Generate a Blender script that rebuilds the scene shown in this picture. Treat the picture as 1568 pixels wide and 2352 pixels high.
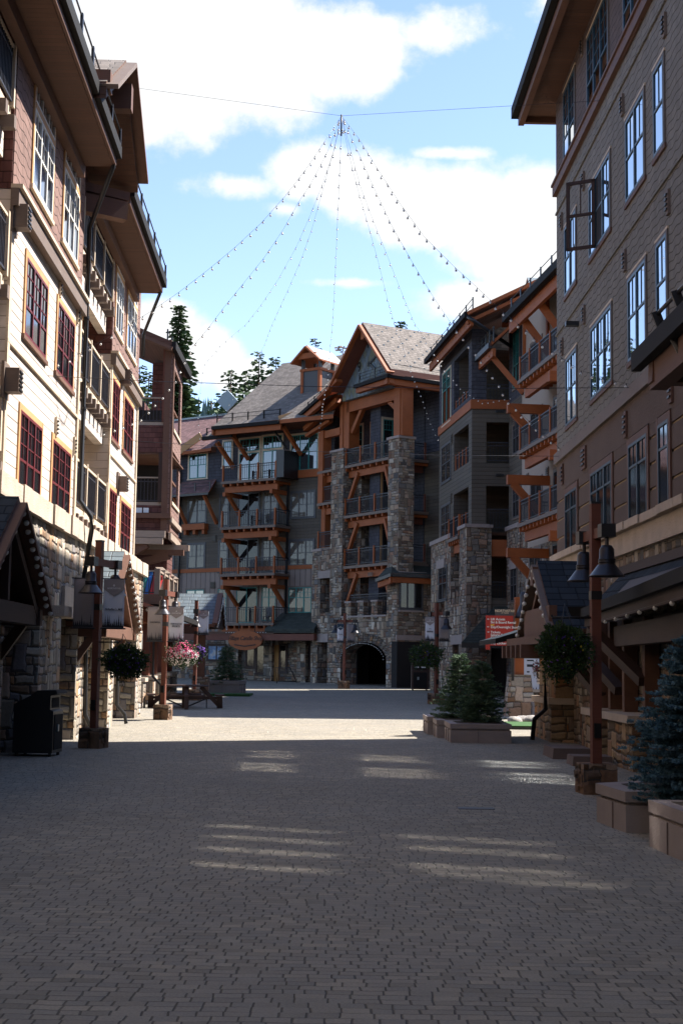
import bpy, math, random
from mathutils import Vector, Matrix, noise
R = math.radians
random.seed(7)
for o in list(bpy.data.objects): bpy.data.objects.remove(o)
scn = bpy.context.scene
# ---------------------------------------------------------------- camera
EYE = 1.75; FOC = 3267.0; PITCH = math.atan(345/FOC); ROLL = .0144
cr, sr = math.cos(ROLL), math.sin(ROLL); ct, st = math.cos(PITCH), math.sin(PITCH)
cam = bpy.data.objects.new('camera', bpy.data.cameras.new('camera')); scn.collection.objects.link(cam)
cam.data.sensor_fit = 'VERTICAL'; cam.data.sensor_height = 36; cam.data.sensor_width = 24
cam.data.lens = 36*FOC/2352; cam.data.clip_end = 4000; cam.data.clip_start = .1
_r = Vector((1,0,0)); _u = Vector((0,-st,ct)); _f = Vector((0,ct,st))
cx = cr*_r + sr*_u; cy = -sr*_r + cr*_u
cam.matrix_world = Matrix(((cx.x,cy.x,-_f.x,0),(cx.y,cy.y,-_f.y,0),(cx.z,cy.z,-_f.z,EYE),(0,0,0,1)))
scn.camera = cam
# survey helper: bearing of a point measured on the reference sheet (region key, x, y)
Z = dict(A=(0,0,2.24),B=(0,950,2.24),C=(0,1900,2.24),D=(600,1150,2.6133),E=(600,1950,2.6133),F=(1150,1150,2.6133),G=(1150,1950,2.6133),H=(1600,950,2.475),I=(1600,1850,2.352),J=(1900,0,2.2404),K=(1900,950,2.2404),M=(1950,1850,2.513),N=(1950,2500,2.513),O=(1050,380,2.704),P=(400,380,1.7422),Q=(500,1500,3.136),R=(500,2150,3.92),S=(1700,1550,3.136),X=(0,0,1/1.6416))
def ray(k, x, y):
    a = Z[k]; px = (a[0]+x/a[2])/1.6416; py = (a[1]+y/a[2])/1.6416
    u = (px-784)/FOC; v = -(py-1176)/FOC
    U = cr*u - sr*v; V = sr*u + cr*v
    return Vector((U, ct-V*st, st+V*ct))
def at(k, x, y, d):
    r = ray(k, x, y); return Vector((r.x*d/r.y, d, EYE + r.z*d/r.y))
def gz(y): return max(0.0, min((y-45)*.0105, .6))
# ---------------------------------------------------------------- world, sun, exposure
SUN_AZ, SUN_EL = R(24.5), R(48.6)          # azimuth from +X towards +Y
w = bpy.data.worlds.new('World'); scn.world = w; w.use_nodes = True
nt = w.node_tree; nt.nodes.clear()
def N(t, **k):
    n = nt.nodes.new(t)
    for a, b in k.items(): setattr(n, a, b)
    return n
def mth(op, a, b=None, c=None):
    n = N('ShaderNodeMath', operation=op)
    for i, v in enumerate((a, b, c)):
        if v is None: continue
        if isinstance(v, (int, float)): n.inputs[i].default_value = v
        else: nt.links.new(v, n.inputs[i])
    return n.outputs[0]
sky = N('ShaderNodeTexSky', sky_type='NISHITA', sun_disc=False, sun_elevation=SUN_EL, sun_rotation=R(90)-SUN_AZ, altitude=1900, air_density=1.0, dust_density=.6, ozone_density=1.2)
tc = N('ShaderNodeTexCoord'); sp = N('ShaderNodeSeparateXYZ'); nt.links.new(tc.outputs['Generated'], sp.inputs[0])
ay = mth('MAXIMUM', mth('ABSOLUTE', sp.outputs[1]), .12)
X_ = mth('DIVIDE', sp.outputs[0], ay); Z_ = mth('DIVIDE', sp.outputs[2], ay)
cmb = N('ShaderNodeCombineXYZ'); nt.links.new(X_, cmb.inputs[0]); nt.links.new(Z_, cmb.inputs[1])
nz = N('ShaderNodeTexNoise'); nz.inputs['Scale'].default_value = 9; nz.inputs['Detail'].default_value = 11; nz.inputs['Roughness'].default_value = .66
nt.links.new(cmb.outputs[0], nz.inputs['Vector'])
nz2 = N('ShaderNodeTexNoise'); nz2.inputs['Scale'].default_value = 34; nz2.inputs['Detail'].default_value = 5
nt.links.new(cmb.outputs[0], nz2.inputs['Vector'])
blobs = [(430,110,340,215,1.3),(760,110,230,120,1.1),(985,75,150,65,.65),(330,250,150,90,1.0),(720,400,140,75,1.0),(830,430,170,90,1.0),(1010,470,220,105,1.2),(1190,540,190,150,1.2),(1130,690,190,62,1.0),(560,425,140,36,.62),(1030,352,95,22,.7),(360,745,120,55,1.0),(470,815,110,75,1.1),(560,865,90,55,1.0),(800,650,110,14,.45),(1262,10,50,40,.5),(655,480,60,26,.55),(1300,640,160,110,1.2)]
acc = None
for bx_, by_, rx, ry, st_ in blobs:
    a = ray('X', bx_, by_); b = ray('X', bx_+rx, by_); c = ray('X', bx_, by_-ry)
    x0, z0 = a.x/a.y, a.z/a.y; wx, wz = b.x/b.y - x0, c.z/c.y - z0
    dx = mth('DIVIDE', mth('SUBTRACT', X_, x0), wx); dz = mth('DIVIDE', mth('SUBTRACT', Z_, z0), wz)
    d = mth('SQRT', mth('ADD', mth('MULTIPLY', dx, dx), mth('MULTIPLY', dz, dz)))
    v = mth('MULTIPLY', mth('SUBTRACT', 1.25, d), st_)
    acc = v if acc is None else mth('MAXIMUM', acc, v)
# loose scattered cloud elsewhere in the sky
far = mth('MULTIPLY', mth('SUBTRACT', mth('ABSOLUTE', X_), .42), 4)
acc = mth('MAXIMUM', acc, mth('MINIMUM', far, -.1))
val = mth('ADD', acc, mth('ADD', mth('MULTIPLY', mth('SUBTRACT', nz.outputs[0], .5), 2.0), mth('MULTIPLY', mth('SUBTRACT', nz2.outputs[0], .5), .55)))
mr = N('ShaderNodeMapRange', interpolation_type='SMOOTHSTEP'); nt.links.new(val, mr.inputs[0]); mr.inputs[1].default_value = .1; mr.inputs[2].default_value = .62
hz = N('ShaderNodeMapRange'); nt.links.new(sp.outputs[2], hz.inputs[0]); hz.inputs[1].default_value = 0; hz.inputs[2].default_value = .06
cm = mth('MULTIPLY', mr.outputs[0], hz.outputs[0])
tint = N('ShaderNodeMix', data_type='RGBA', blend_type='MULTIPLY'); tint.inputs[0].default_value = 1
nt.links.new(sky.outputs[0], tint.inputs[6]); tint.inputs[7].default_value = (1.36, 1.28, 1.28, 1)
mix = N('ShaderNodeMix', data_type='RGBA'); nt.links.new(cm, mix.inputs[0])
nt.links.new(tint.outputs[2], mix.inputs[6]); mix.inputs[7].default_value = (4.5, 4.55, 4.6, 1)
bg = N('ShaderNodeBackground'); nt.links.new(mix.outputs[2], bg.inputs[0]); bg.inputs[1].default_value = .083
wo = N('ShaderNodeOutputWorld'); nt.links.new(bg.outputs[0], wo.inputs[0])
sl = bpy.data.lights.new('sun', 'SUN'); sl.energy = 5.0; sl.angle = R(.53); sl.color = (1, .95, .88)
so = bpy.data.objects.new('sun', sl); scn.collection.objects.link(so)
sd = Vector((math.cos(SUN_AZ)*math.cos(SUN_EL), math.sin(SUN_AZ)*math.cos(SUN_EL), math.sin(SUN_EL)))
so.rotation_euler = sd.to_track_quat('Z', 'Y').to_euler(); so.location = sd*60
scn.view_settings.view_transform = 'Standard'; scn.view_settings.look = 'None'; scn.view_settings.exposure = 1.56; scn.view_settings.gamma = 1
scn.cycles.max_bounces = 8; scn.cycles.caustics_reflective = True; scn.cycles.blur_glossy = 0.0
scn.cycles.use_denoising = True; scn.cycles.sample_clamp_indirect = 14; scn.cycles.use_guiding = True; scn.cycles.guiding_training_samples = 64; scn.cycles.diffuse_bounces = 2
# ---------------------------------------------------------------- materials
MATS = {}
class NM:
    """tiny node-graph writer over the UV map, whose unit is one metre"""
    def __init__(s, name):
        s.m = bpy.data.materials.new(name); s.m.use_nodes = True; s.t = s.m.node_tree; s.b = s.t.nodes['Principled BSDF']
        uv = s.n('ShaderNodeUVMap'); s.uv = uv.outputs[0]
        sx = s.n('ShaderNodeSeparateXYZ'); s.l(s.uv, sx.inputs[0]); s.U, s.V = sx.outputs[0], sx.outputs[1]
        MATS[name] = s.m
    def n(s, t, **k):
        n = s.t.nodes.new(t)
        for a, b in k.items(): setattr(n, a, b)
        return n
    def l(s, a, b): s.t.links.new(a, b)
    def M(s, op, a, b=None, c=None):
        n = s.n('ShaderNodeMath', operation=op)
        for i, v in enumerate((a, b, c)):
            if v is None: continue
            if isinstance(v, (int, float)): n.inputs[i].default_value = v
            else: s.l(v, n.inputs[i])
        return n.outputs[0]
    def vec(s, x, y, z=0):
        n = s.n('ShaderNodeCombineXYZ')
        for i, v in enumerate((x, y, z)):
            if isinstance(v, (int, float)): n.inputs[i].default_value = v
            else: s.l(v, n.inputs[i])
        return n.outputs[0]
    def noise(s, vec, sc, det=4, ro=.55):
        n = s.n('ShaderNodeTexNoise'); s.l(vec, n.inputs['Vector']); n.inputs['Scale'].default_value = sc; n.inputs['Detail'].default_value = det; n.inputs['Roughness'].default_value = ro
        return n.outputs[0]
    def rnd(s, vec):
        n = s.n('ShaderNodeTexWhiteNoise', noise_dimensions='3D'); s.l(vec, n.inputs[0]); return n.outputs[0]
    def step(s, v, a, b):
        n = s.n('ShaderNodeMapRange', interpolation_type='SMOOTHSTEP'); s.l(v, n.inputs[0]); n.inputs[1].default_value = a; n.inputs[2].default_value = b; return n.outputs[0]
    def ramp(s, v, cols):
        n = s.n('ShaderNodeValToRGB'); s.l(v, n.inputs[0]); e = n.color_ramp.elements
        while len(e) < len(cols): e.new(.5)
        for i, (p, c) in enumerate(cols): e[i].position = p; e[i].color = (*c, 1)
        return n.outputs[0]
    def scale(s, col, f):
        n = s.n('ShaderNodeMix', data_type='RGBA', blend_type='MULTIPLY'); n.inputs[0].default_value = 1
        if isinstance(col, tuple): n.inputs[6].default_value = (*col, 1)
        else: s.l(col, n.inputs[6])
        c = s.vec(f, f, f) if not isinstance(f, tuple) else None
        s.l(c, n.inputs[7]); return n.outputs[2]
    def mix(s, f, a, b):
        n = s.n('ShaderNodeMix', data_type='RGBA')
        if isinstance(f, float): n.inputs[0].default_value = f
        else: s.l(f, n.inputs[0])
        for i, v in ((6, a), (7, b)):
            if isinstance(v, tuple): n.inputs[i].default_value = (*v, 1)
            else: s.l(v, n.inputs[i])
        return n.outputs[2]
    def out(s, col, rough=.8, bump=None, bd=.01, bs=1.0, metal=0, spec=.5, ior=None):
        if isinstance(col, tuple): s.b.inputs['Base Color'].default_value = (*col, 1)
        else: s.l(col, s.b.inputs['Base Color'])
        if isinstance(rough, (int, float)): s.b.inputs['Roughness'].default_value = rough
        else: s.l(rough, s.b.inputs['Roughness'])
        s.b.inputs['Metallic'].default_value = metal; s.b.inputs['Specular IOR Level'].default_value = spec
        if ior: s.b.inputs['IOR'].default_value = ior
        if bump is not None:
            n = s.n('ShaderNodeBump'); n.inputs['Distance'].default_value = bd; n.inputs['Strength'].default_value = bs
            s.l(bump, n.inputs['Height']); s.l(n.outputs[0], s.b.inputs['Normal'])
        return s.m
def m_plain(name, col, rough=.6, var=.25, sc=3, metal=0, spec=.4, bump=.002):
    s = NM(name); g = s.noise(s.uv, sc, 5); f = s.M('ADD', s.M('MULTIPLY', g, var*2), 1-var)
    return s.out(s.scale(col, f), rough, s.noise(s.uv, sc*14, 3), bump, 1, metal, spec)
def m_wood(name, col, rough=.65, gx=1.2, gy=26):
    s = NM(name)
    # grain runs along the longer side: streaks along both axes mixed softly
    a = s.noise(s.vec(s.M('MULTIPLY', s.U, gx), s.M('MULTIPLY', s.V, gy)), 1.6, 5, .65)
    b = s.noise(s.uv, 1.1, 3); c = s.noise(s.uv, 9, 2)
    f = s.M('ADD', s.M('ADD', s.M('MULTIPLY', a, .55), s.M('MULTIPLY', b, .5)), s.M('ADD', s.M('MULTIPLY', c, .2), .4))
    return s.out(s.scale(col, f), rough, a, .004, .6, 0, .35)
def m_siding(name, col, h=.19, var=.13, rough=.7, joint=3.6):
    s = NM(name); r = s.M('DIVIDE', s.V, h); row = s.M('FLOOR', r); fr = s.M('FRACT', r)
    sh = s.rnd(s.vec(row, 3.7)); uu = s.M('DIVIDE', s.M('ADD', s.U, s.M('MULTIPLY', sh, joint)), joint); pl = s.M('FLOOR', uu)
    jf = s.M('FRACT', uu); jl = s.step(jf, .0, .004)
    rc = s.rnd(s.vec(row, pl, 1.3)); line = s.step(fr, .0, .1)
    g = s.noise(s.vec(s.M('MULTIPLY', s.U, 1.5), s.M('MULTIPLY', s.V, 20)), 2, 4)
    st_ = s.noise(s.vec(s.M('MULTIPLY', s.U, 2.2), s.M('MULTIPLY', s.V, .25)), 1.5, 4)
    f = s.M('MULTIPLY', s.M('ADD', s.M('MULTIPLY', rc, var*2), 1-var), s.M('MULTIPLY', s.M('ADD', s.M('MULTIPLY', g, .22), .89), s.M('ADD', s.M('MULTIPLY', st_, .3), .85)))
    f = s.M('MULTIPLY', f, s.M('ADD', s.M('MULTIPLY', s.M('MULTIPLY', line, jl), .72), .28))
    prof = s.M('ADD', s.M('MULTIPLY', s.M('SUBTRACT', 1, fr), .6), s.M('MULTIPLY', line, .4))
    return s.out(s.scale(col, f), rough, prof, .02, 1, 0, .3)
def m_shingle(name, col, h=.17, w=.14, var=.22, wav=.03, rough=.85, spec=.25, gap=.25, bd=.02):
    s = NM(name); c0 = s.M('FLOOR', s.M('DIVIDE', s.U, w*2.6)); wv = s.M('MULTIPLY', s.M('SINE', s.M('ADD', s.M('MULTIPLY', s.U, 4.1/w*.35), s.M('MULTIPLY', s.noise(s.uv, .9, 1), 9))), wav)
    v = s.M('ADD', s.V, s.M('ADD', wv, s.M('MULTIPLY', s.rnd(s.vec(c0, 5.1)), wav*.6)))
    r = s.M('DIVIDE', v, h); row = s.M('FLOOR', r); fr = s.M('FRACT', r)
    uu = s.M('DIVIDE', s.M('ADD', s.U, s.M('MULTIPLY', s.rnd(s.vec(row, 9.2)), w)), w); k = s.M('FLOOR', uu); kf = s.M('FRACT', uu)
    rc = s.rnd(s.vec(row, k, 2.2)); line = s.step(fr, 0, .16); jl = s.step(s.M('ABSOLUTE', s.M('SUBTRACT', kf, .5)), .5, .44)
    bg_ = s.noise(s.uv, .7, 4); stk = s.noise(s.vec(s.M('MULTIPLY', s.U, 2.5), s.M('MULTIPLY', s.V, .22)), 1.6, 4); f = s.M('MULTIPLY', s.M('ADD', s.M('MULTIPLY', rc, var*2), 1-var), s.M('ADD', s.M('ADD', s.M('MULTIPLY', bg_, .45), .52), s.M('MULTIPLY', stk, .5)))
    f = s.M('MULTIPLY', f, s.M('ADD', s.M('MULTIPLY', line, 1-gap), gap)); f = s.M('MULTIPLY', f, s.M('ADD', s.M('MULTIPLY', jl, .3), .7))
    fine = s.noise(s.uv, 60, 2); f = s.M('MULTIPLY', f, s.M('ADD', s.M('MULTIPLY', fine, .5), .75))
    return s.out(s.scale(col, f), rough, s.M('ADD', s.M('MULTIPLY', s.M('SUBTRACT', 1, fr), .5), s.M('MULTIPLY', s.M('MULTIPLY', line, jl), .5)), bd, 1, 0, spec)
def m_stone(name, cols, w=.34, h=.17, mort=(.05,.045,.04), bd=.045, val=1.0, big=.38, wob=.1):
    """coursed rubble: irregular rows, random lengths, some stones two or three rows tall"""
    s = NM(name); S = s.M
    n1 = s.noise(s.uv, 1.7, 2); n2 = s.noise(s.vec(s.V, s.U), 2.3, 2); n3 = s.noise(s.uv, 9, 2); n4 = s.noise(s.vec(s.V, s.U), 9, 2)
    U = S('ADD', s.U, S('ADD', S('MULTIPLY', n2, wob*1.6), S('MULTIPLY', n4, .03))); V = S('ADD', s.V, S('ADD', S('MULTIPLY', n1, wob*1.6), S('MULTIPLY', n3, .03)))
    def layer(h, w, seed):
        r = S('DIVIDE', V, h); row = S('FLOOR', r); fr = S('FRACT', r); x = S('ADD', S('DIVIDE', U, w), S('MULTIPLY', s.rnd(s.vec(row, seed)), 7)); 
        v = s.n('ShaderNodeTexVoronoi', voronoi_dimensions='1D', feature='F1'); s.l(S('ADD', x, S('MULTIPLY', row, 13.7)), v.inputs['W']); v.inputs['Scale'].default_value = 1; v.inputs['Randomness'].default_value = .75
        e = s.n('ShaderNodeTexVoronoi', voronoi_dimensions='1D', feature='DISTANCE_TO_EDGE'); s.l(S('ADD', x, S('MULTIPLY', row, 13.7)), e.inputs['W']); e.inputs['Scale'].default_value = 1; e.inputs['Randomness'].default_value = .75
        eu = S('MULTIPLY', e.outputs[0], w); ev = S('MULTIPLY', S('SUBTRACT', .5, S('ABSOLUTE', S('SUBTRACT', fr, .5))), h); d = S('MINIMUM', eu, ev)
        sp_ = s.n('ShaderNodeSeparateColor'); s.l(v.outputs['Color'], sp_.inputs[0]); return d, sp_
    d1, c1 = layer(h, w, 1.0); d2, c2 = layer(h*2, w*1.25, 2.0); d3, c3 = layer(h*3.1, w*.8, 3.0)
    u2 = S('GREATER_THAN', c2.outputs[2], 1-big); u3 = S('GREATER_THAN', c3.outputs[2], 1-big*.55)
    def sel(f, a, b): return S('ADD', S('MULTIPLY', f, b), S('MULTIPLY', S('SUBTRACT', 1, f), a))
    dd = S('MINIMUM', sel(u2, d1, d2), sel(u3, 1.0, d3)); dd = sel(u3, sel(u2, d1, d2), d3)
    r0 = sel(u3, sel(u2, c1.outputs[0], c2.outputs[0]), c3.outputs[0]); r1 = sel(u3, sel(u2, c1.outputs[1], c2.outputs[1]), c3.outputs[1])
    edge = s.step(dd, .002, .016); rnd_ = s.step(dd, 0, .05)
    col = s.ramp(r0, cols); g = s.noise(s.uv, 13, 5, .65); g2 = s.noise(s.uv, 3, 4)
    f = S('MULTIPLY', S('MULTIPLY', S('ADD', S('MULTIPLY', r1, .8), .55), S('ADD', S('MULTIPLY', g, .8), .6)), val)
    hgt = S('ADD', S('MULTIPLY', rnd_, S('ADD', S('MULTIPLY', r1, .6), .5)), S('ADD', S('MULTIPLY', g, .25), S('MULTIPLY', g2, .3)))
    return s.out(s.mix(edge, mort, s.scale(col, f)), .85, hgt, bd, 1, 0, .25)
TANS = [(0,(.30,.25,.19)),(.2,(.36,.31,.25)),(.35,(.33,.18,.085)),(.5,(.27,.26,.25)),(.65,(.42,.36,.27)),(.8,(.22,.2,.2)),(.92,(.38,.21,.1)),(1,(.45,.42,.37))]
GRYS = [(0,(.17,.135,.1)),(.15,(.29,.22,.155)),(.3,(.11,.105,.105)),(.45,(.30,.25,.19)),(.58,(.2,.105,.065)),(.7,(.19,.155,.125)),(.82,(.38,.33,.27)),(.92,(.23,.14,.085)),(1,(.1,.095,.09))]
m_stone('stone_tan', TANS, .36, .17)
m_stone('stone_grey', GRYS, .34, .15, big=.45, val=1.05)
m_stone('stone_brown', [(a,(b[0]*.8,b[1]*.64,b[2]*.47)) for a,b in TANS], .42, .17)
m_stone('stone_block', [(a,(b[0]*.5,b[1]*.47,b[2]*.46)) for a,b in TANS], .3, .14)
m_plain('cap_stone', (.46,.37,.29), .8, .35, 2.2, bump=.02)
m_plain('cast_stone', (.27,.22,.2), .75, .22, 2.5, bump=.004)
m_plain('dark_step', (.13,.09,.075), .8)
m_siding('siding_tan', (.5,.43,.375), .2)
m_siding('siding_taupe', (.086,.070,.054), .2)
m_siding('siding_grey', (.13,.115,.10), .2)
m_siding('soffit_brown', (.10,.048,.03), .16, .1)
m_siding('soffit_red', (.11,.045,.028), .2, .1)
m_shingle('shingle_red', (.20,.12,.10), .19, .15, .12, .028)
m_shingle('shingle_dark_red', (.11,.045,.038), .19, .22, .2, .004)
m_shingle('shingle_taupe', (.185,.172,.152), .16, .13, .10, .018)
m_shingle('shingle_plum', (.105,.078,.073), .16, .13, .12, .018)
m_shingle('shingle_charcoal', (.055,.055,.068), .2, .15, .15, .01)
m_shingle('roof_brown', (.165,.14,.122), .2, .3, .22, .012, gap=.35, bd=.03)
m_shingle('roof_purple', (.17,.095,.09), .2, .3, .25, .012, gap=.3, bd=.03)
m_shingle('roof_slate', (.105,.13,.145), .27, .36, .16, .004, rough=.6, gap=.25, bd=.03)
m_shingle('roof_slate_dark', (.035,.044,.055), .27, .36, .16, .004, rough=.9, spec=.05, gap=.25, bd=.03)
m_shingle('roof_green', (.045,.05,.042), .2, .3, .2, .01)
m_wood('timber_orange', (.27,.072,.018))
m_wood('timber_brown', (.115,.055,.035))
m_wood('timber_dark', (.04,.02,.015))
m_wood('timber_red', (.13,.042,.026))
m_wood('timber_grey', (.30,.23,.18))
m_wood('trim_ochre', (.48,.27,.12))
m_wood('trim_tan', (.52,.42,.31))
m_wood('trim_taupe', (.15,.11,.088))
m_wood('trim_dim', (.12,.1,.088))
m_wood('sill_brown', (.14,.07,.045))
m_wood('door_ochre', (.32,.16,.05))
m_plain('paint_maroon', (.115,.016,.02), .45, .12)
m_plain('paint_white', (.62,.6,.56), .45, .08)
m_plain('paint_teal', (.012,.17,.155), .45, .12)
m_plain('paint_navy', (.012,.035,.055), .4, .12)
m_plain('paint_grey', (.055,.055,.06), .5, .12)
m_plain('metal_black', (.012,.012,.014), .42, .1, spec=.5)
m_plain('metal_bronze', (.035,.033,.038), .35, .1, metal=.5)
m_plain('metal_rail', (.02,.02,.028), .5, .1)
m_plain('metal_roof', (.24,.28,.29), .4, .06, metal=.3)
m_plain('metal_gutter', (.014,.013,.013), .75, .12, spec=.15)
m_plain('interior_dark', (.012,.01,.01), .9)  # near-black base stands in for the shade inside recesses, rooms and openings
m_plain('wall_stucco_cream', (.33,.265,.215), .9, .1, 1.2, bump=.004)
m_plain('wall_stucco_brown', (.11,.077,.062), .9, .22, 1.5, bump=.01)
m_plain('groove_tan', (.34,.25,.165), .9, .1)
m_plain('cloth_taupe', (.27,.24,.24), .9, .06)
m_plain('cloth_pale', (.58,.6,.66), .9, .05)
m_plain('cloth_blue', (.03,.06,.09), .9, .05)
m_plain('print_white', (.7,.7,.7), .7, .02)
m_plain('print_dark', (.03,.03,.035), .8, .02)
m_plain('sign_red', (.30,.018,.012), .55, .05)
m_plain('sign_green', (.01,.12,.075), .5, .05)
m_plain('sign_yellow', (.6,.32,.02), .5, .05)
m_plain('soil', (.05,.035,.025), 1, .3)
m_plain('turf', (.03,.085,.018), .95, .25, 20)
m_plain('rock', (.36,.33,.3), .9, .3, 4, bump=.03)
m_plain('bark', (.09,.06,.045), .95, .3, 8, bump=.01)
m_plain('ski_red', (.5,.03,.03), .4); m_plain('ski_blue', (.03,.14,.4), .4); m_plain('ski_teal', (.02,.25,.2), .4)
m_plain('clock_blue', (.15,.19,.215), .7, .1)
def m_window(name, base, rough, ior=1.9):
    s = NM(name); n = s.noise(s.uv, 1.3, 2)
    return s.out(base, rough, n, .004, .35, 0, .5, ior)
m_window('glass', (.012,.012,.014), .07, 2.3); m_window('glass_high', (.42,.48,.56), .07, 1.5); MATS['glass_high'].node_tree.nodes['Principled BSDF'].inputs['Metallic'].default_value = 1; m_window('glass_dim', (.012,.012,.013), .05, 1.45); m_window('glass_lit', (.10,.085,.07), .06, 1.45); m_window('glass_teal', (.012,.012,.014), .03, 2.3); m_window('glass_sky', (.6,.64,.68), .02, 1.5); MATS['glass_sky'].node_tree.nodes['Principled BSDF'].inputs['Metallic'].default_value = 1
def m_batten():
    s = NM('batten_taupe'); fr = s.M('FRACT', s.M('DIVIDE', s.U, .42)); ln = s.step(s.M('ABSOLUTE', s.M('SUBTRACT', fr, .5)), .05, .085)
    f = s.M('MULTIPLY', s.M('ADD', s.M('MULTIPLY', ln, .45), .55), s.M('ADD', s.M('MULTIPLY', s.noise(s.uv, 1.4, 4), .3), .85))
    s.out(s.scale((.22,.17,.145), f), .75, s.M('SUBTRACT', 1, ln), .03)
m_batten()
def m_diamond():
    s = NM('diamond_shingle'); a = s.M('DIVIDE', s.M('ADD', s.U, s.M('MULTIPLY', s.V, .62)), .42); b = s.M('DIVIDE', s.M('SUBTRACT', s.U, s.M('MULTIPLY', s.V, .62)), .42)
    la = s.step(s.M('ABSOLUTE', s.M('SUBTRACT', s.M('FRACT', a), .5)), .5, .44); lb = s.step(s.M('ABSOLUTE', s.M('SUBTRACT', s.M('FRACT', b), .5)), .5, .44)
    r = s.rnd(s.vec(s.M('FLOOR', a), s.M('FLOOR', b)))
    c = s.ramp(r, [(0,(.13,.17,.2)),(.6,(.155,.19,.21)),(.75,(.16,.165,.1)),(1,(.12,.15,.17))])
    s.out(s.scale(c, s.M('ADD', s.M('MULTIPLY', s.M('MULTIPLY', la, lb), .6), .4)), .75, s.M('MULTIPLY', la, lb), .015)
m_diamond()
def m_paver():
    """tumbled pavers in slightly wavy rows, three lengths, dark gaps mostly across the joints"""
    s = NM('paver'); S = s.M
    w1 = S('MULTIPLY', S('SUBTRACT', s.noise(s.uv, .55, 3), .5), .16); w2 = S('MULTIPLY', S('SUBTRACT', s.noise(s.uv, 7, 2), .5), .022); w3 = S('MULTIPLY', S('SUBTRACT', s.noise(s.vec(s.V, s.U), 4, 1), .5), .03)
    V = S('ADD', s.V, S('ADD', w1, w2)); U = S('ADD', s.U, w3); h = .098
    r = S('DIVIDE', V, h); row = S('FLOOR', r); fr = S('FRACT', r); x = S('ADD', S('ADD', S('DIVIDE', U, .142), S('MULTIPLY', s.rnd(s.vec(row, 4.0)), 9)), S('MULTIPLY', row, 11.3))
    def v1(f):
        v = s.n('ShaderNodeTexVoronoi', voronoi_dimensions='1D', feature=f); s.l(x, v.inputs['W']); v.inputs['Scale'].default_value = 1; v.inputs['Randomness'].default_value = .55; return v
    a_ = v1('F1'); e = v1('DISTANCE_TO_EDGE'); sp_ = s.n('ShaderNodeSeparateColor'); s.l(a_.outputs['Color'], sp_.inputs[0])
    eu = S('MULTIPLY', e.outputs[0], .142); ev = S('MULTIPLY', S('SUBTRACT', .5, S('ABSOLUTE', S('SUBTRACT', fr, .5))), h)
    gs = s.noise(s.uv, 1.1, 4); gw = S('ADD', S('MULTIPLY', gs, .005), .0); gu = s.step(S('SUBTRACT', eu, gw), .0, .005); gv = s.step(S('SUBTRACT', ev, S('MULTIPLY', gw, .8)), .0, .004)
    gap = S('SUBTRACT', 1, S('MINIMUM', gu, S('ADD', S('MULTIPLY', gv, s.step(s.noise(s.uv, 2.6, 3), .35, .62)), S('SUBTRACT', 1, s.step(s.noise(s.uv, 2.6, 3), .35, .62)))))
    col = s.ramp(sp_.outputs[0], [(0,(.2,.176,.138)),(.3,(.272,.24,.188)),(.55,(.216,.199,.168)),(.8,(.318,.275,.21)),(1,(.246,.225,.185))])
    big = s.noise(s.uv, .28, 4); mid = s.noise(s.uv, 2.2, 4); fine = s.noise(s.uv, 60, 3); tone = s.noise(s.uv, .9, 3); stain = s.step(s.noise(s.uv, .8, 5, .7), .6, .74)
    f = S('MULTIPLY', S('ADD', S('MULTIPLY', big, .4), .8), S('MULTIPLY', S('ADD', S('MULTIPLY', mid, .2), .9), S('ADD', S('MULTIPLY', fine, .7), .65)))
    f = S('MULTIPLY', f, S('SUBTRACT', 1, S('MULTIPLY', stain, .10)))
    col = s.mix(s.step(tone, .42, .6), s.scale(col, f), s.scale(s.scale(s.mix(.5, col, (.247,.224,.188)), f), .98))
    col = s.mix(s.M('MULTIPLY', gap, .6), col, (.035,.03,.027))
    hh = S('SUBTRACT', S('ADD', S('MULTIPLY', fine, .15), S('MULTIPLY', sp_.outputs[1], .35)), S('MULTIPLY', gap, 1.2))
    s.out(col, .82, hh, .008, .8, 0, .25)
m_paver()
def m_leaf(name, c1, c2, c3, sc=3.0, rough=.7):
    s = NM(name); tco = s.n('ShaderNodeTexCoord'); g = s.noise(tco.outputs['Object'], sc, 3); r = s.rnd(s.uv)
    v = s.M('ADD', s.M('MULTIPLY', g, .75), s.M('MULTIPLY', s.noise(s.uv, 7, 2), .35))
    s.out(s.ramp(v, [(.3,c1),(.52,c2),(.75,c3)]), rough, None, 0, 1, 0, .2); s.b.inputs['Subsurface Weight'].default_value = 0
m_leaf('needle_green', (.03,.055,.022), (.055,.09,.035), (.10,.135,.055), .25)
m_leaf('needle_spruce', (.035,.07,.035), (.075,.125,.065), (.15,.21,.13), 3)
m_leaf('needle_blue', (.04,.09,.105), (.085,.16,.19), (.17,.26,.3), 5)
m_leaf('needle_far', (.035,.065,.06), (.055,.095,.09), (.08,.125,.12), .02)  # bluish cast of distant haze mixed into the needle colour
m_leaf('leaf_dark', (.012,.032,.01), (.028,.055,.018), (.06,.09,.035), 6)
m_leaf('twig_dead', (.2,.14,.11), (.28,.2,.16), (.33,.25,.2), 1)
m_leaf('petal_pink', (.55,.03,.14), (.7,.06,.2), (.75,.3,.4), 9); m_leaf('petal_white', (.6,.5,.52), (.7,.62,.62), (.75,.7,.7), 9)
m_leaf('petal_purple', (.05,.015,.16), (.1,.03,.28), (.2,.1,.4), 9); m_leaf('petal_yellow', (.5,.4,.02), (.6,.45,.03), (.65,.5,.1), 9)
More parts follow.
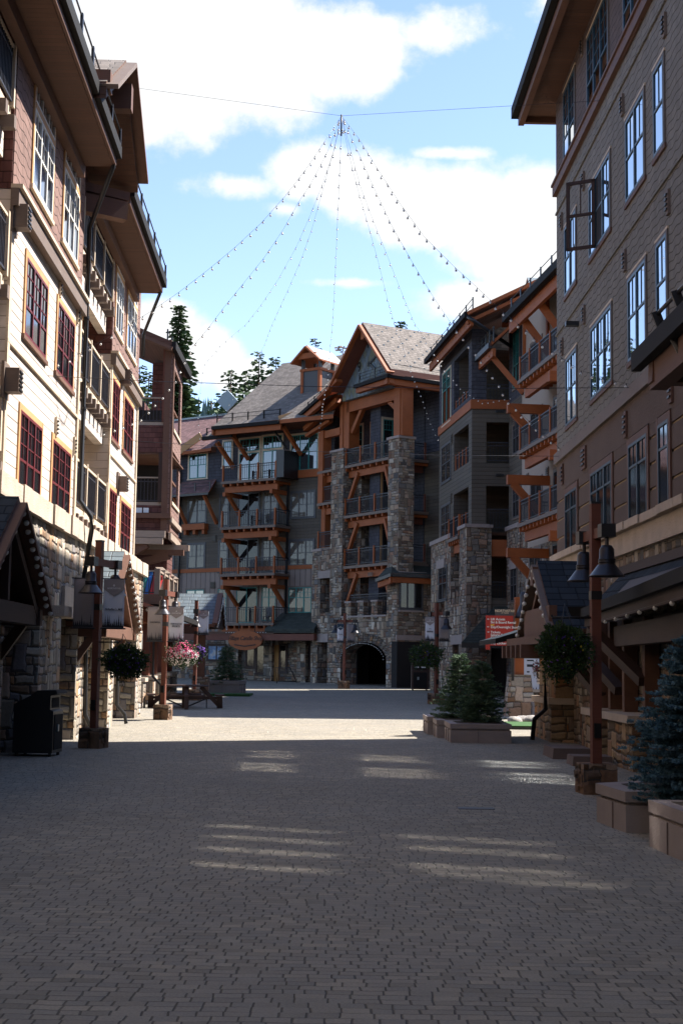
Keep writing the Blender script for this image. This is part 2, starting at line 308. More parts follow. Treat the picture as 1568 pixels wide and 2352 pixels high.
def m_hill():
    s = NM('hill_forest'); tco = s.n('ShaderNodeTexCoord'); g = s.noise(tco.outputs['Object'], .05, 6, .7)
    s.out(s.ramp(g, [(.3,(.03,.055,.045)),(.6,(.06,.09,.065)),(.8,(.1,.12,.08))]), .95)
m_hill()
def m_bulb():
    s = NM('bulb_glass'); s.out((.85,.84,.8), .2, None, 0, 1, 0, .6); s.b.inputs['Transmission Weight'].default_value = .3; s.b.inputs['IOR'].default_value = 1.3
m_bulb()
def m_poster():
    s = NM('poster_ski'); g = s.noise(s.uv, 1.6, 3); s.out(s.ramp(g, [(.35,(.02,.035,.07)),(.5,(.05,.16,.36)),(.62,(.3,.33,.38)),(.7,(.03,.03,.04))]), .4)
m_poster()
# ---------------------------------------------------------------- builders
UP = Vector((0,0,1))
class Fc:
    """a vertical facade plane: t runs along it, n points out of the building"""
    def __init__(s, p, t):
        s.p = Vector((p[0], p[1], 0)); s.t = Vector((t[0], t[1], 0)).normalized(); s.n = Vector((s.t.y, -s.t.x, 0))
    def P(s, u, o, z): return s.p + s.t*u + s.n*o + UP*z
    def uz(s, k, x, y, o=0):
        r = ray(k, x, y); w_ = (o + s.p.dot(s.n))/r.dot(s.n); q = r*w_
        return ((q - s.p).dot(s.t), EYE + q.z)
    def off(s, o): return Fc((s.p + s.n*o).xy, s.t.xy)
class Root:
    def __init__(s, name, label, cat, loc, rz=0, group=None, kind=None, local=False):
        o = bpy.data.objects.new(name, None); scn.collection.objects.link(o); o.empty_display_size = .3
        o.location = loc; o.rotation_euler[2] = rz; s.o = o; s.loc = Vector(loc); s.sub = Vector((0,0,0)) if local else Vector(loc)
        tag(o, label, cat, group, kind)
def tag(o, label=None, cat=None, group=None, kind=None):
    for k, v in (('label',label),('category',cat),('group',group),('kind',kind)):
        if v: o[k] = v
    return o
class MB:
    def __init__(s): s.v = []; s.f = []; s.m = []; s.mats = []; s.sm = []
    def mi(s, m):
        if m not in s.mats: s.mats.append(m)
        return s.mats.index(m)
    def add(s, vs, fs, m, smooth=False):
        b = len(s.v); s.v += [tuple(x) for x in vs]; i = s.mi(m)
        for f in fs: s.f.append([b+j for j in f]); s.m.append(i); s.sm.append(smooth)
    def prism(s, pts, vec, m, top=None):
        """extrude a polygon; faces looking up take the material top"""
        n = len(pts); A = [Vector(p) for p in pts]; B = [a+vec for a in A]
        nr = Vector((0,0,0))
        for i in range(n): nr += A[i].cross(A[(i+1)%n])
        if nr.dot(vec) > 0: A.reverse(); B.reverse()
        V = A+B; F = [list(range(n)), list(range(2*n-1, n-1, -1))] + [[i, n+i, n+(i+1)%n, (i+1)%n][::1] for i in range(n)]
        for f in F:
            q = [V[i] for i in f]; nn = Vector((0,0,0)); 
            for i in range(len(q)): nn += q[i].cross(q[(i+1)%len(q)])
            s.add(q, [list(range(len(q)))], top if (top and nn.normalized().z > .3) else m)
    def hexa(s, c, m, top=None):
        """8 corners: bottom 4 ccw, top 4 ccw"""
        for f in ([3,2,1,0],[4,5,6,7],[0,1,5,4],[1,2,6,5],[2,3,7,6],[3,0,4,7]):
            s.add([c[i] for i in f], [[0,1,2,3]], top if (top and f[0]==4) else m)
    def box(s, F, u0, u1, o0, o1, z0, z1, m, top=None):
        if u0 > u1: u0, u1 = u1, u0
        if o0 > o1: o0, o1 = o1, o0
        if z0 > z1: z0, z1 = z1, z0
        P = F.P; c = [P(u0,o1,z0),P(u1,o1,z0),P(u1,o0,z0),P(u0,o0,z0),P(u0,o1,z1),P(u1,o1,z1),P(u1,o0,z1),P(u0,o0,z1)]
        s.hexa(c, m, top)
    def beam(s, a, b, w_, h, m, up=UP):
        a = Vector(a); b = Vector(b); d = (b-a).normalized(); x = d.cross(up)
        if x.length < 1e-4: x = d.cross(Vector((1,0,0)))
        x.normalize(); y = x.cross(d).normalized(); c = []
        for p in (a, b):
            c += [p - x*w_/2 - y*h/2, p + x*w_/2 - y*h/2, p + x*w_/2 + y*h/2, p - x*w_/2 + y*h/2]
        for f in ([3,2,1,0],[4,5,6,7],[0,1,5,4],[1,2,6,5],[2,3,7,6],[3,0,4,7]): s.add([c[i] for i in f], [[0,1,2,3]], m)
    def tube(s, path, r, m, n=6, rs=None):
        path = [Vector(p) for p in path]; vs = []; k = len(path)
        for i, p in enumerate(path):
            d = (path[min(i+1,k-1)] - path[max(i-1,0)]).normalized(); x = d.cross(UP)
            if x.length < 1e-3: x = d.cross(Vector((0,1,0)))
            x.normalize(); y = x.cross(d); rr = rs[i] if rs else r
            for j in range(n):
                a = 2*math.pi*j/n; vs.append(p + x*math.cos(a)*rr + y*math.sin(a)*rr)
        fs = [[i*n+j, i*n+(j+1)%n, (i+1)*n+(j+1)%n, (i+1)*n+j][::-1] for i in range(k-1) for j in range(n)]
        fs += [list(range(n)), [(k-1)*n+j for j in range(n-1,-1,-1)]]
        s.add(vs, fs, m, True)
    def lathe(s, prof, m, c=(0,0,0), n=16):
        c = Vector(c); vs = []; k = len(prof)
        for r, z in prof:
            for j in range(n):
                a = 2*math.pi*j/n; vs.append(c + Vector((r*math.cos(a), r*math.sin(a), z)))
        fs = [[i*n+j, i*n+(j+1)%n, (i+1)*n+(j+1)%n, (i+1)*n+j] for i in range(k-1) for j in range(n)]
        s.add(vs, fs, m, True)
    def ball(s, c, r, m, n=8, k=5, sq=1):
        s.lathe([(max(r*math.sin(math.pi*i/k), .0005), -r*sq*math.cos(math.pi*i/k)) for i in range(k+1)], m, c, n)
    def leaf(s, p, d, nrm, L, W, m):
        x = d.cross(nrm)
        if x.length < 1e-5: x = Vector((1,0,0))
        x.normalize(); s.add([p - x*W*.35, p + x*W*.35, p + d*L*.6 + x*W*.5, p + d*L, p + d*L*.6 - x*W*.5], [[0,1,2,3,4]], m)
    def mesh(s, name, sub=Vector((0,0,0))):
        me = bpy.data.meshes.new(name); me.from_pydata([(v[0]-sub.x, v[1]-sub.y, v[2]-sub.z) for v in s.v], [], s.f)
        for x in s.mats: me.materials.append(MATS[x])
        me.polygons.foreach_set('material_index', s.m); me.polygons.foreach_set('use_smooth', s.sm)
        uv = me.uv_layers.new(name='UVMap'); dat = [0.0]*(len(me.loops)*2); me.update()
        V = s.v
        for p in me.polygons:
            n = p.normal
            if abs(n.z) > .999: hx, hy = 1.0, 0.0
            else:
                l = math.hypot(n.x, n.y); hx, hy = -n.y/l, n.x/l
            wx, wy, wz = -n.z*hy, n.z*hx, n.x*hy - n.y*hx       # n x h
            for li in p.loop_indices:
                q = V[me.loops[li].vertex_index]
                dat[2*li] = q[0]*hx + q[1]*hy; dat[2*li+1] = q[0]*wx + q[1]*wy + q[2]*wz
        uv.data.foreach_set('uv', dat)
        return me
    def build(s, name, root=None, parent=None, label=None):
        """link as one mesh object under root (or under a part of it)"""
        if not s.v: return None
        sub = root.sub if root else Vector((0,0,0))
        o = bpy.data.objects.new(name, s.mesh(name, sub)); scn.collection.objects.link(o)
        if root: o.parent = parent or root.o
        if label: o['label'] = label
        return o
def each(mb, name, root, parent=None):
    """link every separate solid of the builder as a part of its own"""
    par = {}; key = lambda v: (round(v[0],3), round(v[1],3), round(v[2],3))
    def find(a):
        while par[a] != a: par[a] = par[par[a]]; a = par[a]
        return a
    for f in mb.f:
        ks = [key(mb.v[i]) for i in f]
        for k in ks: par.setdefault(k, k)
        for k in ks[1:]: par[find(k)] = find(ks[0])
    grp = {}
    for f, m_ in zip(mb.f, mb.m): grp.setdefault(find(key(mb.v[f[0]])), []).append((f, m_))
    for g in grp.values():
        b = MB()
        for f, m_ in g: b.add([mb.v[i] for i in f], [list(range(len(f)))], mb.mats[m_])
        b.build(name, root, parent)
def solo(mb, name, label, cat, group=None, kind=None, loc=None):
    """a thing made of one mesh, origin at its base"""
    n = len(mb.v); c = Vector(loc) if loc else Vector((sum(v[0] for v in mb.v)/n, sum(v[1] for v in mb.v)/n, min(v[2] for v in mb.v)))
    o = bpy.data.objects.new(name, mb.mesh(name, c)); scn.collection.objects.link(o); o.location = c
    return tag(o, label, cat, group, kind)
def text(s, F, u, z, o, size, mat, root, parent=None, align='CENTER', shear=0, name='lettering'):
    cu = bpy.data.curves.new(name, 'FONT'); cu.body = s; cu.size = size; cu.align_x = align; cu.align_y = 'CENTER'; cu.extrude = .004; cu.shear = shear; cu.offset = size*.012
    cu.materials.append(MATS[mat]); ob = bpy.data.objects.new(name, cu); scn.collection.objects.link(ob)
    me = bpy.data.meshes.new_from_object(ob.evaluated_get(bpy.context.evaluated_depsgraph_get())); bpy.data.objects.remove(ob)
    if not me.uv_layers: me.uv_layers.new(name='UVMap')
    ob = bpy.data.objects.new(name, me); scn.collection.objects.link(ob); ob.parent = parent or root.o
    mt = Matrix.Identity(4); x = F.t; y = UP; zz = F.n
    for i, v in enumerate((x, y, zz)):
        mt[0][i], mt[1][i], mt[2][i] = v.x, v.y, v.z
    p = F.P(u, o, z) - root.sub; mt[0][3], mt[1][3], mt[2][3] = p
    ob.matrix_local = mt; return ob
def wall(mb, F, u0, u1, z0, z1, o0, o1, m, holes=()):
    """a wall slab with rectangular openings"""
    us = sorted({u0, u1, *[min(max(h[i], u0), u1) for h in holes for i in (0,1)]}); zs = sorted({z0, z1, *[min(max(h[i], z0), z1) for h in holes for i in (2,3)]})
    for i in range(len(us)-1):
        run = None
        for j in range(len(zs)-1):
            a, b, c, d = us[i], us[i+1], zs[j], zs[j+1]; mu, mz = (a+b)/2, (c+d)/2
            solid = not any(h[0] < mu < h[1] and h[2] < mz < h[3] for h in holes)
            if solid: run = [run[0], d] if run else [c, d]
            if (not solid or j == len(zs)-2) and run:
                mb.box(F, a, b, o0, o1, run[0], run[1], m); run = None
def window(B, F, u0, u1, z0, z1, nx=3, grid=(2,2,.45), trim='trim_ochre', frame='paint_maroon', tw=.13, o=0.0, transom=None, glass='glass', hood=None, sill=None, name='window', skip=None, sd_=.055, hd_=.05):
    if u0 > u1: u0, u1 = u1, u0
    if z0 > z1: z0, z1 = z1, z0
    a = MB(); e = .03
    a.box(F, u0-tw, u0, o, o+e, z0-.02, z1+tw, trim); a.box(F, u1, u1+tw, o, o+e, z0-.02, z1+tw, trim); a.box(F, u0, u1, o, o+e-.003, z1, z1+tw, trim)
    a.box(F, u0-tw-.04, u1+tw+.04, o, o+sd_, z0-.10, z0-.02, sill or trim)
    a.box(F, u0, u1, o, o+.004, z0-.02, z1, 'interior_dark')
    if hood: a.box(F, u0-tw-.03, u1+tw+.03, o, o+hd_, z1+tw, z1+tw+.045, hood)
    if transom: a.box(F, u0, u1, o, o+e+.01, transom[0], transom[1], trim)
    wo_ = a.build(name, B)
    f = MB(); g = MB(); fw = .055
    spans = [(z0, z1, grid)] if not transom else [(z0, transom[0], grid), (transom[1], z1, (grid[0], 2, 1.0))]
    for (za, zb, gr) in spans:
        f.box(F, u0, u0+fw, o+.006, o+.034, za, zb, frame); f.box(F, u1-fw, u1, o+.006, o+.034, za, zb, frame)
        f.box(F, u0+fw, u1-fw, o+.006, o+.034, za, za+fw, frame); f.box(F, u0+fw, u1-fw, o+.006, o+.034, zb-fw, zb, frame)
        sw = (u1-u0)/nx
        for i in range(nx):
            a0, a1 = u0+sw*i+fw*.5, u0+sw*(i+1)-fw*.5
            if i: f.box(F, u0+sw*i-.038, u0+sw*i+.038, o+.006, o+.038, za+fw, zb-fw, frame)
            zt = zb - (zb-za)*gr[2]
            if gr[2] < .99: f.box(F, a0, a1, o+.008, o+.030, zt-.022, zt+.022, frame)
            for j in range(1, gr[0]): uu = a0+(a1-a0)*j/gr[0]; f.box(F, uu-.010, uu+.010, o+.008, o+.024, max(zt, za+fw), zb-fw, frame)
            for j in range(1, gr[1]): zz = zt+(zb-zt)*j/gr[1]; f.box(F, a0, a1, o+.008, o+.024, zz-.010, zz+.010, frame)
            if skip is None or skip != i:
                tl = random.uniform(-.004, .004); P = F.P
                q = [P(a0-.02,o+.012+tl,za+.02),P(a1+.02,o+.012-tl,za+.02),P(a1+.02,o+.012-tl*.5,zb-.02),P(a0-.02,o+.012+tl*.5,zb-.02)]
                g.prism(q, F.n*-.005, glass)
    f.build('frame', B, wo_); g.build('pane', B, wo_)
    return wo_
def wq(B, F, tl, br, **k):
    """window from its surveyed top-left and bottom-right corners"""
    o = k.get('o', 0); a = F.uz(*tl, o); b = F.uz(*br, o); return window(B, F, a[0], b[0], b[1], a[1], **k)
def railing(B, parent, F, u0, u1, o, z0, h=1.05, post=1.6, pm='timber_orange', rm='metal_rail', sp=.13, pw=.11, ends=True, cap=None):
    r = MB(); L = u1-u0
    r.box(F, u0, u1, o-.03, o+.03, z0+h-.05, z0+h, cap or rm); r.box(F, u0, u1, o-.02, o+.02, z0+.08, z0+.12, rm); r.box(F, u0, u1, o-.012, o+.012, z0+h-.19, z0+h-.16, rm)
    k = int(L/sp)
    for i in range(1, k): u = u0+L*i/k; r.box(F, u-.011, u+.011, o-.011, o+.011, z0+.12, z0+h-.05, rm)
    ro = r.build('railing', B, parent)
    n = max(1, round(L/post))
    for i in range(n+1):
        if not ends and i in (0, n): continue
        p = MB(); u = u0+L*i/n; p.box(F, u-pw/2, u+pw/2, o-pw/2, o+pw/2, z0, z0+h+.06, pm); p.build('post', B, parent)
    return ro
def balcony(B, F, u0, u1, zf, dep, o=0.0, tim='timber_orange', fas='trim_taupe', post=1.6, side=(True,True), joist=.62, rim=.42, brace=True, h=1.05, pm=None, rm='metal_rail', bdrop=1.5, sp=.13):
    """deck whose front edge is at offset o and which runs back by dep"""
    a = MB(); a.box(F, u0-.1, u1+.1, o-dep, o+.06, zf-.16, zf, fas)
    a.box(F, u0, u1, o-.45, o-.25, zf-.6-rim*.3, zf-.34, tim)
    k = int((u1-u0)/joist)
    for i in range(k+1): u = u0+.07+(u1-u0-.14)*i/k; a.box(F, u-.06, u+.06, o-dep, o, zf-.34, zf-.16, tim)
    a.box(F, u0, u1, o-dep, o-.45, zf-.2, zf-.165, 'soffit_red')
    bo = a.build('balcony', B)
    railing(B, bo, F, u0, u1, o-.06, zf, h, post, pm or tim, rm, sp)
    for s_, u in ((0, u0), (1, u1)):
        if side[s_]:
            G = Fc(F.P(u, o-dep, 0).xy, F.n.xy) if s_ else Fc(F.P(u, o-.06, 0).xy, (-F.n).xy)
            railing(B, bo, G, .05, dep-.12, 0, zf, h, 9, pm or tim, rm, sp, ends=False)
    if brace:
        for u in (u0+.25, u1-.25):
            b = MB(); b.beam(F.P(u, o+.12, zf-.85), F.P(u, o-dep, zf-.85), .22, .26, tim); b.beam(F.P(u, o-.35, zf-.95), F.P(u, o-dep+.02, zf-.95-bdrop), .2, .22, tim); b.build('bracket', B, bo)
    return bo
def slab(mb, a, b, c, d, th, top, under):
    """roof slab through 4 top corners (a,b low edge; c,d high edge)"""
    t = UP*th; A = [Vector(x) for x in (a,b,c,d)]; mb.hexa([x-t for x in A]+A, under, top)
def snow_rail(B, pts, parent=None, h=.32, step=.75, mat='metal_black', bars=2):
    s_ = MB(); pts = [Vector(p) for p in pts]
    for i in range(len(pts)-1):
        a, b = pts[i], pts[i+1]; L = (b-a).length; k = max(1, int(L/step)); d = (b-a).normalized()
        for j in range(bars): s_.tube([a+UP*(h*(j+1)/bars), b+UP*(h*(j+1)/bars)], .018, mat, 5)
        for j in range(k+1): p = a.lerp(b, j/k); s_.beam(p-UP*.1, p+UP*(h+.05), .05, .09, mat, d)
    return s_.build('snow_guard', B, parent)
def gutter(mb, a, b, m='metal_gutter', w_=.14, h=.15): mb.beam(a, b, w_, h, m)
def downpipe(B, path, r=.05, m='metal_black', name='downpipe'):
    p = MB(); p.tube(path, r, m, 8)
    for i in range(len(path)-1):
        a, b = Vector(path[i]), Vector(path[i+1])
        if abs((b-a).normalized().z) > .9:
            k = int((b-a).length/2.2)
            for j in range(1, k+1): q = a.lerp(b, j/(k+1)); p.lathe([(r*1.25,-.03),(r*1.25,.03)], m, q, 8)
    return p.build(name, B)
def bulbs_along(name, label, path, n, r=.045, group='strings of globe bulbs', wire=.007, drop=.07, cover=True):
    """a string of lights: thing > wire, every bulb"""
    path = [Vector(p) for p in path]; B = Root(name, label, 'string lights', path[0], group=group)
    w_ = MB(); w_.tube(path, wire, 'metal_black', 4); w_.build('wire', B)
    seg = [0]
    for i in range(1, len(path)): seg.append(seg[-1]+(path[i]-path[i-1]).length)
    proto = None
    for k in range(n):
        t = seg[-1]*(k+.6)/n; i = max(j for j in range(len(seg)-1) if seg[j] <= t); p = path[i].lerp(path[i+1], (t-seg[i])/(seg[i+1]-seg[i]))
        if proto is None:
            b = MB(); b.ball((0,0,-drop-r), r, 'bulb_glass', 8, 6); b.lathe([(.001,-drop+.03-.03),(r*.36,-drop+.0),(r*.36,-drop-r*.15)], 'metal_black', (0,0,0), 6); b.lathe([(r*.3,.0),(r*.35,-drop)], 'metal_black', (0,0,0), 6)
            proto = b.mesh('bulb')
        o = bpy.data.objects.new('bulb', proto); scn.collection.objects.link(o); o.parent = B.o; o.location = p - B.sub; o.rotation_euler = (random.uniform(-.35,.35), random.uniform(-.35,.35), random.uniform(0,6))
    return B
def vent(B, F, u, z, w_=.28, h=.42, m='trim_taupe', o=0, name='vent'):
    v = MB(); v.box(F, u-w_/2, u+w_/2, o, o+.05, z-h/2, z+h/2, m)
    for i in range(4): zz = z-h*.34+h*.2*i; v.box(F, u-w_*.36, u+w_*.36, o+.05, o+.08, zz, zz+h*.08, 'metal_black')
    return v.build(name, B)
# ================================================================ ground
def sheet(name, x0, x1, ys, m, kind, dz=0, label=None, cat=None, nx=1):
    mb = MB(); vs = []; fs = []
    for y in ys:
        for i in range(nx+1): vs.append((x0+(x1-x0)*i/nx, y, gz(y)+dz))
    for j in range(len(ys)-1):
        for i in range(nx): a = j*(nx+1)+i; fs.append([a, a+1, a+nx+2, a+nx+1])
    mb.add(vs, fs, m); o = bpy.data.objects.new(name, mb.mesh(name)); scn.collection.objects.link(o); o['kind'] = kind; return o
sheet('ground', -1500, 1500, [-1500,-60,45,102,2500], 'soil', 'structure', -.02)
sheet('plaza_paving', -13, 20, [-30,45,100], 'paver', 'structure', 0)
# ================================================================ tan lodge along the street
LF = Fc((-5.85,31),(-.0294,1))
LB = Root('tan_lodge', 'tall lodge with cream clapboard, red shingle top storey, tan stone base and maroon windows', 'building', (-9,30,0))
TN = 'siding_tan'
def left_bay(u0, u1, zs=4.45, zc=9.62, zt=14.15):
    m = MB(); m.box(LF, u0, u1, -6, 0, zs, zc, TN); m.box(LF, u0, u1, -6, .02, zc, zt+.5, 'shingle_red'); m.build('wall', LB)
    c = MB(); c.box(LF, u0-.06, u1+.06, .0, .14, zc-.32, zc-.02, 'trim_taupe'); c.box(LF, u0-.06, u1+.06, .0, .20, zc-.02, zc+.05, 'trim_tan')
    c.box(LF, u0-.03, u1+.03, .0, .05, 6.98, 7.04, 'trim_tan'); c.box(LF, u0-.05, u0+.14, .002, .045, zs, zc-.32, 'trim_tan'); c.box(LF, u1-.14, u1+.05, .002, .045, zs, zc-.32, 'trim_tan'); c.build('cornice', LB)
def stone_front(u0, u1):
    """stone storey: wall over an arcade of piers"""
    return
left_bay(-7.75,-.1); left_bay(5.15,11.2); left_bay(-24,-13.2); left_bay(-70,-29)
m = MB()   # recesses behind the balconies and side returns
for a, b in ((-13.2,-7.75),(-.1,5.15),(-29,-24)):
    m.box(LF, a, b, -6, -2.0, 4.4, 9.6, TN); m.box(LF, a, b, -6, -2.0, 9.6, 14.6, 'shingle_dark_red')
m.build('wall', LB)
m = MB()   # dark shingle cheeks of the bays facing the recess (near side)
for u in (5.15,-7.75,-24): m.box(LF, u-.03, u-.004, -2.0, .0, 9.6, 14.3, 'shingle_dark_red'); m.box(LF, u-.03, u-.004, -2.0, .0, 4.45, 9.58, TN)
each(m, 'side_wall', LB)
kw = dict(trim='trim_ochre', frame='paint_maroon', nx=3, grid=(2,3,.62), sill='sill_brown', tw=.12)
ku = dict(trim='trim_ochre', frame='paint_white', nx=3, grid=(2,2,.5), tw=.10, o=.02, sill='trim_tan')
def upper(tl, br):
    a = LF.uz(*tl, .02); b = LF.uz(*br, .02); z0, z1 = b[1], a[1]; h = z1-z0
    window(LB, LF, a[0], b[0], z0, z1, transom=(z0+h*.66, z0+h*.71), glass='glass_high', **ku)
upper(('A',305,575),('A',430,1850)); upper(('A',555,1100),('A',645,2235))
upper(('A',992,2055),('B',1028,745)); upper(('B',1085,130),('B',1140,935))
for tl, br in ((('B',222,40),('B',375,905)),(('B',487,415),('B',605,1170)),(('B',168,1330),('B',325,2105)),(('B',442,1578),('B',572,2250)),
               (('B',950,1062),('B',993,1630)),(('B',1047,1212),('B',1110,1760)),(('B',920,1990),('C',965,372)),(('B',1017,2095),('C',1087,445))):
    wq(LB, LF, tl, br, **kw)
for u0 in (-16.9,):   # unseen lodge windows, added and narrowed to streak the paving with reflected sun
    for k_ in range(4): uu = u0+.9*k_; window(LB, LF, uu, uu+.45, 10.2, 12.5, transom=(11.75,11.85), **{**ku, 'nx':1, 'tw':.06}); window(LB, LF, uu, uu+.42, 7.3, 9.1, **{**kw, 'nx':1, 'tw':.06}); window(LB, LF, uu, uu+.42, 4.95, 6.6, **{**kw, 'nx':1, 'tw':.06})
for uu in (-12.8,-15.2,-14.4): window(LB, LF, uu, uu+.4, 3.5, 4.2, **{**kw, 'nx':1, 'tw':.06, 'o':.125})  # low windows out of view, added for reflected sun patches on the paving
# balconies in the recesses
for (a, b) in ((-.05,5.1),(-13.1,-7.85)):
    for zf in (5.12, 8.05, 10.95):
        bo = MB(); bo.box(LF, a, b, -2.0, -.05, zf-.2, zf, 'trim_tan'); bo.box(LF, a, b, -.35, -.15, zf-.85, zf-.42, 'siding_tan')
        for i in range(8): u = a+.2+(b-a-.4)*i/7; bo.box(LF, u-.09, u+.09, -.8, .08, zf-.42, zf-.2, 'trim_taupe')
        bo.box(LF, a, b, -2.0, -.35, zf-.5, zf-.44, 'trim_ochre')
        q = bo.build('balcony', LB); railing(LB, q, LF, a+.05, b-.05, -.03, zf, 1.05, 1.7, 'trim_tan', 'metal_rail', .11, .1, cap='trim_tan')
        d = MB(); u = a+1.2; d.box(LF, u-.1, u+1.9, -2.0, -1.94, zf, zf+2.25, 'trim_ochre'); do = d.build('door', LB); g = MB(); g.box(LF, u+.03, u+1.77, -1.94, -1.925, zf+.05, zf+2.12, 'glass'); g.build('pane', LB, do)
        G = Fc(LF.P(b-.03,-2.0,0).xy, LF.n.xy); d = MB(); d.box(G, .35, 1.15, 0, .045, zf, zf+2.35, 'trim_ochre'); do = d.build('window', LB); g = MB(); g.box(G, .45, 1.05, .045, .06, zf+.6 if zf > 10 else zf+.05, zf+2.2, 'paint_white' if zf > 10 else 'interior_dark'); g.box(G, .52, .98, .06, .068, zf+1.0, zf+2.1, 'glass'); g.build('frame', LB, do)
# stone storey and arcade
m = MB(); m.box(LF, -70, 13.3, -.55, .12, 2.62, 4.3, 'stone_tan'); m.box(LF, 12.6, 13.3, -6, .12, 0, 4.3, 'stone_tan')
pier = [(-4.4,-2.0),(.1,1.3),(5.5,6.6),(11.7,13.3),(-9.2,-7.6),(-14,-12.4),(-19,-17.4),(-24,-22.4),(-30,-28),(-37,-35),(-44,-42)]
m.build('wall', LB); m = MB()
for a, b in pier: m.box(LF, a, b, -.6, .135, -.05, 2.64, 'stone_tan')
each(m, 'pillar', LB)
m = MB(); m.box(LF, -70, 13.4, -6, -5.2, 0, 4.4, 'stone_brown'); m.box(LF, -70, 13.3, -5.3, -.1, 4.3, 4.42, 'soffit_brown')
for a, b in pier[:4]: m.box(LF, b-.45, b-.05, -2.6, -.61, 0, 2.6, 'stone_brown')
m.build('arcade_wall', LB)
m = MB(); u = -44
while u < 13.4:
    l = random.uniform(.55,1.3); m.box(LF, u, min(u+l-.012,13.42), -.3, .24+random.uniform(-.03,.03), 4.3, 4.68+random.uniform(-.02,.02), 'cap_stone'); u += l
m.build('stone_cap', LB)
m = MB(); u = -2.0                              # pale lintel blocks
while u < .1: m.box(LF, u+.004, min(u+.5,.1), -.58, .19, 2.6, 3.22, 'cap_stone'); u += .5
for a, b in ((1.3,5.5),(6.6,11.7)): m.box(LF, a, b, -.5, .17, 2.58, 2.95, 'cap_stone')
each(m, 'lintel', LB)
# eaves
ze = LF.uz('A',1035,1300,.98); zr2 = LF.uz('B',1415,190,.98); zs2 = LF.uz('A',1150,1740,1.0)
EZ = ze[1]+.06
def left_roof(u0, u1, z=EZ, back=-9, o=.81, pitch=.62, over='soffit_brown'):
    m = MB(); P = LF.P; t = .26; zb = z+(o-back)*pitch
    slab(m, P(u0,o,z), P(u1,o,z), P(u1,back,zb), P(u0,back,zb), t, 'roof_brown', over)
    r = m.build('roof', LB)
    f = MB(); f.box(LF, u0, u1, o-.03, o+.05, z-.34, z-.02, 'timber_brown'); f.box(LF, u0, u1, .03, .8, z-.36, z-.30, over); f.box(LF, u0, u1, .02, .2, z-.62, z-.34, 'timber_brown'); f.build('fascia', LB, r)
    g = MB(); g.box(LF, u0-.05, u1+.03, o+.05, o+.16, z-.18, z+.08, 'metal_gutter'); g.build('gutter', LB, r)
    snow_rail(LB, [P(u0+.1,o+.12,z+.12), P(u1-.05,o+.12,z+.12)], r, .30, 1.35, bars=1)
    return r
left_roof(-70, ze[0]-.03); left_roof(zs2[0], zr2[0]-.03)
# gable facing the street between the two eaves
P = LF.P; ga = LF.uz('X',296,138,1.15); gr = LF.uz('X',321,432,1.15); uh = ga[0]; w2 = gr[0]-ga[0]+.15; zl = EZ+.1; za = ga[1]
m = MB(); ul = uh-w2
for (a, b) in ((ul,uh),(gr[0]+.15,uh)):
    lo1, lo2 = P(a,1.1,zl), P(a,-6,zl); h1, h2 = P(b,1.1,za), P(b,-6,za); t = .34
    m.hexa([lo1-UP*t,lo2-UP*t,h2-UP*t,h1-UP*t,lo1,lo2,h2,h1] if a > b else [lo2-UP*t,lo1-UP*t,h1-UP*t,h2-UP*t,lo2,lo1,h1,h2], 'soffit_brown', 'roof_brown')
rf = m.build('gable_roof', LB)
m = MB()
for a in (ul, gr[0]+.15): m.beam(P(a,1.12,zl-.1), P(uh,1.12,za-.1), .09, .42, 'trim_taupe' if a == ul else 'timber_brown', LF.n)
m.beam(P(uh,-1,za-.85), P(uh,1.25,za-.85), .3, .55, 'timber_brown'); m.beam(P(ul+.3,.1,zl+.1), P(ul+.3,1.15,zl+.1), .3, .4, 'timber_brown'); m.build('rake_beam', LB, rf)
m = MB(); m.prism([P(ul+.3,.0,zl-.9), P(gr[0]-.1,.0,zl-.9), P(gr[0]-.1,.0,zl), P(uh,.0,za-.5), P(ul+.3,.0,zl)], LF.n*-2.5, 'shingle_dark_red'); m.build('gable_wall', LB, rf)
pe1 = LF.uz('A',1190,1720,.95); pe2 = LF.uz('A',1085,1880,.9); pz = pe2[1]
m = MB(); slab(m, P(pe1[0]-1.5,.95,pe1[1]-.05), P(pe1[0]+.05,.95,pe1[1]-.05), P(pe1[0]+.05,-1.2,pe1[1]+.9), P(pe1[0]-1.5,-1.2,pe1[1]+.9), .14, 'roof_brown', 'soffit_brown'); m.beam(P(pe2[0]-1.0,-1.2,pz+.35), P(pe2[0]-.1,.85,pz+.2), .3, .42, 'timber_brown'); m.beam(P(pe2[0]-1.0,-1.2,pz+.75), P(pe2[0]-.1,.9,pz+.55), .2, .2, 'timber_brown'); m.build('eave_return', LB, rf)
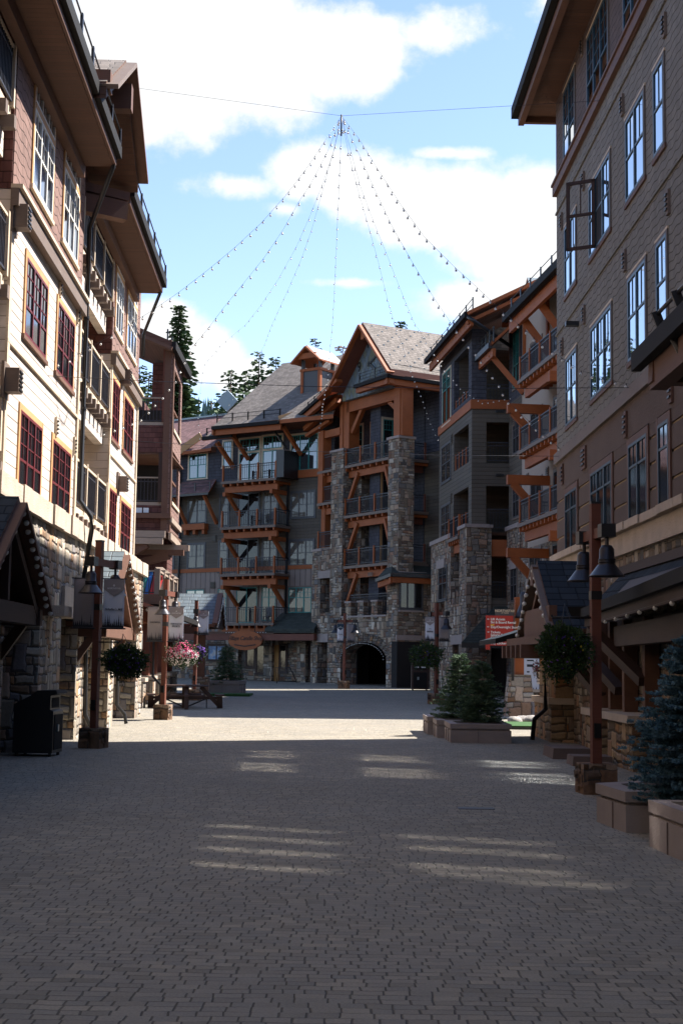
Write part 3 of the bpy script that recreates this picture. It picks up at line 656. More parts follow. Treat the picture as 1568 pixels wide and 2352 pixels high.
# pipes, vents, speakers
downpipe(LB, [P(ze[0]-.1,.85,EZ-.1), P(ze[0]-.1,.8,EZ-.4), P(.05,.12,EZ-1.3), P(.05,.12,5.2), P(.1,.36,4.85), P(.25,.36,4.6), P(.25,.2,3.3), P(.75,.2,2.9), P(.95,.2,2.6), P(1.25,.2,.5), P(1.35,.42,.05)], .055)
downpipe(LB, [P(6.3,.22,2.5), P(6.75,.22,2.1), P(6.75,.22,.55), P(7.0,.4,.3), P(7.0,.45,.05)], .05)
downpipe(LB, [P(zr2[0]-.1,.85,EZ-.1), P(zr2[0]-.2,.8,EZ-.4), P(11.3,.12,EZ-1.1), P(11.3,.12,EZ-1.8)], .05)
for tl in (('A',160,1840),('B',85,1090),('B',1052,1060),('B',1022,1960)):
    u, z = LF.uz(*tl, .1); v = MB(); v.box(LF, u-.22, u+.22, 0, .05, z-.3, z+.3, 'trim_taupe'); v.box(LF, u-.15, u+.15, .05, .28, z-.2, z+.2, 'trim_taupe')
    for i in range(5): v.box(LF, u-.13, u+.13, .28, .3, z-.17+.075*i, z-.14+.075*i, 'metal_black')
    v.build('vent', LB)
for tl in (('B',500,300),('B',650,530),('B',465,1480),('B',620,1640)): vent(LB, LF, *LF.uz(*tl), .12, .4, 'trim_tan')
# gabled entrance canopies over the arcade
def canopy(B, F, uc, w_, za, zf, o1, o0=-.1, top='roof_slate_dark', tim='timber_dark', tr='timber_brown'):
    """street-facing gable: apex at u=uc"""
    P = F.P; m = MB(); t = .12
    for s_ in (-1,1):
        a, b, c, d = P(uc+s_*w_,o1,zf), P(uc+s_*w_,o0,zf), P(uc,o0,za), P(uc,o1,za)
        q = [a,b,c,d] if s_ > 0 else [b,a,d,c]; m.hexa([x-UP*t for x in q]+q, 'soffit_brown', top)
    ro = m.build('canopy_roof', B)
    m = MB()
    for s_ in (-1,1): m.beam(P(uc+s_*(w_+.03),o1+.03,zf-.12), P(uc,o1+.03,za-.12), .07, .2, tr, F.n); m.beam(P(uc+s_*(w_-.25),o1-.15,zf-.25), P(uc,o1-.15,za-.45), .14, .22, tim, F.n)
    m.box(F, uc-w_+.2, uc+w_-.2, o1-.3, o1-.05, zf-.32, zf-.02, tim); m.beam(P(uc,o1-.16,zf), P(uc,o1-.16,za-.4), .14, .14, tim, F.n)
    for s_ in (-1,1): m.beam(P(uc+s_*(w_-.35),o0,zf-.2), P(uc+s_*(w_-.35),o1,zf-.2), .22, .26, tim); m.beam(P(uc+s_*(w_-.35),o1-.3,zf-.3), P(uc+s_*(w_-.35),o0,zf-1.1), .14, .16, tim)
    m.build('canopy_frame', B, ro)
    return ro
c1 = LF.uz('X',44,1140,.75); c1f = LF.uz('X',105,1400,.75); canopy(LB, LF, c1[0], c1f[0]-c1[0], c1[1], c1f[1]+.05, .75)
c2 = LF.uz('X',287,1266,.75); c2f = LF.uz('X',315,1447,.75); canopy(LB, LF, c2[0], c2f[0]-c2[0], c2[1], c2f[1]+.05, .75, top='roof_slate', tim='timber_brown')
for (c, f, nm) in ((c1, c1f, 'globe bulbs edging the dark slate porch gable near the bear-proof bin'), (c2, c2f, 'globe bulbs edging the slate porch gable behind the two tall grey banners')):
    w_ = f[0]-c[0]; bulbs_along('light_string', nm, [P(c[0]-w_,.83,f[1]-.05), P(c[0],.83,c[1]-.12), P(c[0]+w_,.83,f[1]-.05)], 26, .045, 'bulb strings on porch gables', drop=.02)
m = MB(); m.box(LF, -3.9, -3.0, .15, .5, 2.55, 2.75, 'cap_stone'); m.box(LF, .9, 1.4, .14, .5, 2.7, 2.9, 'metal_bronze'); each(m, 'ledge', LB)
# ================================================================ shingled porch tower with stacked balconies
PB = Root('porch_building', 'red shingled building with stacked open porches and a timber and stone shop arcade below', 'building', (-8,56,0))
PF = Fc((-10,53),(1,0)); Y0 = 53
def pu(k,x,y,o=0): return PF.uz(k,x,y,o)
xr = pu('Q',430,1400)[0]; xl = pu('X',305,1000)[0]-1.5; xc = pu('Q',345,1400)[0]    # tower edges and column
PS = Fc(PF.P(xr,0,0).xy, (-.0294,1)); LS = 4.4
zz = [pu('Q',200,1560)[1], pu('Q',200,1230)[1], pu('Q',200,1060)[1], pu('Q',150,530)[1], pu('Q',150,280)[1], pu('Q',150,115)[1], pu('X',390,775)[1]]
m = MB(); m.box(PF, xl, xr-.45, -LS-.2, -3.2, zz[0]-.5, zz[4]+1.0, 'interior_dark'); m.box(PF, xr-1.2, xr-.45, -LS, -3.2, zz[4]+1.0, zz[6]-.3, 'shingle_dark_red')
for z in (zz[1], zz[4]): m.box(PF, xl, xc, -3.2, -.1, z-.12, z, 'timber_grey')
m.box(PF, xl, xc+.02, -.28, -.08, zz[0], zz[1]-.12, 'shingle_dark_red'); m.box(PF, xl, xc+.02, -.28, -.08, zz[3]-.35, zz[4]-.12, 'shingle_dark_red'); m.box(PF, xl, xr, -LS, -.1, zz[3]-.42, zz[3]-.36, 'soffit_brown'); m.box(PF, xl, xr, -LS, -.1, zz[0]-.1, zz[0], 'soffit_brown')
m.box(PF, xl, xr-.35, -LS, -2.7, 2.5, zz[0]-.1, 'shingle_dark_red'); m.build('wall', PB)
m = MB(); m.box(PF, xc-.03, xr-.07, -.5, .02, zz[0]-.3, zz[6]-.1, 'timber_brown'); m.box(PF, xc-.17, xc, -.42, -.02, zz[1], zz[3]-.35, 'timber_dark'); m.box(PF, xc-.1, xc, -.42, -.02, zz[4], zz[6]-.35, 'timber_red')
m.box(PF, xl, xc+.35, .0, .16, pu('Q',200,1425)[1], pu('Q',200,1365)[1], 'timber_brown'); m.box(PF, xl, xr-.1, -.3, .22, pu('Q',200,1655)[1], pu('Q',200,1575)[1], 'timber_grey'); m.box(PF, xl, xc+.1, .02, .3, pu('Q',200,1735)[1], pu('Q',200,1662)[1], 'timber_grey'); m.box(PF, xl, xr+.55, -2.4, -2.1, pu('Q',500,1755)[1], pu('Q',500,1685)[1], 'timber_grey')
m.box(PF, xl, xc+.75, -1.2, -.9, pu('Q',200,1835)[1], pu('Q',200,1770)[1], 'timber_brown')
m.beam(PF.P(xl+.2,-.3,pu('Q',40,1960)[1]-.4), PF.P(xc-.5,.1,pu('Q',120,1730)[1]), .24, .3, 'timber_brown'); m.beam(PF.P(xc-1.5,-1.1,pu('Q',80,1985)[1]), PF.P(xc+.2,-1.0,pu('Q',200,1835)[1]), .24, .3, 'timber_brown'); m.build('timber_frame', PB)
# street side of the tower, with window-like openings
hs = [(.75,LS-.6,PS.uz('Q',460,1230)[1],PS.uz('Q',460,600)[1]),(.75,LS-.6,PS.uz('Q',460,330)[1],PS.uz('B',1480,1000)[1])]
m = MB(); wall(m, PS, 0, LS, zz[0]-.1, zz[6]-.3, -.08, 0, 'shingle_red', hs)
m.build('side_wall', PB)
m = MB()
for h in hs: m.box(PS, h[0]-.1, h[1]+.1, -.3, .06, h[2]-.12, h[2], 'trim_tan'); m.box(PS, h[0], h[1], -.2, -.1, h[2]+.9, h[2]+.98, 'timber_brown')
m.box(PS, -.02, LS, .0, .1, zz[0]-.35, zz[0]-.1, 'timber_grey'); m.box(PS, -.02, LS, .0, .12, zz[1]-.75, zz[1]-.55, 'timber_grey'); m.box(PS, -.02, .3, .0, .05, zz[0], zz[6]-.3, 'timber_brown'); m.build('trim', PB)
m = MB(); zt = zz[6]
rl = pu('X',318,755,.7); rr = pu('X',397,792,.7); a, b = PF.P(rl[0]-2.5,.7,rl[1]+1.1), PF.P(rr[0],.7,rr[1]+.12); c, d = PF.P(rr[0],-LS-.5,rr[1]+.12), PF.P(rl[0]-2.5,-LS-.5,rl[1]+1.1)
m.hexa([a-UP*.3,b-UP*.3,c-UP*.3,d-UP*.3,a,b,c,d], 'soffit_brown', 'roof_brown'); ro = m.build('roof', PB)
m = MB(); m.beam(b+Vector((.05,-.05,-.15)), c+Vector((.05,0,-.15)), .16, .3, 'metal_gutter'); m.build('gutter', PB, ro)
m = MB(); m.beam(a+Vector((0,-.03,-.3)), b+Vector((0,-.03,-.3)), .12, .42, 'timber_brown', Vector((0,-1,0))); m.build('rake_beam', PB, ro)
snow_rail(PB, [b+Vector((-.25,.4,.12)), c+Vector((-.25,0,.12))], ro, .4, 1.1, bars=1)
for z0 in (zz[1], zz[4]): railing(PB, None, PF, xl, xc-.05, -.2, z0-.03, 1.0, 9, 'timber_grey', 'metal_rail', .13, cap='timber_grey', ends=False)
m = MB(); m.box(PF, xc-1.05, xc-.75, -.06, -.055, zz[1]-.42, zz[1]-.22, 'print_white'); m.box(PF, xc-.7, xc-.5, -.06, -.055, zz[1]-.40, zz[1]-.22, 'print_white'); m.build('notice', PB)
# wing roof glimpsed past the lodge, behind the porch
m = MB(); m.box(PF, xl-2, xl+.9, -12, -7.2, 0, zz[6]-1.2, 'shingle_dark_red'); m.build('wall', PB)
# deck with skis, shop arcade below
zd = pu('R',300,375,1.2)[1]; dx1 = pu('Q',325,2200,1.4)[0]
m = MB(); m.box(PF, xl, dx1+.1, -4.5, 1.4, zd-.28, zd, 'trim_taupe'); m.box(PF, xl, dx1+.1, 1.4, 1.5, zd-.32, zd+.04, 'timber_brown'); dk = m.build('deck', PB)
rlz = pu('Q',300,2040,1.4)[1]-zd
railing(PB, dk, PF, xl, dx1-.1, 1.38, zd, rlz, 9, 'trim_taupe', 'metal_rail', .15, .2, cap='timber_grey')
DS = Fc(PF.P(dx1-.1,1.38,0).xy, (-.0294,1))
for i in range(1,5):
    p = MB(); p.box(DS, i*1.9-.1, i*1.9+.1, -.1, .1, zd, zd+rlz+.12, 'timber_grey'); p.prism([DS.P(i*1.9-.14,.14,zd+rlz+.12), DS.P(i*1.9+.14,.14,zd+rlz+.12), DS.P(i*1.9,0,zd+rlz+.24)], DS.n*-.28, 'timber_grey'); p.build('post', PB, dk)
    g = MB(); g.box(DS, (i-1)*1.9+.15, i*1.9-.15, -.01, .01, zd+.12, zd+rlz-.1, 'glass_lit'); g.build('pane', PB, dk)
m = MB(); m.box(DS, 0, 7.7, -.06, .06, zd+rlz-.05, zd+rlz+.02, 'timber_grey'); m.build('handrail', PB, dk)
for i, (mt, dx, nm) in enumerate((('print_white',0,'white'),('ski_teal',.28,'teal'),('ski_blue',.55,'blue'),('ski_red',.85,'red'),('ski_red',1.15,'red and short'))):
    s_ = MB(); u0 = pu('Q',95,2200,0)[0]+dx*.62; hh = rlz*(.92 if i != 4 else .7)
    s_.beam(PF.P(u0,.9,zd+.01), PF.P(u0+.1,.45,zd+hh), .14, .03, mt, PF.n); s_.beam(PF.P(u0+.1,.45,zd+hh), PF.P(u0+.1,.52,zd+hh+.12), .12, .03, mt, PF.n)
    solo(s_, 'ski', f'{nm} ski leaning among others on the deck over the shop arcade', 'ski', 'skis leaning on the deck')
# arcade: timber posts on stone bases along the street
AS = Fc((pu('R',175,1680,2)[0]-10, 50.5), (-.0294,1))
for i, u in enumerate((-.2, 3.2, 6.2, 9.5, 13)):
    p = MB(); p.box(AS, u-.45, u+.45, -1.0, .1, gz(50+u)-.05, gz(50+u)+.92, 'stone_tan'); b_ = p.build('pillar', PB)
    p = MB(); p.box(AS, u-.52, u+.52, -1.08, .17, gz(50+u)+.92, gz(50+u)+1.06, 'cap_stone'); p.build('cap', PB, b_)
    p = MB(); p.box(AS, u-.22, u+.22, -.75, -.1, gz(50+u)+1.06, zd-.5, 'timber_red' if i else 'timber_orange'); p.build('post', PB, b_)
m = MB(); m.box(AS, -.6, 14, -.85, .0, zd-1.0, zd-.45, 'timber_orange'); m.build('beam', PB)
m = MB(); P = AS.P; slab(m, P(-.8,1.3,zd-.75), P(7,1.3,zd-.75), P(7,-1.2,zd+.1), P(-.8,-1.2,zd+.1), .14, 'roof_slate_dark', 'timber_red'); sr_ = m.build('shed_roof', PB)
m = MB(); m.beam(P(-.85,1.38,zd-.85), P(7,1.38,zd-.85), .13, .18, 'metal_gutter'); m.build('gutter', PB, sr_)
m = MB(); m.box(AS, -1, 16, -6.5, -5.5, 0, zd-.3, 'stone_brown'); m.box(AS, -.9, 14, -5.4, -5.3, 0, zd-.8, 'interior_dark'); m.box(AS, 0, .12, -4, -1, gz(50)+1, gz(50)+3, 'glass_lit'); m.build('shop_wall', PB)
downpipe(PB, [P(.6,1.1,zd-.9), P(.6,.3,zd-1.3), P(.6,.3,gz(50)+1.1), P(1.0,.55,gz(50)+.8), P(1.0,.55,gz(50)+.03)], .05)
# low slate gable roof beyond the arcade
SR = Fc((-9, 62), (1,0)); u0 = SR.uz('R',590,345)[0]; u1 = SR.uz('R',1300,345)[0]; zt = SR.uz('R',900,345)[1]; zb = SR.uz('R',900,790,2.2)[1]
m = MB(); P = SR.P; a, b, c, d = P(u0-2,2.2,zb), P(SR.uz('R',1215,790,2.2)[0],2.2,zb), P(u1,0,zt), P(u0-2,0,zt); m.hexa([x-UP*.12 for x in (a,b,c,d)]+[a,b,c,d], 'soffit_brown', 'roof_slate')
a2 = P(SR.uz('R',1215,790,2.2)[0]+0,-2.4,zb); d2 = P(u0-2,-2.4,zb); m.hexa([x-UP*.12 for x in (d,c,a2,d2)]+[d,c,a2,d2], 'soffit_brown', 'roof_slate'); sr_ = m.build('canopy_roof', PB)
m = MB(); m.prism([b-UP*.15, a2-UP*.15, c-UP*.3], Vector((-.1,0,0)), 'timber_dark'); m.beam(b, c, .1, .22, 'timber_brown', Vector((1,0,0))); m.beam(a2, c, .1, .22, 'timber_brown', Vector((1,0,0))); m.beam(P(u0-2,2.1,zb-.25), P(u1-.3,2.1,zb-.25), .3, .35, 'timber_dark'); m.build('canopy_frame', PB, sr_)
for ux in (u1-.6, u1-2.6):
    p = MB(); g0 = gz(60); p.box(SR, ux-.35, ux+.35, 1.3, 2.0, g0-.05, g0+.9, 'stone_grey'); b_ = p.build('pillar', PB); p = MB(); p.box(SR, ux-.15, ux+.15, 1.5, 1.8, g0+.9, zb-.3, 'timber_brown'); p.build('post', PB, b_)
bulbs_along('light_string', 'globe bulbs edging the slate gable beside the candle shop balconies', [b+Vector((.12,0,-.1)), c+Vector((.12,0,-.1)), a2+Vector((.12,0,-.1))], 40, .04, 'bulb strings on porch gables', drop=.02)
bulbs_along('light_string', 'few globe bulbs under the timber beam of the shop arcade', [AS.P(-.6,.1,zd-.5), AS.P(4,.1,zd-.5)], 6, .05, 'bulb strings on porch gables', drop=.02)
# ================================================================ clock gable building
TF = Fc((3.21,80),(.515,-.857)); TR = Fc((3.21,80),(.857,.515))
CB = Root('clock_gable_building', 'stone and timber lodge with a clock in its steep gable and an arched passage', 'building', (1,83,0))
G0 = gz(80)
P = TF.P; OR = 'timber_orange'
COLZ = 14.5
m = MB()
m.box(TF, -1.1, -.0, -1.05, 0, G0-.1, COLZ, 'stone_grey'); m.build('pillar', CB)
m = MB(); m.box(TF, -7.5, -6.1, -1.1, 0, G0-.1, COLZ, 'stone_grey'); m.build('pillar', CB)
m = MB(); m.box(TF, -1.2, .08, -1.12, .08, COLZ, COLZ+.14, 'cast_stone'); m.box(TF, -7.6, -6.0, -1.2, .08, COLZ, COLZ+.14, 'cast_stone'); each(m, 'column_cap', CB)
for (a, b, oo) in ((-7.0,-5.9,-.25),(-.75,.15,-.1)):
    m = MB(); 
    for i in range(3): q = a+(b-a)*i/3; m.box(TF, q+.01, q+(b-a)/3-.01, oo-.75, oo-(.05 if i == 1 else 0), COLZ+.14, 18.3 if b > 0 else 17.9, OR)
    for i in range(3): m.box(TR, .05+.22*i, .25+.22*i, -.6, -.02, COLZ+.14, 18.3, OR) if b > 0 else 0
    m.build('timber_post', CB)
# stone ground storey with arch
zA = 4.4
def arch(mb, F, u0, u1, z0, z1, zs, o0, o1, m, n=16, ring='stone_block'):
    """wall between z0..z1 over an arched opening u0..u1 springing at zs"""
    r = (u1-u0)/2; uc = (u0+u1)/2; rise = 2.95-zs
    pts = [(uc-r*math.cos(math.pi*i/n), zs+rise*math.sin(math.pi*i/n)) for i in range(n+1)]
    for i in range(n):
        (a, za_), (b, zb_) = pts[i], pts[i+1]; q = [F.P(a,o1,za_),F.P(b,o1,zb_),F.P(b,o1,z1),F.P(a,o1,z1)]; mb.prism(q, F.n*(o0-o1), m)
    rg = MB(); r2 = .5
    for i in range(n):
        a0, a1 = math.pi*i/n, math.pi*(i+1)/n; e = .012; q = []
        for (rr, a) in ((0,a0+e),(0,a1-e),(r2,a1-e),(r2,a0+e)): q.append(F.P(uc-(r+rr)*math.cos(a), o1+.05, zs+(rise+rr)*math.sin(a)))
        rg.prism(q, F.n*-.3, ring)
    return rg
m = MB(); rg = arch(m, TF, -6.1, -1.1, G0, zA, 1.9, -.9, -.04, 'stone_grey'); m.build('wall', CB); rg.build('arch_ring', CB)
hA = [(-8.9,-7.45,G0-.2,2.95),(-8.75,-7.6,5.3,8.1),(-8.75,-7.6,8.9,12.0)]
m = MB(); wall(m, TF, -9.75, -7.5, G0-.1, 8.55, -.8, -.05, 'stone_grey', [(-8.95,-7.75,G0-.2,2.95),(-8.75,-7.55,4.75,6.85)]); m.box(TF, -6.2, -5.6, -3, -1.0, 3.4, 14.2, 'stone_grey'); m.build('wall', CB)
m = MB(); m.box(TF, -9.05, -7.6, -.4, .02, 2.95, 3.45, 'cast_stone'); m.box(TF, -8.9, -7.45, -.4, .02, 6.85, 7.3, 'cast_stone'); m.box(TF, -9.8, -8.6, -.85, .0, 8.55, 8.7, 'cast_stone'); each(m, 'lintel', CB)
m = MB()                                           # crenellated parapet of the first balcony
for a in (-5.6,-4.2,-2.7): m.box(TF, a, a+.65, -.5, .03, 4.3, 5.25, 'stone_grey'); m.box(TF, a-.04, a+.69, -.54, .07, 5.25, 5.35, 'cast_stone')
m.box(TF, -6.1, -1.1, -.45, .05, 4.38, 4.48, 'cast_stone'); each(m, 'parapet', CB)
railing(CB, None, TF, -6.1, -1.15, -.3, 4.5, 1.25, 9, OR, 'metal_rail', .16, ends=False)
# back wall of the balconies, floors, doors
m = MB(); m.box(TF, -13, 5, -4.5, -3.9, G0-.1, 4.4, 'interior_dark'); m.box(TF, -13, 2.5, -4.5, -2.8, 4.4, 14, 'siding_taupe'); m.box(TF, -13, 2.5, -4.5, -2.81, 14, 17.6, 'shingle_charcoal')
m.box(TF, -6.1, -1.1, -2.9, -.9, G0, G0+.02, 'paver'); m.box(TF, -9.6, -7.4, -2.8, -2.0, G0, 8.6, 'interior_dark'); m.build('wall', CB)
for zf, nx in ((4.5,0),(7.42,1),(10.46,1),(13.5,1)):
    if nx: balcony(CB, TF, -6.05, -1.15, zf+.05, 2.8, -.12, OR, 'trim_taupe', 1.65, (False,False), .62, .4, False, 1.0)
    else: m = MB(); m.box(TF, -6.1, -1.1, -2.8, -.5, 4.3, 4.45, 'trim_taupe'); m.build('floor', CB)
    if nx:
        for (a, b, s_) in ((-5.95,-4.9,1),(-1.2,-1.9,-1)):
            br_ = MB(); br_.beam(P(a,-.35,zf-2.15), P(b,-.35,zf-.45), .2, .22, OR, TF.n); br_.build('brace', CB)
    top_ = zf > 13
    k = dict(trim='trim_tan' if top_ else 'trim_ochre', frame='paint_teal' if top_ else 'interior_dark', tw=.14, o=-2.8, sill='trim_taupe', glass='glass_dim')
    if top_:
        window(CB, TF, -7.4, -5.0, zf+.15, 16.6, nx=3, grid=(3,1,0), transom=(zf+2.15,zf+2.28), **k); window(CB, TF, -9.9, -8.45, zf+.15, 16.65, nx=1, grid=(5,2,.3), **k); window(CB, TF, -3.3, -1.8, zf+.15, 16.6, nx=2, grid=(3,1,0), transom=(zf+2.15,zf+2.28), **k)
    else:
        window(CB, TF, -7.5, -5.3, zf+.15, zf+2.4, nx=3, grid=(1,1,0), **k); window(CB, TF, -9.5, -8.35, zf+.15, zf+2.25, nx=1, grid=(1,1,0), **k); window(CB, TF, -3.2, -1.9, zf+.15, zf+2.4, nx=2, grid=(1,1,0), **k)
    g = MB(); g.box(TF, -8.4, -7.5, -2.6, -2.2, zf+.05, zf+1.15, 'cloth_taupe' if top_ else 'interior_dark'); g.build('cabinet', CB)
# east return: narrow balconies between the pillar and the next wing
for zf in (7.6,10.5,13.55):
    balcony(CB, TR, 1.0, 2.65, zf, 2.2, -1.2, 'timber_red', 'trim_taupe', 1.7, (False,False), .6, .35, False, 1.0, bdrop=1)
m = MB(); m.box(TR, .9, 6, -4.5, -3.4, 4, 18.2, 'shingle_charcoal'); m.box(TR, 2.75, 6, -3.4, -1.5, 0, 18.0, 'shingle_charcoal'); m.build('wall', CB)
for zf in (7.6,10.5,13.55):
    k = dict(trim='trim_tan' if zf > 13 else 'trim_ochre', frame='paint_teal' if zf > 13 else 'paint_grey', tw=.14, glass='glass_dim'); window(CB, TR, 1.1, 2.4, zf+.1, zf+2.6, nx=2, grid=(3,2,.25), o=-3.4, **k)
# big beam, braces, gable with clock
m = MB(); m.box(TF, -6.3, -.5, -.75, -.25, 16.85, 17.5, OR); m.build('beam', CB)
for (a, z0, b, z1) in ((-5.85,15.6,-4.65,17.0),(-.75,16.2,-2.05,17.1)): m = MB(); m.beam(P(a,-.5,z0), P(b,-.5,z1), .26, .26, OR, TF.n); m.build('brace', CB)
ua, za = TF.uz('F',570,178,.9); ul, zl = TF.uz('F',265,800,.9); ur, zr = TF.uz('F',852,628,.9); za += .05
cl = TF.uz('F',395,930); m = MB(); m.prism([P(-6.15,.1,17.5), P(-.55,.1,17.5), P(-.75,.1,zr-.3), P(ua,.1,za-.45), P(-7.1,.1,zl-.25), P(-6.15,.1,17.9)], TF.n*-.3, 'diamond_shingle'); gw = m.build('gable_wall', CB)
m = MB(); back = -16
for (uu, z_) in ((ul,zl),(ur,zr)):
    a, b, c, d = P(uu,.95,z_), P(uu,back,z_), P(ua,back,za), P(ua,.95,za); q = [a,b,c,d] if uu > ua else [b,a,d,c]; m.hexa([x-UP*.35 for x in q]+q, 'timber_red', 'roof_brown')
gr_ = m.build('gable_roof', CB)
m = MB()
for (uu, z_) in ((ul,zl),(ur,zr)): m.beam(P(uu,.98,z_-.22), P(ua,.98,za-.22), .14, .5, OR, TF.n)
m.beam(P(ua,-.1,za-.8), P(ua,.95,za-.8), .34, .45, OR); m.build('rake_beam', CB, gr_)
# snow cleats on the roof slope
m = MB(); 
for i in range(9):
    for j in range(16):
        f = (i+.6)/9.6; o_ = .4 - j*1.0 - (.5 if i%2 else 0)
        if o_ < back: continue
        u = ua+(ur-ua)*f; z_ = za+(zr-za)*f; m.box(TF, u-.03, u+.03, o_-.04, o_+.04, z_-.02, z_+.05, 'metal_roof')
m.build('snow_cleats', CB, gr_)
# skirt roof under the gable and round the corner
c0 = TF.uz('F',505,750,1.0); c1_ = TF.uz('F',815,665,1.0); zs_ = 17.95
A_ = P(-3.3,1.0,zs_); B_ = P(.35,1.0,zs_+.05); C_ = TR.P(3.2,.8,zs_-.1); A2 = P(-3.1,.1,zs_+.45); B2 = P(-.45,.1,zs_+.5); C2 = TR.P(3.2,-.5,zs_+.6)
m = MB(); m.hexa([x-UP*.14 for x in (A_,B_,B2,A2)]+[A_,B_,B2,A2], OR, 'roof_brown'); m.hexa([x-UP*.14 for x in (B_,C_,C2,B2)]+[B_,C_,C2,B2], OR, 'roof_brown')
for j in range(12): pass
sk = m.build('skirt_roof', CB)
m = MB(); m.beam(A_-UP*.1, B_-UP*.1, .16, .2, 'metal_gutter'); m.beam(B_-UP*.1, C_-UP*.1, .16, .2, 'metal_gutter'); m.build('gutter', CB, sk)
m = MB(); m.beam(A_-UP*.32-TF.n*.25, B_-UP*.32-TF.n*.25, .3, .32, OR); m.beam(B_-UP*.35-TR.n*.25, C_-UP*.35-TR.n*.25, .3, .35, OR); m.build('eave_beam', CB, sk)
snow_rail(CB, [A_.lerp(A2,.3), B_.lerp(B2,.3), C_.lerp(C2,.3)], sk, .55, 1.3, bars=3)
# lower left skirt with its own gutter and timbers
D_ = P(-7.2,1.1,17.9); E_ = P(-10.2,.9,17.2); D2 = P(-5.9,-.2,18.35); E2 = P(-9.5,-1.6,18.6)
m = MB(); m.hexa([x-UP*.14 for x in (E_,D_,D2,E2)]+[E_,D_,D2,E2], OR, 'roof_brown'); m.beam(P(-7.3,1.0,17.75), P(-5.2,.9,18.55), .2, .45, OR, TF.n); sk = m.build('skirt_roof', CB)
m = MB(); m.beam(E_-UP*.12, D_-UP*.12, .16, .2, 'metal_gutter'); m.beam(E_-UP*.4-TF.n*.2, D_-UP*.4-TF.n*.2, .25, .32, OR); m.build('gutter', CB, sk)
snow_rail(CB, [E_.lerp(E2,.25), D_.lerp(D2,.25)], sk, .45, 1.0, bars=2, mat='metal_gutter')
m = MB(); 
dg = [TF.uz('F',x,y,.3) for x, y in ((5,1225),(300,935),(5,1290),(150,1190))]; m.beam(P(dg[0][0],.3,dg[0][1]), P(dg[1][0],.1,dg[1][1]), .3, .36, OR, TF.n); m.beam(P(dg[0][0],.0,dg[0][1]+.45), P(dg[1][0],-.1,dg[1][1]+.4), .2, .2, OR, TF.n); m.beam(P(dg[2][0],.2,dg[2][1]), P(dg[3][0]+.6,-.1,dg[3][1]+.3), .2, .3, OR, TF.n)
m.box(TF, -9.1, -6.9, -.5, -.2, 15.6, 16.05, OR); m.box(TF, -9.3, -8.75, -.7, -.1, 11.4, 16.1, OR); m.build('timber_frame', CB)
m = MB(); slab(m, P(dg[0][0]-.1,.45,dg[0][1]+.75), P(dg[0][0]-.1,-3,dg[0][1]+.75), P(dg[1][0],-3,dg[1][1]+.8), P(dg[1][0],.45,dg[1][1]+.8), .16, 'roof_brown', OR); m.build('valley_roof', CB)
for zf in (8.75,11.55,13.6 if 0 else 14.3-.75):
    balcony(CB, TF, -9.3, -7.55, zf, 2.0, -.15, OR, 'trim_taupe', 1.6, (False,False), .5, .4, False, 1.0)
m = MB(); m.box(TF, -9.25, -8.8, -.8, -.35, 8.8, 11.3, OR); m.build('timber_post', CB)
# clock
cu_, cz_ = TF.uz('F',640,582,.1)
ck = Root('clock', 'large numberless-ring clock with dark hands set in the blue shingled gable', 'clock', P(cu_,.1,cz_-1.3))
m = MB(); 
for k_ in range(12):
    if k_ % 3 == 0: continue
    a = R(30*k_); m.box(TF, cu_+1.25*math.sin(a)-.04, cu_+1.25*math.sin(a)+.04, -.0, .13, cz_+1.25*math.cos(a)-.1, cz_+1.25*math.cos(a)+.1, 'metal_black')
m.build('hour_mark', ck)
for t_, dx, dz in (('12',0,1.3),('3',1.2,0),('9',-1.2,0)): text(t_, TF, cu_+dx, cz_+dz, +.11, .95 if t_ == '12' else .85, 'metal_black', ck, name='numeral')
for (a, l, w_) in ((62,1.05,.13),(125,.7,.17)):
    h = MB(); d = Vector(TF.t*math.sin(R(a)) + UP*math.cos(R(a))); c_ = P(cu_,.16,cz_); h.beam(c_-d*.18, c_+d*l, .035, w_, 'metal_black', d.cross(TF.n)); h.build('hand', ck)
# stone bay between pillar and next wing
zb = 6.55; m = MB(); SB = TR
wall(m, SB, .05, 3.0, G0-.1, 6.5, -.9, .05, 'stone_grey', [(.95,1.75,4.3-0,4.3)] ); m.build('wall', CB)
c = SB.uz('G',935,620,.05); d = SB.uz('G',1150,905,.05); window(CB, SB, c[0], d[0], d[1], c[1], nx=3, grid=(1,1,0), trim='paint_grey', frame='paint_grey', tw=.06, o=.05, glass='glass_dim')
m = MB(); m.box(SB, c[0]-.12, d[0]+.25, .04, .12, c[1]+.08, c[1]+.5, 'cast_stone'); m.box(SB, c[0]-.1, d[0]+.1, .04, .14, d[1]-.2, d[1]-.1, 'cast_stone')
c = SB.uz('G',893,1160,.05); d = SB.uz('G',1170,1218,.05); m.box(SB, c[0], d[0], .04, .13, d[1], c[1], 'cast_stone'); each(m, 'lintel', CB)
c = SB.uz('G',905,1225,.06); d = SB.uz('G',1150,1680,.06); m = MB(); m.box(SB, c[0], d[0], -.5, .056, G0-.1, c[1], 'interior_dark'); m.box(SB, c[0], c[0]+.02, -.4, .3, 0, 0.01, 'interior_dark'); m.build('doorway', CB)
A_ = P(-1.3,.6,6.5); B_ = P(.3,.6,6.75); C_ = SB.P(3.2,.5,6.75); A2 = P(-1.3,-.3,7.4); B2 = SB.P(.4,-1.2,7.5); C2 = SB.P(3.2,-1.4,7.5)
m = MB(); m.hexa([x-UP*.12 for x in (B_,C_,C2,B2)]+[B_,C_,C2,B2], OR, 'roof_green'); m.hexa([x-UP*.12 for x in (A_,B_,B2,A2)]+[A_,B_,B2,A2], OR, 'roof_green'); sk = m.build('bay_roof', CB)
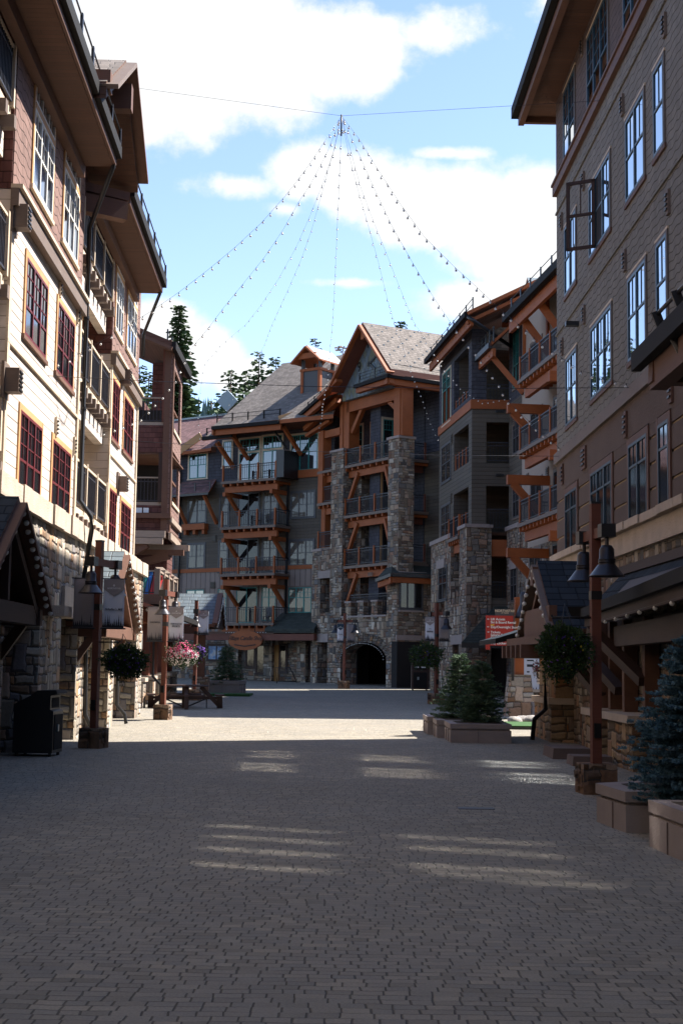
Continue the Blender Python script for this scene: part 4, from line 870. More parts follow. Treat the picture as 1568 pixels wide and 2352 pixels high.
m = MB(); m.beam(A_-UP*.1, B_-UP*.1, .14, .18, 'metal_black'); m.beam(B_-UP*.1, C_-UP*.1, .14, .18, 'metal_black'); m.beam(A_-UP*.36-TF.n*.2, B_-UP*.36-TF.n*.2, .2, .3, OR); m.beam(B_-UP*.36-SB.n*.2, C_-UP*.36-SB.n*.2, .2, .3, OR); m.build('gutter', CB, sk)
text('1001', TF, *TF.uz('G',590,562,.1), .1-.35, .32, 'metal_black', CB)
ro = bulbs_along('light_string', 'tiny globe bulbs round the stone arch', [P(-3.6-2.4*math.cos(math.pi*i/12),.1,1.9+1.0*math.sin(math.pi*i/12)) for i in range(13)], 30, .03, 'bulb strings on porch gables', drop=.01)
downpipe(CB, [SB.P(2.9,.3,6.5), SB.P(2.9,.2,6.2), SB.P(2.9,.2,G0)], .06)
# ================================================================ charcoal lodge with teal windows
MF = Fc((-5.8,90.7),(.81,-.59)); MW = MF.off(-1.6)
ML = Root('charcoal_lodge', 'charcoal and taupe lodge with teal windows, orange balconies and broad brown roof', 'building', (-6,93,0)); g1 = gz(90)
P = MW.P
u_l = MW.uz('X',385,1200)[0]; u_r = MW.uz('X',722,1200)[0]+1.5
zt1 = MF.uz('D',1300,1700,-1.6)[1]
uS = MW.uz('D',560,1460)[0]; zS = MF.uz('D',190,1440,-1.2)[1]-.25
m = MB(); m.box(MW, uS, u_r, -8, 0, 13.6, 17.6, 'shingle_charcoal'); m.box(MW, u_l-8, uS, -8, 0, 13.6, zS, 'shingle_charcoal'); m.box(MW, u_l-8, u_r, -8, .01, 7.75, 13.62, 'siding_taupe'); m.box(MW, u_l-8, u_r, -8, .02, 4.2, 7.76, 'batten_taupe'); m.box(MW, u_l-8, u_r, -8, .0, g1-.1, 4.2, 'stone_grey'); m.build('wall', ML)
m = MB(); m.box(MW, u_l-8, u_r, 0, .08, 7.6, 7.85, OR); a_ = MW.uz('D',1290,1640)[0]; m.box(MW, a_, u_r, 0, .1, 13.45, 13.95, OR); m.build('band', ML)
teal = dict(trim='trim_tan', frame='paint_teal', tw=.13, sill='trim_tan'); dark = dict(trim='paint_grey', frame='paint_grey', tw=.1)
teal['glass'] = 'glass_teal'
def MQ(tl, br, **k): wq(ML, MW, tl, br, **k)
MQ(('D',1308,1290),('D',1560,1615), nx=3, grid=(4,2,.5), o=.01, **teal)
MQ(('D',303,1480),('D',465,1700), nx=2, grid=(3,2,.45), o=.01, **teal)
MQ(('D',640,1350),('D',712,1590), nx=1, grid=(4,2,.4), o=.01, **teal)
a = MW.uz('D',800,1330); b = MW.uz('D',985,1720); window(ML, MW, a[0], b[0], 13.35, a[1], nx=2, grid=(3,1,0), transom=(a[1]-.95,a[1]-.82), o=.01, **teal)
a = MW.uz('D',1030,1300); b = MW.uz('D',1205,1720); window(ML, MW, a[0], b[0], 13.35, a[1], nx=2, grid=(3,1,0), transom=(a[1]-.95,a[1]-.82), o=.01, **teal)
MQ(('D',295,1915),('D',460,2145), nx=2, grid=(2,2,.5), o=.012, glass='glass_lit', **dark); MQ(('D',1305,1850),('D',1530,2085), nx=3, grid=(2,2,.5), o=.012, glass='glass_lit', **dark)
MQ(('E',290,270),('E',445,500), nx=2, grid=(2,2,.5), o=.012, glass='glass_lit', **dark); MQ(('E',1290,235),('E',1520,470), nx=3, grid=(2,2,.5), o=.012, glass='glass_lit', **dark); MQ(('E',60,290),('E',140,510), nx=1, grid=(2,2,.5), o=.012, glass='glass_lit', **dark)
tl2 = dict(trim='trim_taupe', frame='paint_teal', tw=.1); MQ(('E',1280,695),('E',1500,940), nx=3, grid=(2,2,.4), o=.022, glass='glass_lit', **tl2); MQ(('E',273,720),('E',440,900), nx=2, grid=(3,1,0), o=.022, **tl2)
for zf, fr in ((10.35,'paint_grey'),(7.3,'paint_grey'),(4.15,'paint_teal')):
    k = dict(trim='trim_taupe' if fr == 'paint_teal' else 'paint_grey', frame=fr, tw=.08, o=.03); u0 = MW.uz('D',790,1800)[0]
    window(ML, MW, u0, u0+1.75, zf+.05, zf+2.35, nx=2, grid=(1,1,0), glass='glass_dim', **k); window(ML, MW, u0+2.15, u0+3.3, zf+.2, zf+2.35, nx=2, grid=(2,2,.3), glass='glass_lit', **k); window(ML, MW, u0-1.6, u0-.85, zf+.3, zf+2.3, nx=1, grid=(2,2,.3), glass='glass_lit', **k)
for zf in (13.35,10.35,7.3,4.15):
    balcony(ML, MF, -2.45, 1.95, zf, 1.6, 0, OR, 'trim_taupe', 1.75, (False,True), .6, .42, zf > 4.5, 1.02, bdrop=1.15, sp=.15)
m = MB(); m.box(MF, 1.95, 2.6, -1.6, -.02, 13.35, 15.1, 'metal_black'); m.build('screen', ML)
for i, (zf, u) in enumerate(((10.35,-.2),(7.3,-.6),(4.15,.9),(10.35,1.1))):   # things kept on the balconies
    c_ = MB(); c_.box(MF, u-.22, u+.22, -1.0, -.6, zf+.42, zf+.46, 'paint_grey'); c_.box(MF, u-.22, u+.22, -1.02, -.98, zf+.46, zf+1.0, 'paint_grey')
    for a, b in ((-.2,-.98),(.2,-.98),(-.2,-.62),(.2,-.62)): c_.box(MF, u+a-.02, u+a+.02, b-.02, b+.02, zf, zf+.42, 'metal_rail')
    solo(c_, 'patio_chair', ['slatted patio chair on the third balcony under the charcoal lodge eave','patio chair on the second balcony of the charcoal lodge','patio chair on the lowest balcony above the oval shop sign','patio chair near the corner post of the third lodge balcony'][i], 'chair', 'chairs on the lodge balconies')
# roofs: broad hip over the balconies
e1 = MF.uz('D',540,1195,.7); e2 = MF.uz('D',1185,1135,.7); r1 = MF.uz('D',1220,575,-6); r2 = MF.uz('D',1400,560,-6); PM = MF.P
m = MB(); a, b = PM(e1[0]-.1,.7,e1[1]), PM(e2[0]+4.2,.7,e2[1]+0); c, d = PM(r2[0]+4,-6,r1[1]), PM(r1[0],-6,r1[1]); lh = PM(e1[0]-.1,-12,e1[1])
m.hexa([x-UP*.25 for x in (a,b,c,d)]+[a,b,c,d], OR, 'roof_brown'); m.add([a,d,lh], [[0,1,2]], 'roof_brown'); m.add([a-UP*.25,lh-UP*.25,b-UP*.25], [[0,1,2]], 'soffit_red'); m.add([lh,d,c,PM(r2[0]+4,-16,e1[1])], [[0,1,2,3]], 'roof_brown'); rf = m.build('roof', ML)
m = MB(); m.beam(a-UP*.12+MF.n*.06, PM(e2[0],.76,e2[1])-UP*.12, .16, .22, 'metal_gutter'); m.build('gutter', ML, rf)
m = MB(); m.beam(a-UP*.4-MF.n*.2, PM(e2[0],.5,e2[1])-UP*.4, .16, .36, OR); m.beam(a-UP*.35, PM(e1[0]-.1,-1.6,e1[1])-UP*.35, .16, .4, OR); m.beam(PM(e2[0]-.1,.6,e2[1]+.1), PM(e2[0]+2.4,-2.2,e2[1]+1.3), .2, .4, 'trim_ochre'); m.build('eave_beam', ML, rf)
for u in (e1[0]+1.0, e2[0]-.1): m = MB(); m.beam(PM(u,.2,e1[1]-.4), PM(u+.15,-1.5,e1[1]-2.0), .2, .22, OR); m.build('bracket', ML, rf)
snow_rail(ML, [a.lerp(d,.06), PM(e2[0]-.2,.4,e2[1]+.25)], rf, .5, 1.1, mat='metal_gutter')
# lower eave left of it and the purple wing
e3 = MF.uz('D',430,1310,.2); e4 = MF.uz('D',690,1290,.2)
m = MB(); a, b, c, d = PM(e3[0],.2,e3[1]), PM(e4[0]+.3,.2,e4[1]+.05), PM(e4[0]+.5,-2.5,e4[1]+1.9), PM(e3[0]+.6,-2.5,e3[1]+1.8); m.hexa([x-UP*.2 for x in (a,b,c,d)]+[a,b,c,d], OR, 'roof_brown'); rf = m.build('roof', ML)
m = MB(); m.beam(a-UP*.05, b-UP*.05, .2, .24, 'metal_gutter'); m.build('gutter', ML, rf); snow_rail(ML, [a.lerp(d,.12), b.lerp(c,.12)], rf, .45, .9, mat='metal_gutter')
m = MB(); m.beam(PM(e3[0]+1.0,-.1,e3[1]-.35), PM(e3[0]+1.3,-1.5,e3[1]-1.9), .22, .26, OR); m.build('bracket', ML, rf)
q1 = MF.uz('D',190,1440,-1.2); q2 = MF.uz('D',520,1460,-1.0); t1 = MF.uz('D',200,1135,-6); t2 = MF.uz('D',690,1085,-6)
m = MB(); a, b, c, d = PM(q1[0]-6,-.9,q1[1]-.3), PM(q2[0],-.9,q2[1]+.35), PM(t2[0]+1,-6,t2[1]+.05), PM(t1[0]-6,-6,t1[1]); m.hexa([x-UP*.2 for x in (a,b,c,d)]+[a,b,c,d], OR, 'roof_purple'); m.add([d,c,PM(t2[0]+1,-12,q1[1]),PM(t1[0]-6,-12,q1[1])],[[0,1,2,3]],'roof_purple'); rf = m.build('roof', ML)
m = MB(); m.beam(PM(q1[0]+.2,-.7,q1[1]-.3), PM(q1[0]+1.7,-1.6,q1[1]+1.0), .16, .45, 'trim_ochre'); m.box(MW, MW.uz('D',255,1440)[0], MW.uz('D',518,1440)[0], 0, .5, MW.uz('D',255,1478)[1], MW.uz('D',255,1440)[1], OR); m.beam(d+UP*.02, c+UP*.02, .25, .12, 'metal_roof'); m.build('ridge_cap', ML, rf)
# sloping purple skirt roof below the wing window
s1 = MW.uz('D',190,1865,1.2); s2 = MW.uz('D',490,1850,1.2); s3 = MW.uz('D',575,1715,0)
m = MB(); a, b, c, d = MW.P(s1[0]-3,1.2,s1[1]), MW.P(s2[0],1.2,s1[1]), MW.P(s3[0]-.1,0,s3[1]), MW.P(s1[0]-3,0,s3[1]); m.hexa([x-UP*.14 for x in (a,b,c,d)]+[a,b,c,d], OR, 'roof_purple'); rf = m.build('skirt_roof', ML)
m = MB(); m.beam(a-UP*.1, b-UP*.1, .14, .16, 'metal_black'); m.build('gutter', ML, rf); snow_rail(ML, [MW.P(s1[0],1.0,s1[1]+.25), MW.P(s2[0]-.1,1.0,s1[1]+.25)], rf, .4, 1.1)
for u in (MW.uz('D',215,1900,.6)[0], s2[0]-.35): m = MB(); m.beam(MW.P(u-.2,1.05,s1[1]-.15), MW.P(u+.1,.05,s1[1]-2.0), .16, .2, OR); m.build('bracket', ML, rf)
# window box, vents, pipes
a = MW.uz('D',238,2165,.3); b = MW.uz('D',460,2210,.3); m = MB(); m.box(MW, a[0], b[0], .02, .45, b[1], a[1], OR); m.box(MW, a[0]+.1, a[0]+.3, .02, .35, b[1]-.3, b[1], OR); m.box(MW, (a[0]+b[0])/2-.1, (a[0]+b[0])/2+.1, .02, .35, b[1]-.3, b[1], OR); m.box(MW, b[0]-.3, b[0]-.1, .02, .35, b[1]-.3, b[1], OR); m.build('window_box', ML)
for q in (('E',545,210),('E',535,670)): vent(ML, MW, *MW.uz(*q), .4, .45, 'siding_taupe', .02)
for (k, x, y0, y1) in (('D',1270,1270,2350),('D',225,1460,1700)): u = MW.uz(k,x,y1)[0]; downpipe(ML, [MW.P(u-.3,1.2,MW.uz(k,x,y0)[1]), MW.P(u,.14,MW.uz(k,x,y0)[1]-1.2), MW.P(u,.14,4.4 if x > 1000 else 13)], .08)
u = MW.uz('E',215,300)[0]; downpipe(ML, [MW.P(u,.14,13), MW.P(u,.14,4)], .07)
# green awning roof and shop fronts of the candle shop
a = MW.uz('E',1040,1100,1.9); b = MW.uz('E',1450,1100,1.9); c = MW.uz('E',1215,955,0); d = MW.uz('E',1500,955,0)
m = MB(); A_, B_, C_, D_ = MW.P(a[0],1.9,a[1]), MW.P(b[0]+.6,1.9,a[1]), MW.P(d[0]+1,0,c[1]+.1), MW.P(c[0],0,c[1]+.1); m.hexa([x-UP*.25 for x in (A_,B_,C_,D_)]+[A_,B_,C_,D_], 'roof_green', 'roof_green'); m.build('awning_roof', ML)
m = MB(); m.box(MW, u_l, u_r, 1.55, 1.85, 3.05, 3.45, 'timber_red'); m.box(MW, -3.2, 2.3, .2, 1.9, 3.45, 3.6, 'soffit_brown'); m.build('beam', ML)
for ux in (-2.2,.6,3.3): m = MB(); m.box(MW, ux-.35, ux+.35, -.02, .35, g1-.1, 3.5, 'stone_grey'); m.build('pillar', ML)
for (k0, x0, x1, fr, z0, gl) in (('E',480,650,'timber_dark',1.3,'poster_ski'),('E',862,940,'timber_dark',.9,'glass'),('E',960,1055,'timber_dark',.5,'glass'),('E',1190,1250,'timber_dark',.6,'glass'),('E',1385,1485,'timber_dark',.9,'glass')):
    a = MW.uz(k0,x0,1260,.1); b = MW.uz(k0,x1,1260,.1); window(ML, MW, a[0], b[0], g1+z0, a[1], nx=2 if x0 < 600 else 1, grid=(1,1,0), trim='timber_dark', frame=fr, tw=.1, o=.06, glass='glass_dim' if gl == 'glass' else gl)
a = MW.uz('E',1068,1300,.1); b = MW.uz('E',1180,1300,.1); m = MB(); m.box(MW, a[0], b[0], .05, .12, g1, g1+2.3, 'door_ochre'); dd = m.build('door', ML); m = MB(); m.box(MW, a[0]+.15, b[0]-.55, .12, .13, g1+.5, g1+2.1, 'glass'); m.build('pane', ML, dd)
# cupola chimney
k0 = MF.uz('X',692,900,-2.0); k1 = MF.uz('X',734,900,-2.0); CP = MF.off(-2.0); kz = [CP.uz('D',1400,y)[1] for y in (860,655,560,430)]
m = MB(); m.box(CP, k0[0], k1[0], -1.5, 0, kz[0]-2, kz[1], 'paint_grey'); cu0 = m.build('cupola', ML)
m = MB()
for u in (k0[0]-.04, k1[0]-.14): m.box(CP, u, u+.2, -.14, .06, kz[0]-1.5, kz[1], OR); m.box(CP, u, u+.2, -1.54, -1.34, kz[0]-1.5, kz[1], OR); m.box(CP, u+.02, u+.18, -.2, .02, kz[1], kz[2]+.1, 'paint_grey'); m.box(CP, u+.02, u+.18, -1.5, -1.3, kz[1], kz[2]+.1, 'paint_grey')
m.box(CP, k0[0]-.1, k1[0]+.1, -1.58, .08, kz[1]-.05, kz[1]+.12, OR); m.build('cupola_frame', ML, cu0)
m = MB(); um = (k0[0]+k1[0])/2; hw = (k1[0]-k0[0])/2+.42
for s_ in (-1,1):
    a, b, c, d = CP.P(um+s_*hw,.5,kz[2]-.1), CP.P(um+s_*hw,-2.3,kz[2]-.1), CP.P(um,-2.3,kz[3]+.05), CP.P(um,.5,kz[3]+.05); q = [a,b,c,d] if s_ > 0 else [b,a,d,c]; m.hexa([x-UP*.1 for x in q]+q, OR, 'metal_roof')
m.build('cupola_roof', ML, cu0)
m = MB()
for s_ in (-1,1): m.beam(CP.P(um+s_*hw,.52,kz[2]-.2), CP.P(um,.52,kz[3]-.08), .12, .28, OR, CP.n)
m.box(CP, um-hw*.6, um+hw*.6, .3, .5, kz[2]+.05, kz[2]+.4, OR); m.build('cupola_rake', ML, cu0)
# flat dish panel on a mast, roof vent
c_ = MW.P(MW.uz('D',670,945,-3)[0], -3, MW.uz('D',670,945,-3)[1]); AN = Root('dish_panel', 'square grey dish panel standing on its corner on a roof mast', 'antenna', c_-UP*1.6)
m = MB(); s_ = .78; q = [c_+Vector((0,0,s_)), c_+Vector((s_*.95,-.2,.0)), c_-Vector((0,0,s_)), c_-Vector((s_*.95,-.2,0))]; m.prism(q, Vector((.05,.12,0)), 'metal_roof'); m.build('panel', AN)
m = MB(); m.tube([c_+Vector((.05,.15,0)), c_+Vector((.05,.15,-2.2))], .05, 'metal_gutter'); m.build('mast', AN)
# ================================================================ corner wing: taupe siding over stone, loggias
WF = Fc((6.24,68),(.117,-.993)); WS = Fc((6.24,68),(1,0))
WB = Root('corner_wing', 'taupe clapboard corner building over grey stone with open loggias and orange band', 'building', (7,72,0)); g2 = gz(70)
def hq(F, tl, br): a = F.uz(*tl); b = F.uz(*br); return (a[0], b[0], b[1], a[1])
log = [hq(WF,('H',275,1085),('H',413,1400)), hq(WF,('H',275,1720),('H',413,1960)), hq(WF,('I',255,75),('I',387,300)), hq(WF,('I',235,610),('I',350,870))]
log = [(-4.4,-.75,14.75,17.3), (-4.4,-.75,11.55,13.45), (-4.4,-.75,8.35,10.35), (-4.0,-1.3,4.7,7.1)]
m = MB(); wall(m, WF, -8.4, 0, 8.3, 14.05, -.25, 0, 'siding_taupe', log); wall(m, WF, -8.4, 0, 14.05, 18.0, -.25, .02, 'shingle_charcoal', log); m.build('wall', WB)
m = MB(); wall(m, WF, -9.3, -3.8, g2-.2, 8.1, -.3, .25, 'stone_grey', [(-7.2,-5.4,4.4,6.7)]); wall(m, WF, -3.8, .15, g2-.2, 4.7, -.3, .25, 'stone_grey', [(-3.2,-.6,g2-.3,2.7)]); m.box(WF, -1.4, .3, -.7, .3, 0, 8.25, 'stone_grey'); m.box(WF, -3.3, -2.7, -.3, .27, 4.7, 5.3, 'stone_grey'); m.box(WF, -2.3, -1.8, -.3, .27, 4.7, 5.3, 'stone_grey'); m.build('wall', WB)
m = MB(); m.box(WF, -9.4, -3.7, -.3, .33, 8.1, 8.32, 'cast_stone'); m.box(WF, -1.5, .4, -.8, .4, 8.25, 8.42, 'cast_stone'); m.box(WF, -7.4, -5.2, .1, .33, 6.7, 7.15, 'cast_stone'); m.box(WF, -3.4, -.5, .1, .33, 2.7, 3.15, 'cast_stone'); each(m, 'lintel', WB)
m = MB(); m.box(WF, -8.5, .02, -.1, .07, 14.05, 14.5, OR); m.box(WS, -.05, 2.1, -.1, .07, 14.05, 14.5, OR); m.build('band', WB)
# frontal side with loggias
lw = [(.7,2.3,14.6,17.9),(.7,2.1,11.4,13.4),(.7,2.1,7.6,10.3),(1.0,2.1,4.9,7.2)]
m = MB(); wall(m, WS, .02, 2.1, 8.3, 14.05, -.25, 0, 'siding_taupe', lw); wall(m, WS, .02, .7, 14.05, 18, -.25, 0, 'shingle_charcoal'); m.build('wall', WB)
m = MB(); m.box(WS, .1, .95, -.9, .15, 0, 8.25, 'stone_grey'); m.build('pillar', WB)
m = MB(); m.box(WS, .0, 1.02, -.95, .22, 8.25, 8.4, 'cast_stone'); m.build('cap', WB)
m = MB()                                           # loggia rooms
for z in (4.6,8.1,11.35,14.2): m.box(WF, -7, -.26, -3.2, -.25, z-.15, z, 'soffit_brown')
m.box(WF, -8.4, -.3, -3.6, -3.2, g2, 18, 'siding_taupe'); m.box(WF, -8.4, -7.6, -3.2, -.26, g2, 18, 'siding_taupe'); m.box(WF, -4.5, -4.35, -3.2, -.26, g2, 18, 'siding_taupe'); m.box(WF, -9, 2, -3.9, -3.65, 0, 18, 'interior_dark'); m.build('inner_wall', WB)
for i, z in enumerate((14.2,11.35,8.1,4.6)):
    window(WB, WF, -3.4, -1.6, z+.15, z+2.35, nx=2, grid=(1,2,1) if i == 0 else (1,1,0), trim='trim_ochre', frame='paint_teal' if i == 0 else 'paint_grey', tw=.12, o=-3.2)
    if i < 3: railing(WB, None, WF, -4.3, -.85, -.1, z+.02, 1.0 if i else .95, .95, OR, 'metal_rail', .15, .09)
    railing(WB, None, WS, .75, 2.1, -.1, z+.1, 1.0, 9, OR, 'metal_rail', .14, ends=False)
m = MB(); m.box(WS, .95, 2.1, -1.2, .05, 6.9, 7.7, 'timber_orange'); m.build('beam', WB)
balcony(WB, WF, -4.0, -1.45, 8.35-.35, .6, .35, OR, 'trim_taupe', 1.2, (True,False), .5, .45, False, 1.0)
for q in ((('H',172,1150),('H',243,1560),'teal'),(('H',162,1830),('H',243,2110),0),(('I',150,150),('I',222,430),0),(('I',130,690),('I',195,960),1)):
    if q[2] == 'teal': wq(WB, WF, q[0], q[1], nx=2, grid=(4,2,.35), trim='trim_tan', frame='paint_teal', o=.02, tw=.1)
    else: wq(WB, WF, q[0], q[1], nx=2, grid=(2,2,.5), trim='paint_grey', frame='paint_grey', o=.26 if q[2] else .0, tw=.07)
for q in (('H',255,1745),('H',250,2300)): vent(WB, WF, *WF.uz(*q), .35, .5, 'siding_taupe')
for q in (('S',570,5),('S',570,760)): u, z = WS.uz(*q); vent(WB, WS, u, z, .4, .14, 'metal_black')
# roof with its deep orange rake
f1 = WF.uz('H',25,1130,.7); f2 = WF.uz('H',345,755,.7); f3 = WS.uz('H',800,620,.7)
WP = WF.P; m = MB(); a = WP(f1[0],.75,18.2); b = WP(f2[0]+1.6,.75,18.2); rz_ = 20.6; c = WP(f2[0]+1.6,-5.5,rz_+.8); d = WP(f1[0]+1.5,-5.5,rz_+.8)
m.hexa([x-UP*.2 for x in (a,b,c,d)]+[a,b,c,d], 'soffit_red', 'roof_brown'); m.add([a,d,WP(f1[0],-9,18.2)], [[0,1,2]], 'roof_brown'); rf = m.build('roof', WB)
m = MB(); m.beam(a-UP*.1+WF.n*.06, b-UP*.1+WF.n*.06, .18, .26, 'metal_gutter'); m.build('gutter', WB, rf)
m = MB(); m.beam(a-UP*.42-WF.n*.22, b-UP*.42-WF.n*.22, .14, .42, OR); m.beam(b-UP*.1, c-UP*.1, .16, .55, OR, Vector((0,-1,0))); m.beam(b-UP*.45+Vector((0,.3,0)), c-UP*.45+Vector((0,.3,0)), .16, .4, OR, Vector((0,-1,0))); m.build('eave_beam', WB, rf)
snow_rail(WB, [a.lerp(d,.04), b.lerp(c,.04)], rf, .55, 1.4)
downpipe(WB, [b-UP*.2, b+Vector((.3,-.1,-.45)), WS.P(2.0,.2,17.0), WS.P(2.02,.14,16.5), WS.P(2.02,.14,g2)], .09)
# green awning over the shop entrance
GA = WS.off(1.2); A_, B_, C_, D_ = GA.P(-.6,.6,2.75), GA.P(3.4,.6,2.75), WS.P(3.4,.2,4.5), WS.P(1.1,.2,4.5)
m = MB(); m.hexa([x-UP*.12 for x in (A_,B_,C_,D_)]+[A_,B_,C_,D_], 'roof_green', 'roof_green'); m.beam(A_-UP*.15, B_-UP*.15, .15, .2, 'metal_black'); m.build('awning_roof', WB)
m = MB(); m.box(WS, .95, 4.5, -2, -.05, g2-.1, 3.2, 'interior_dark'); m.box(WS, 2.1, 2.6, -.1, .3, g2-.1, 3.0, 'stone_grey'); m.box(WS, .9, 2.15, -1.0, .02, 3.9, 4.9, 'siding_taupe'); m.build('shop_wall', WB)
# ================================================================ balcony building with cream stucco
VF = Fc((8.03,68),(.117,-.993))
VB = Root('stucco_balcony_building', 'residence with cream stucco, stacked orange balconies on timber struts and deep eaves', 'building', (10,60,0)); V = VF.P
m = MB(); m.box(VF, 0, 2.6, -8, 0, 8.2, 14.3, 'siding_taupe'); m.box(VF, 0, 2.6, -8, 0, 14.3, 18.4, 'shingle_charcoal'); m.box(VF, 0, 2.6, -8, .1, g2-.3, 8.2, 'stone_grey'); m.box(VF, 3.6, 17.4, -8, .05, g2-.3, 7.0, 'stone_grey')
m.box(VF, 2.6, 17.4, -8, 0, 7.0, 18.4, 'wall_stucco_cream'); m.box(VF, 2.6, 3.6, -8, .04, g2-.3, 8.2, 'stone_grey'); m.build('wall', VB)
m = MB(); m.box(VF, 0, 2.7, -.1, .2, 8.1, 8.3, 'cast_stone'); a = VF.uz('S',740,1640,.1); m.box(VF, .9, 2.2, .05, .2, 6.2, 6.7, 'cast_stone'); each(m, 'lintel', VB)
for z, fr in ((14.75,'paint_teal'),(11.6,'paint_grey'),(8.55,'paint_grey'),(4.6,'paint_grey')): window(VB, VF, .9, 2.1, z+.1, z+(2.8 if z > 14 else 2.0), nx=2, grid=(3,3,.6), trim='trim_taupe', frame=fr, o=.1 if z < 5 else .0, tw=.1)
for z in (14.0,10.85,7.72,4.6):
    for u in (4.3,8.2,12.4): window(VB, VF, u, u+1.9, z+.1, z+2.2, nx=2, grid=(1,1,0), trim='trim_taupe', frame='paint_grey', o=.052 if z < 7 else 0, tw=.14)
m = MB(); m.box(VF, 3.1, 3.35, 0, .1, 15.2, 18, OR); m.box(VF, 7.2, 7.45, 0, .1, 14, 18, OR); m.build('trim', VB)
VO = VF.off(1.3)
for z in (13.97,10.88,7.74):
    balcony(VB, VO, 7.3 if z > 13 else 7.3, 13.9, z, 1.3, 0, OR, 'trim_taupe', 1.65, (True,True), .58, .5, False, 1.0)
    for u in (7.6,):
        br_ = MB(); br_.beam(VO.P(u-2.3,.4,z-1.35), VO.P(u+1.6,-1.4,z-1.35), .3, .42, OR) if 0 else br_.beam(VO.P(u-.2,.55,z-1.25), VO.P(u-.2,-1.3,z-1.25), .28, .4, OR); br_.beam(VO.P(u-.2,.3,z-1.4), VO.P(u-.2,-1.28,z-3.1), .24, .3, OR); br_.beam(VO.P(u+5.9,.35,z-1.05), VO.P(u+5.9,-1.3,z-1.05), .28, .4, OR); each(br_, 'strut', VB)
z = 4.75; balcony(VB, VO, 7.5, 11, z, 1.3, -.5, OR, 'trim_taupe', 1.65, (True,True), .58, .5, False, 1.0)
h1 = VF.uz('H',762,600,1.7); h2 = VF.uz('H',1235,140,1.7)
m = MB(); ze_ = (h1[1]+h2[1])/2; a, b = V(h1[0],1.75,ze_), V(16.9,1.75,ze_); c, d = V(16.9,-3.5,ze_+2.6), V(h1[0],-3.5,ze_+2.6); m.hexa([x-UP*.2 for x in (a,b,c,d)]+[a,b,c,d], 'soffit_red', 'roof_brown'); m.add([d,c,V(16.9,-9,ze_),V(h1[0],-9,ze_)], [[0,1,2,3]], 'roof_brown'); rf = m.build('roof', VB)
m = MB(); m.beam(a-UP*.1+VF.n*.05, b-UP*.1+VF.n*.05, .2, .28, 'metal_gutter'); m.build('gutter', VB, rf)
m = MB(); m.beam(a-UP*.45-VF.n*.25, b-UP*.45-VF.n*.25, .16, .5, OR); m.build('eave_beam', VB, rf)
snow_rail(VB, [V(h1[0]+.1,1.5,ze_+.2), V(16.7,1.5,ze_+.2)], rf, .6, 1.5)
for u in (h1[0]+1.7,h1[0]+4.4): m = MB(); m.beam(V(u,1.4,ze_-.4), V(u+.6,.0,ze_-2.6), .26, .32, OR); m.build('bracket', VB, rf)
# small porch eave with snow ladder between the wing and balconies
m = MB(); a, b, c, d = V(-1.2,1.6,16.6), V(2.9,1.6,16.6), V(2.9,-.1,18.2), V(-1.2,-.1,18.2); m.hexa([x-UP*.16 for x in (a,b,c,d)]+[a,b,c,d], OR, 'roof_brown'); rf = m.build('skirt_roof', VB)
m = MB(); m.beam(a-UP*.1, b-UP*.1, .16, .26, 'metal_black'); m.beam(a-UP*.42-VF.n*.2, b-UP*.42-VF.n*.2, .15, .38, OR); m.build('gutter', VB, rf); snow_rail(VB, [a.lerp(d,.1), b.lerp(c,.1)], rf, .6, .8)
m = MB(); m.beam(V(2.2,1.4,16.2), V(2.9,0,14.3), .22, .26, OR); m.build('bracket', VB, rf)
# two little metal-capped cupolas on the roof
for (kx, ky, s_) in ((1010,240,1.0),(815,440,.8)):
    o_ = -.9; a = VF.uz('H',kx,ky,o_); k = Root('roof_cupola', 'small metal-capped roof cupola ' + ('standing higher along' if s_ == 1 else 'at the lower end of') + ' the balcony building eave', 'cupola', V(a[0],o_,a[1]-2), group='metal-capped cupolas')
    m = MB(); m.box(VF, a[0]-.9*s_, a[0]+.9*s_, o_-1.8, o_, a[1]-3, a[1]-1.0, OR); m.build('body', k)
    m = MB()
    for q in (-1,1):
        A_, B_, C_, D_ = V(a[0]+q*1.3*s_,o_+.3,a[1]-1.4*s_), V(a[0]+q*1.3*s_,o_-2,a[1]-1.4*s_), V(a[0],o_-2,a[1]), V(a[0],o_+.3,a[1]); z_ = [A_,B_,C_,D_] if q > 0 else [B_,A_,D_,C_]; m.hexa([x-UP*.12 for x in z_]+z_, OR, 'metal_roof')
    m.prism([V(a[0]-1.1*s_,o_+.1,a[1]-1.4*s_), V(a[0]+1.1*s_,o_+.1,a[1]-1.4*s_), V(a[0],o_+.1,a[1]-.15)], VF.n*-.2, OR); m.build('roof', k)
for q in (('S',740,120),('S',735,870),('S',1140,730),('S',905,800)): a = VF.uz(*q); vent(VB, VF, *a, .4, .5, 'trim_taupe')
# ================================================================ tall shingled building with blue-black windows
RF = Fc((5.35,35.5),(.0073,-1)); P = RF.P
RB = Root('shingled_lodge', 'tall taupe shingled lodge with dark blue windows over brown stucco bands', 'building', (12,20,0))
U0, U1 = .33, 72
m = MB(); m.box(RF, U0, U1, -13, 0, 6.95, 13.75, 'shingle_taupe'); m.box(RF, U0+.01, U1, -13, .015, 13.75, 17.2, 'shingle_plum'); m.box(RF, U0, U1, -13, 0, 0, 4.2, 'stone_grey'); m.build('wall', RB)
m = MB(); m.box(RF, U0-.06, U1, -13.05, .10, 13.62, 13.86, 'timber_brown'); m.box(RF, U0-.06, U1, -13.05, .14, 13.86, 13.92, 'timber_brown'); m.box(RF, U0-.03, U1, -.1, .035, 13.12, 13.17, 'shingle_taupe'); m.box(RF, U0-.03, U1, -.1, .035, 9.98, 10.03, 'shingle_taupe')
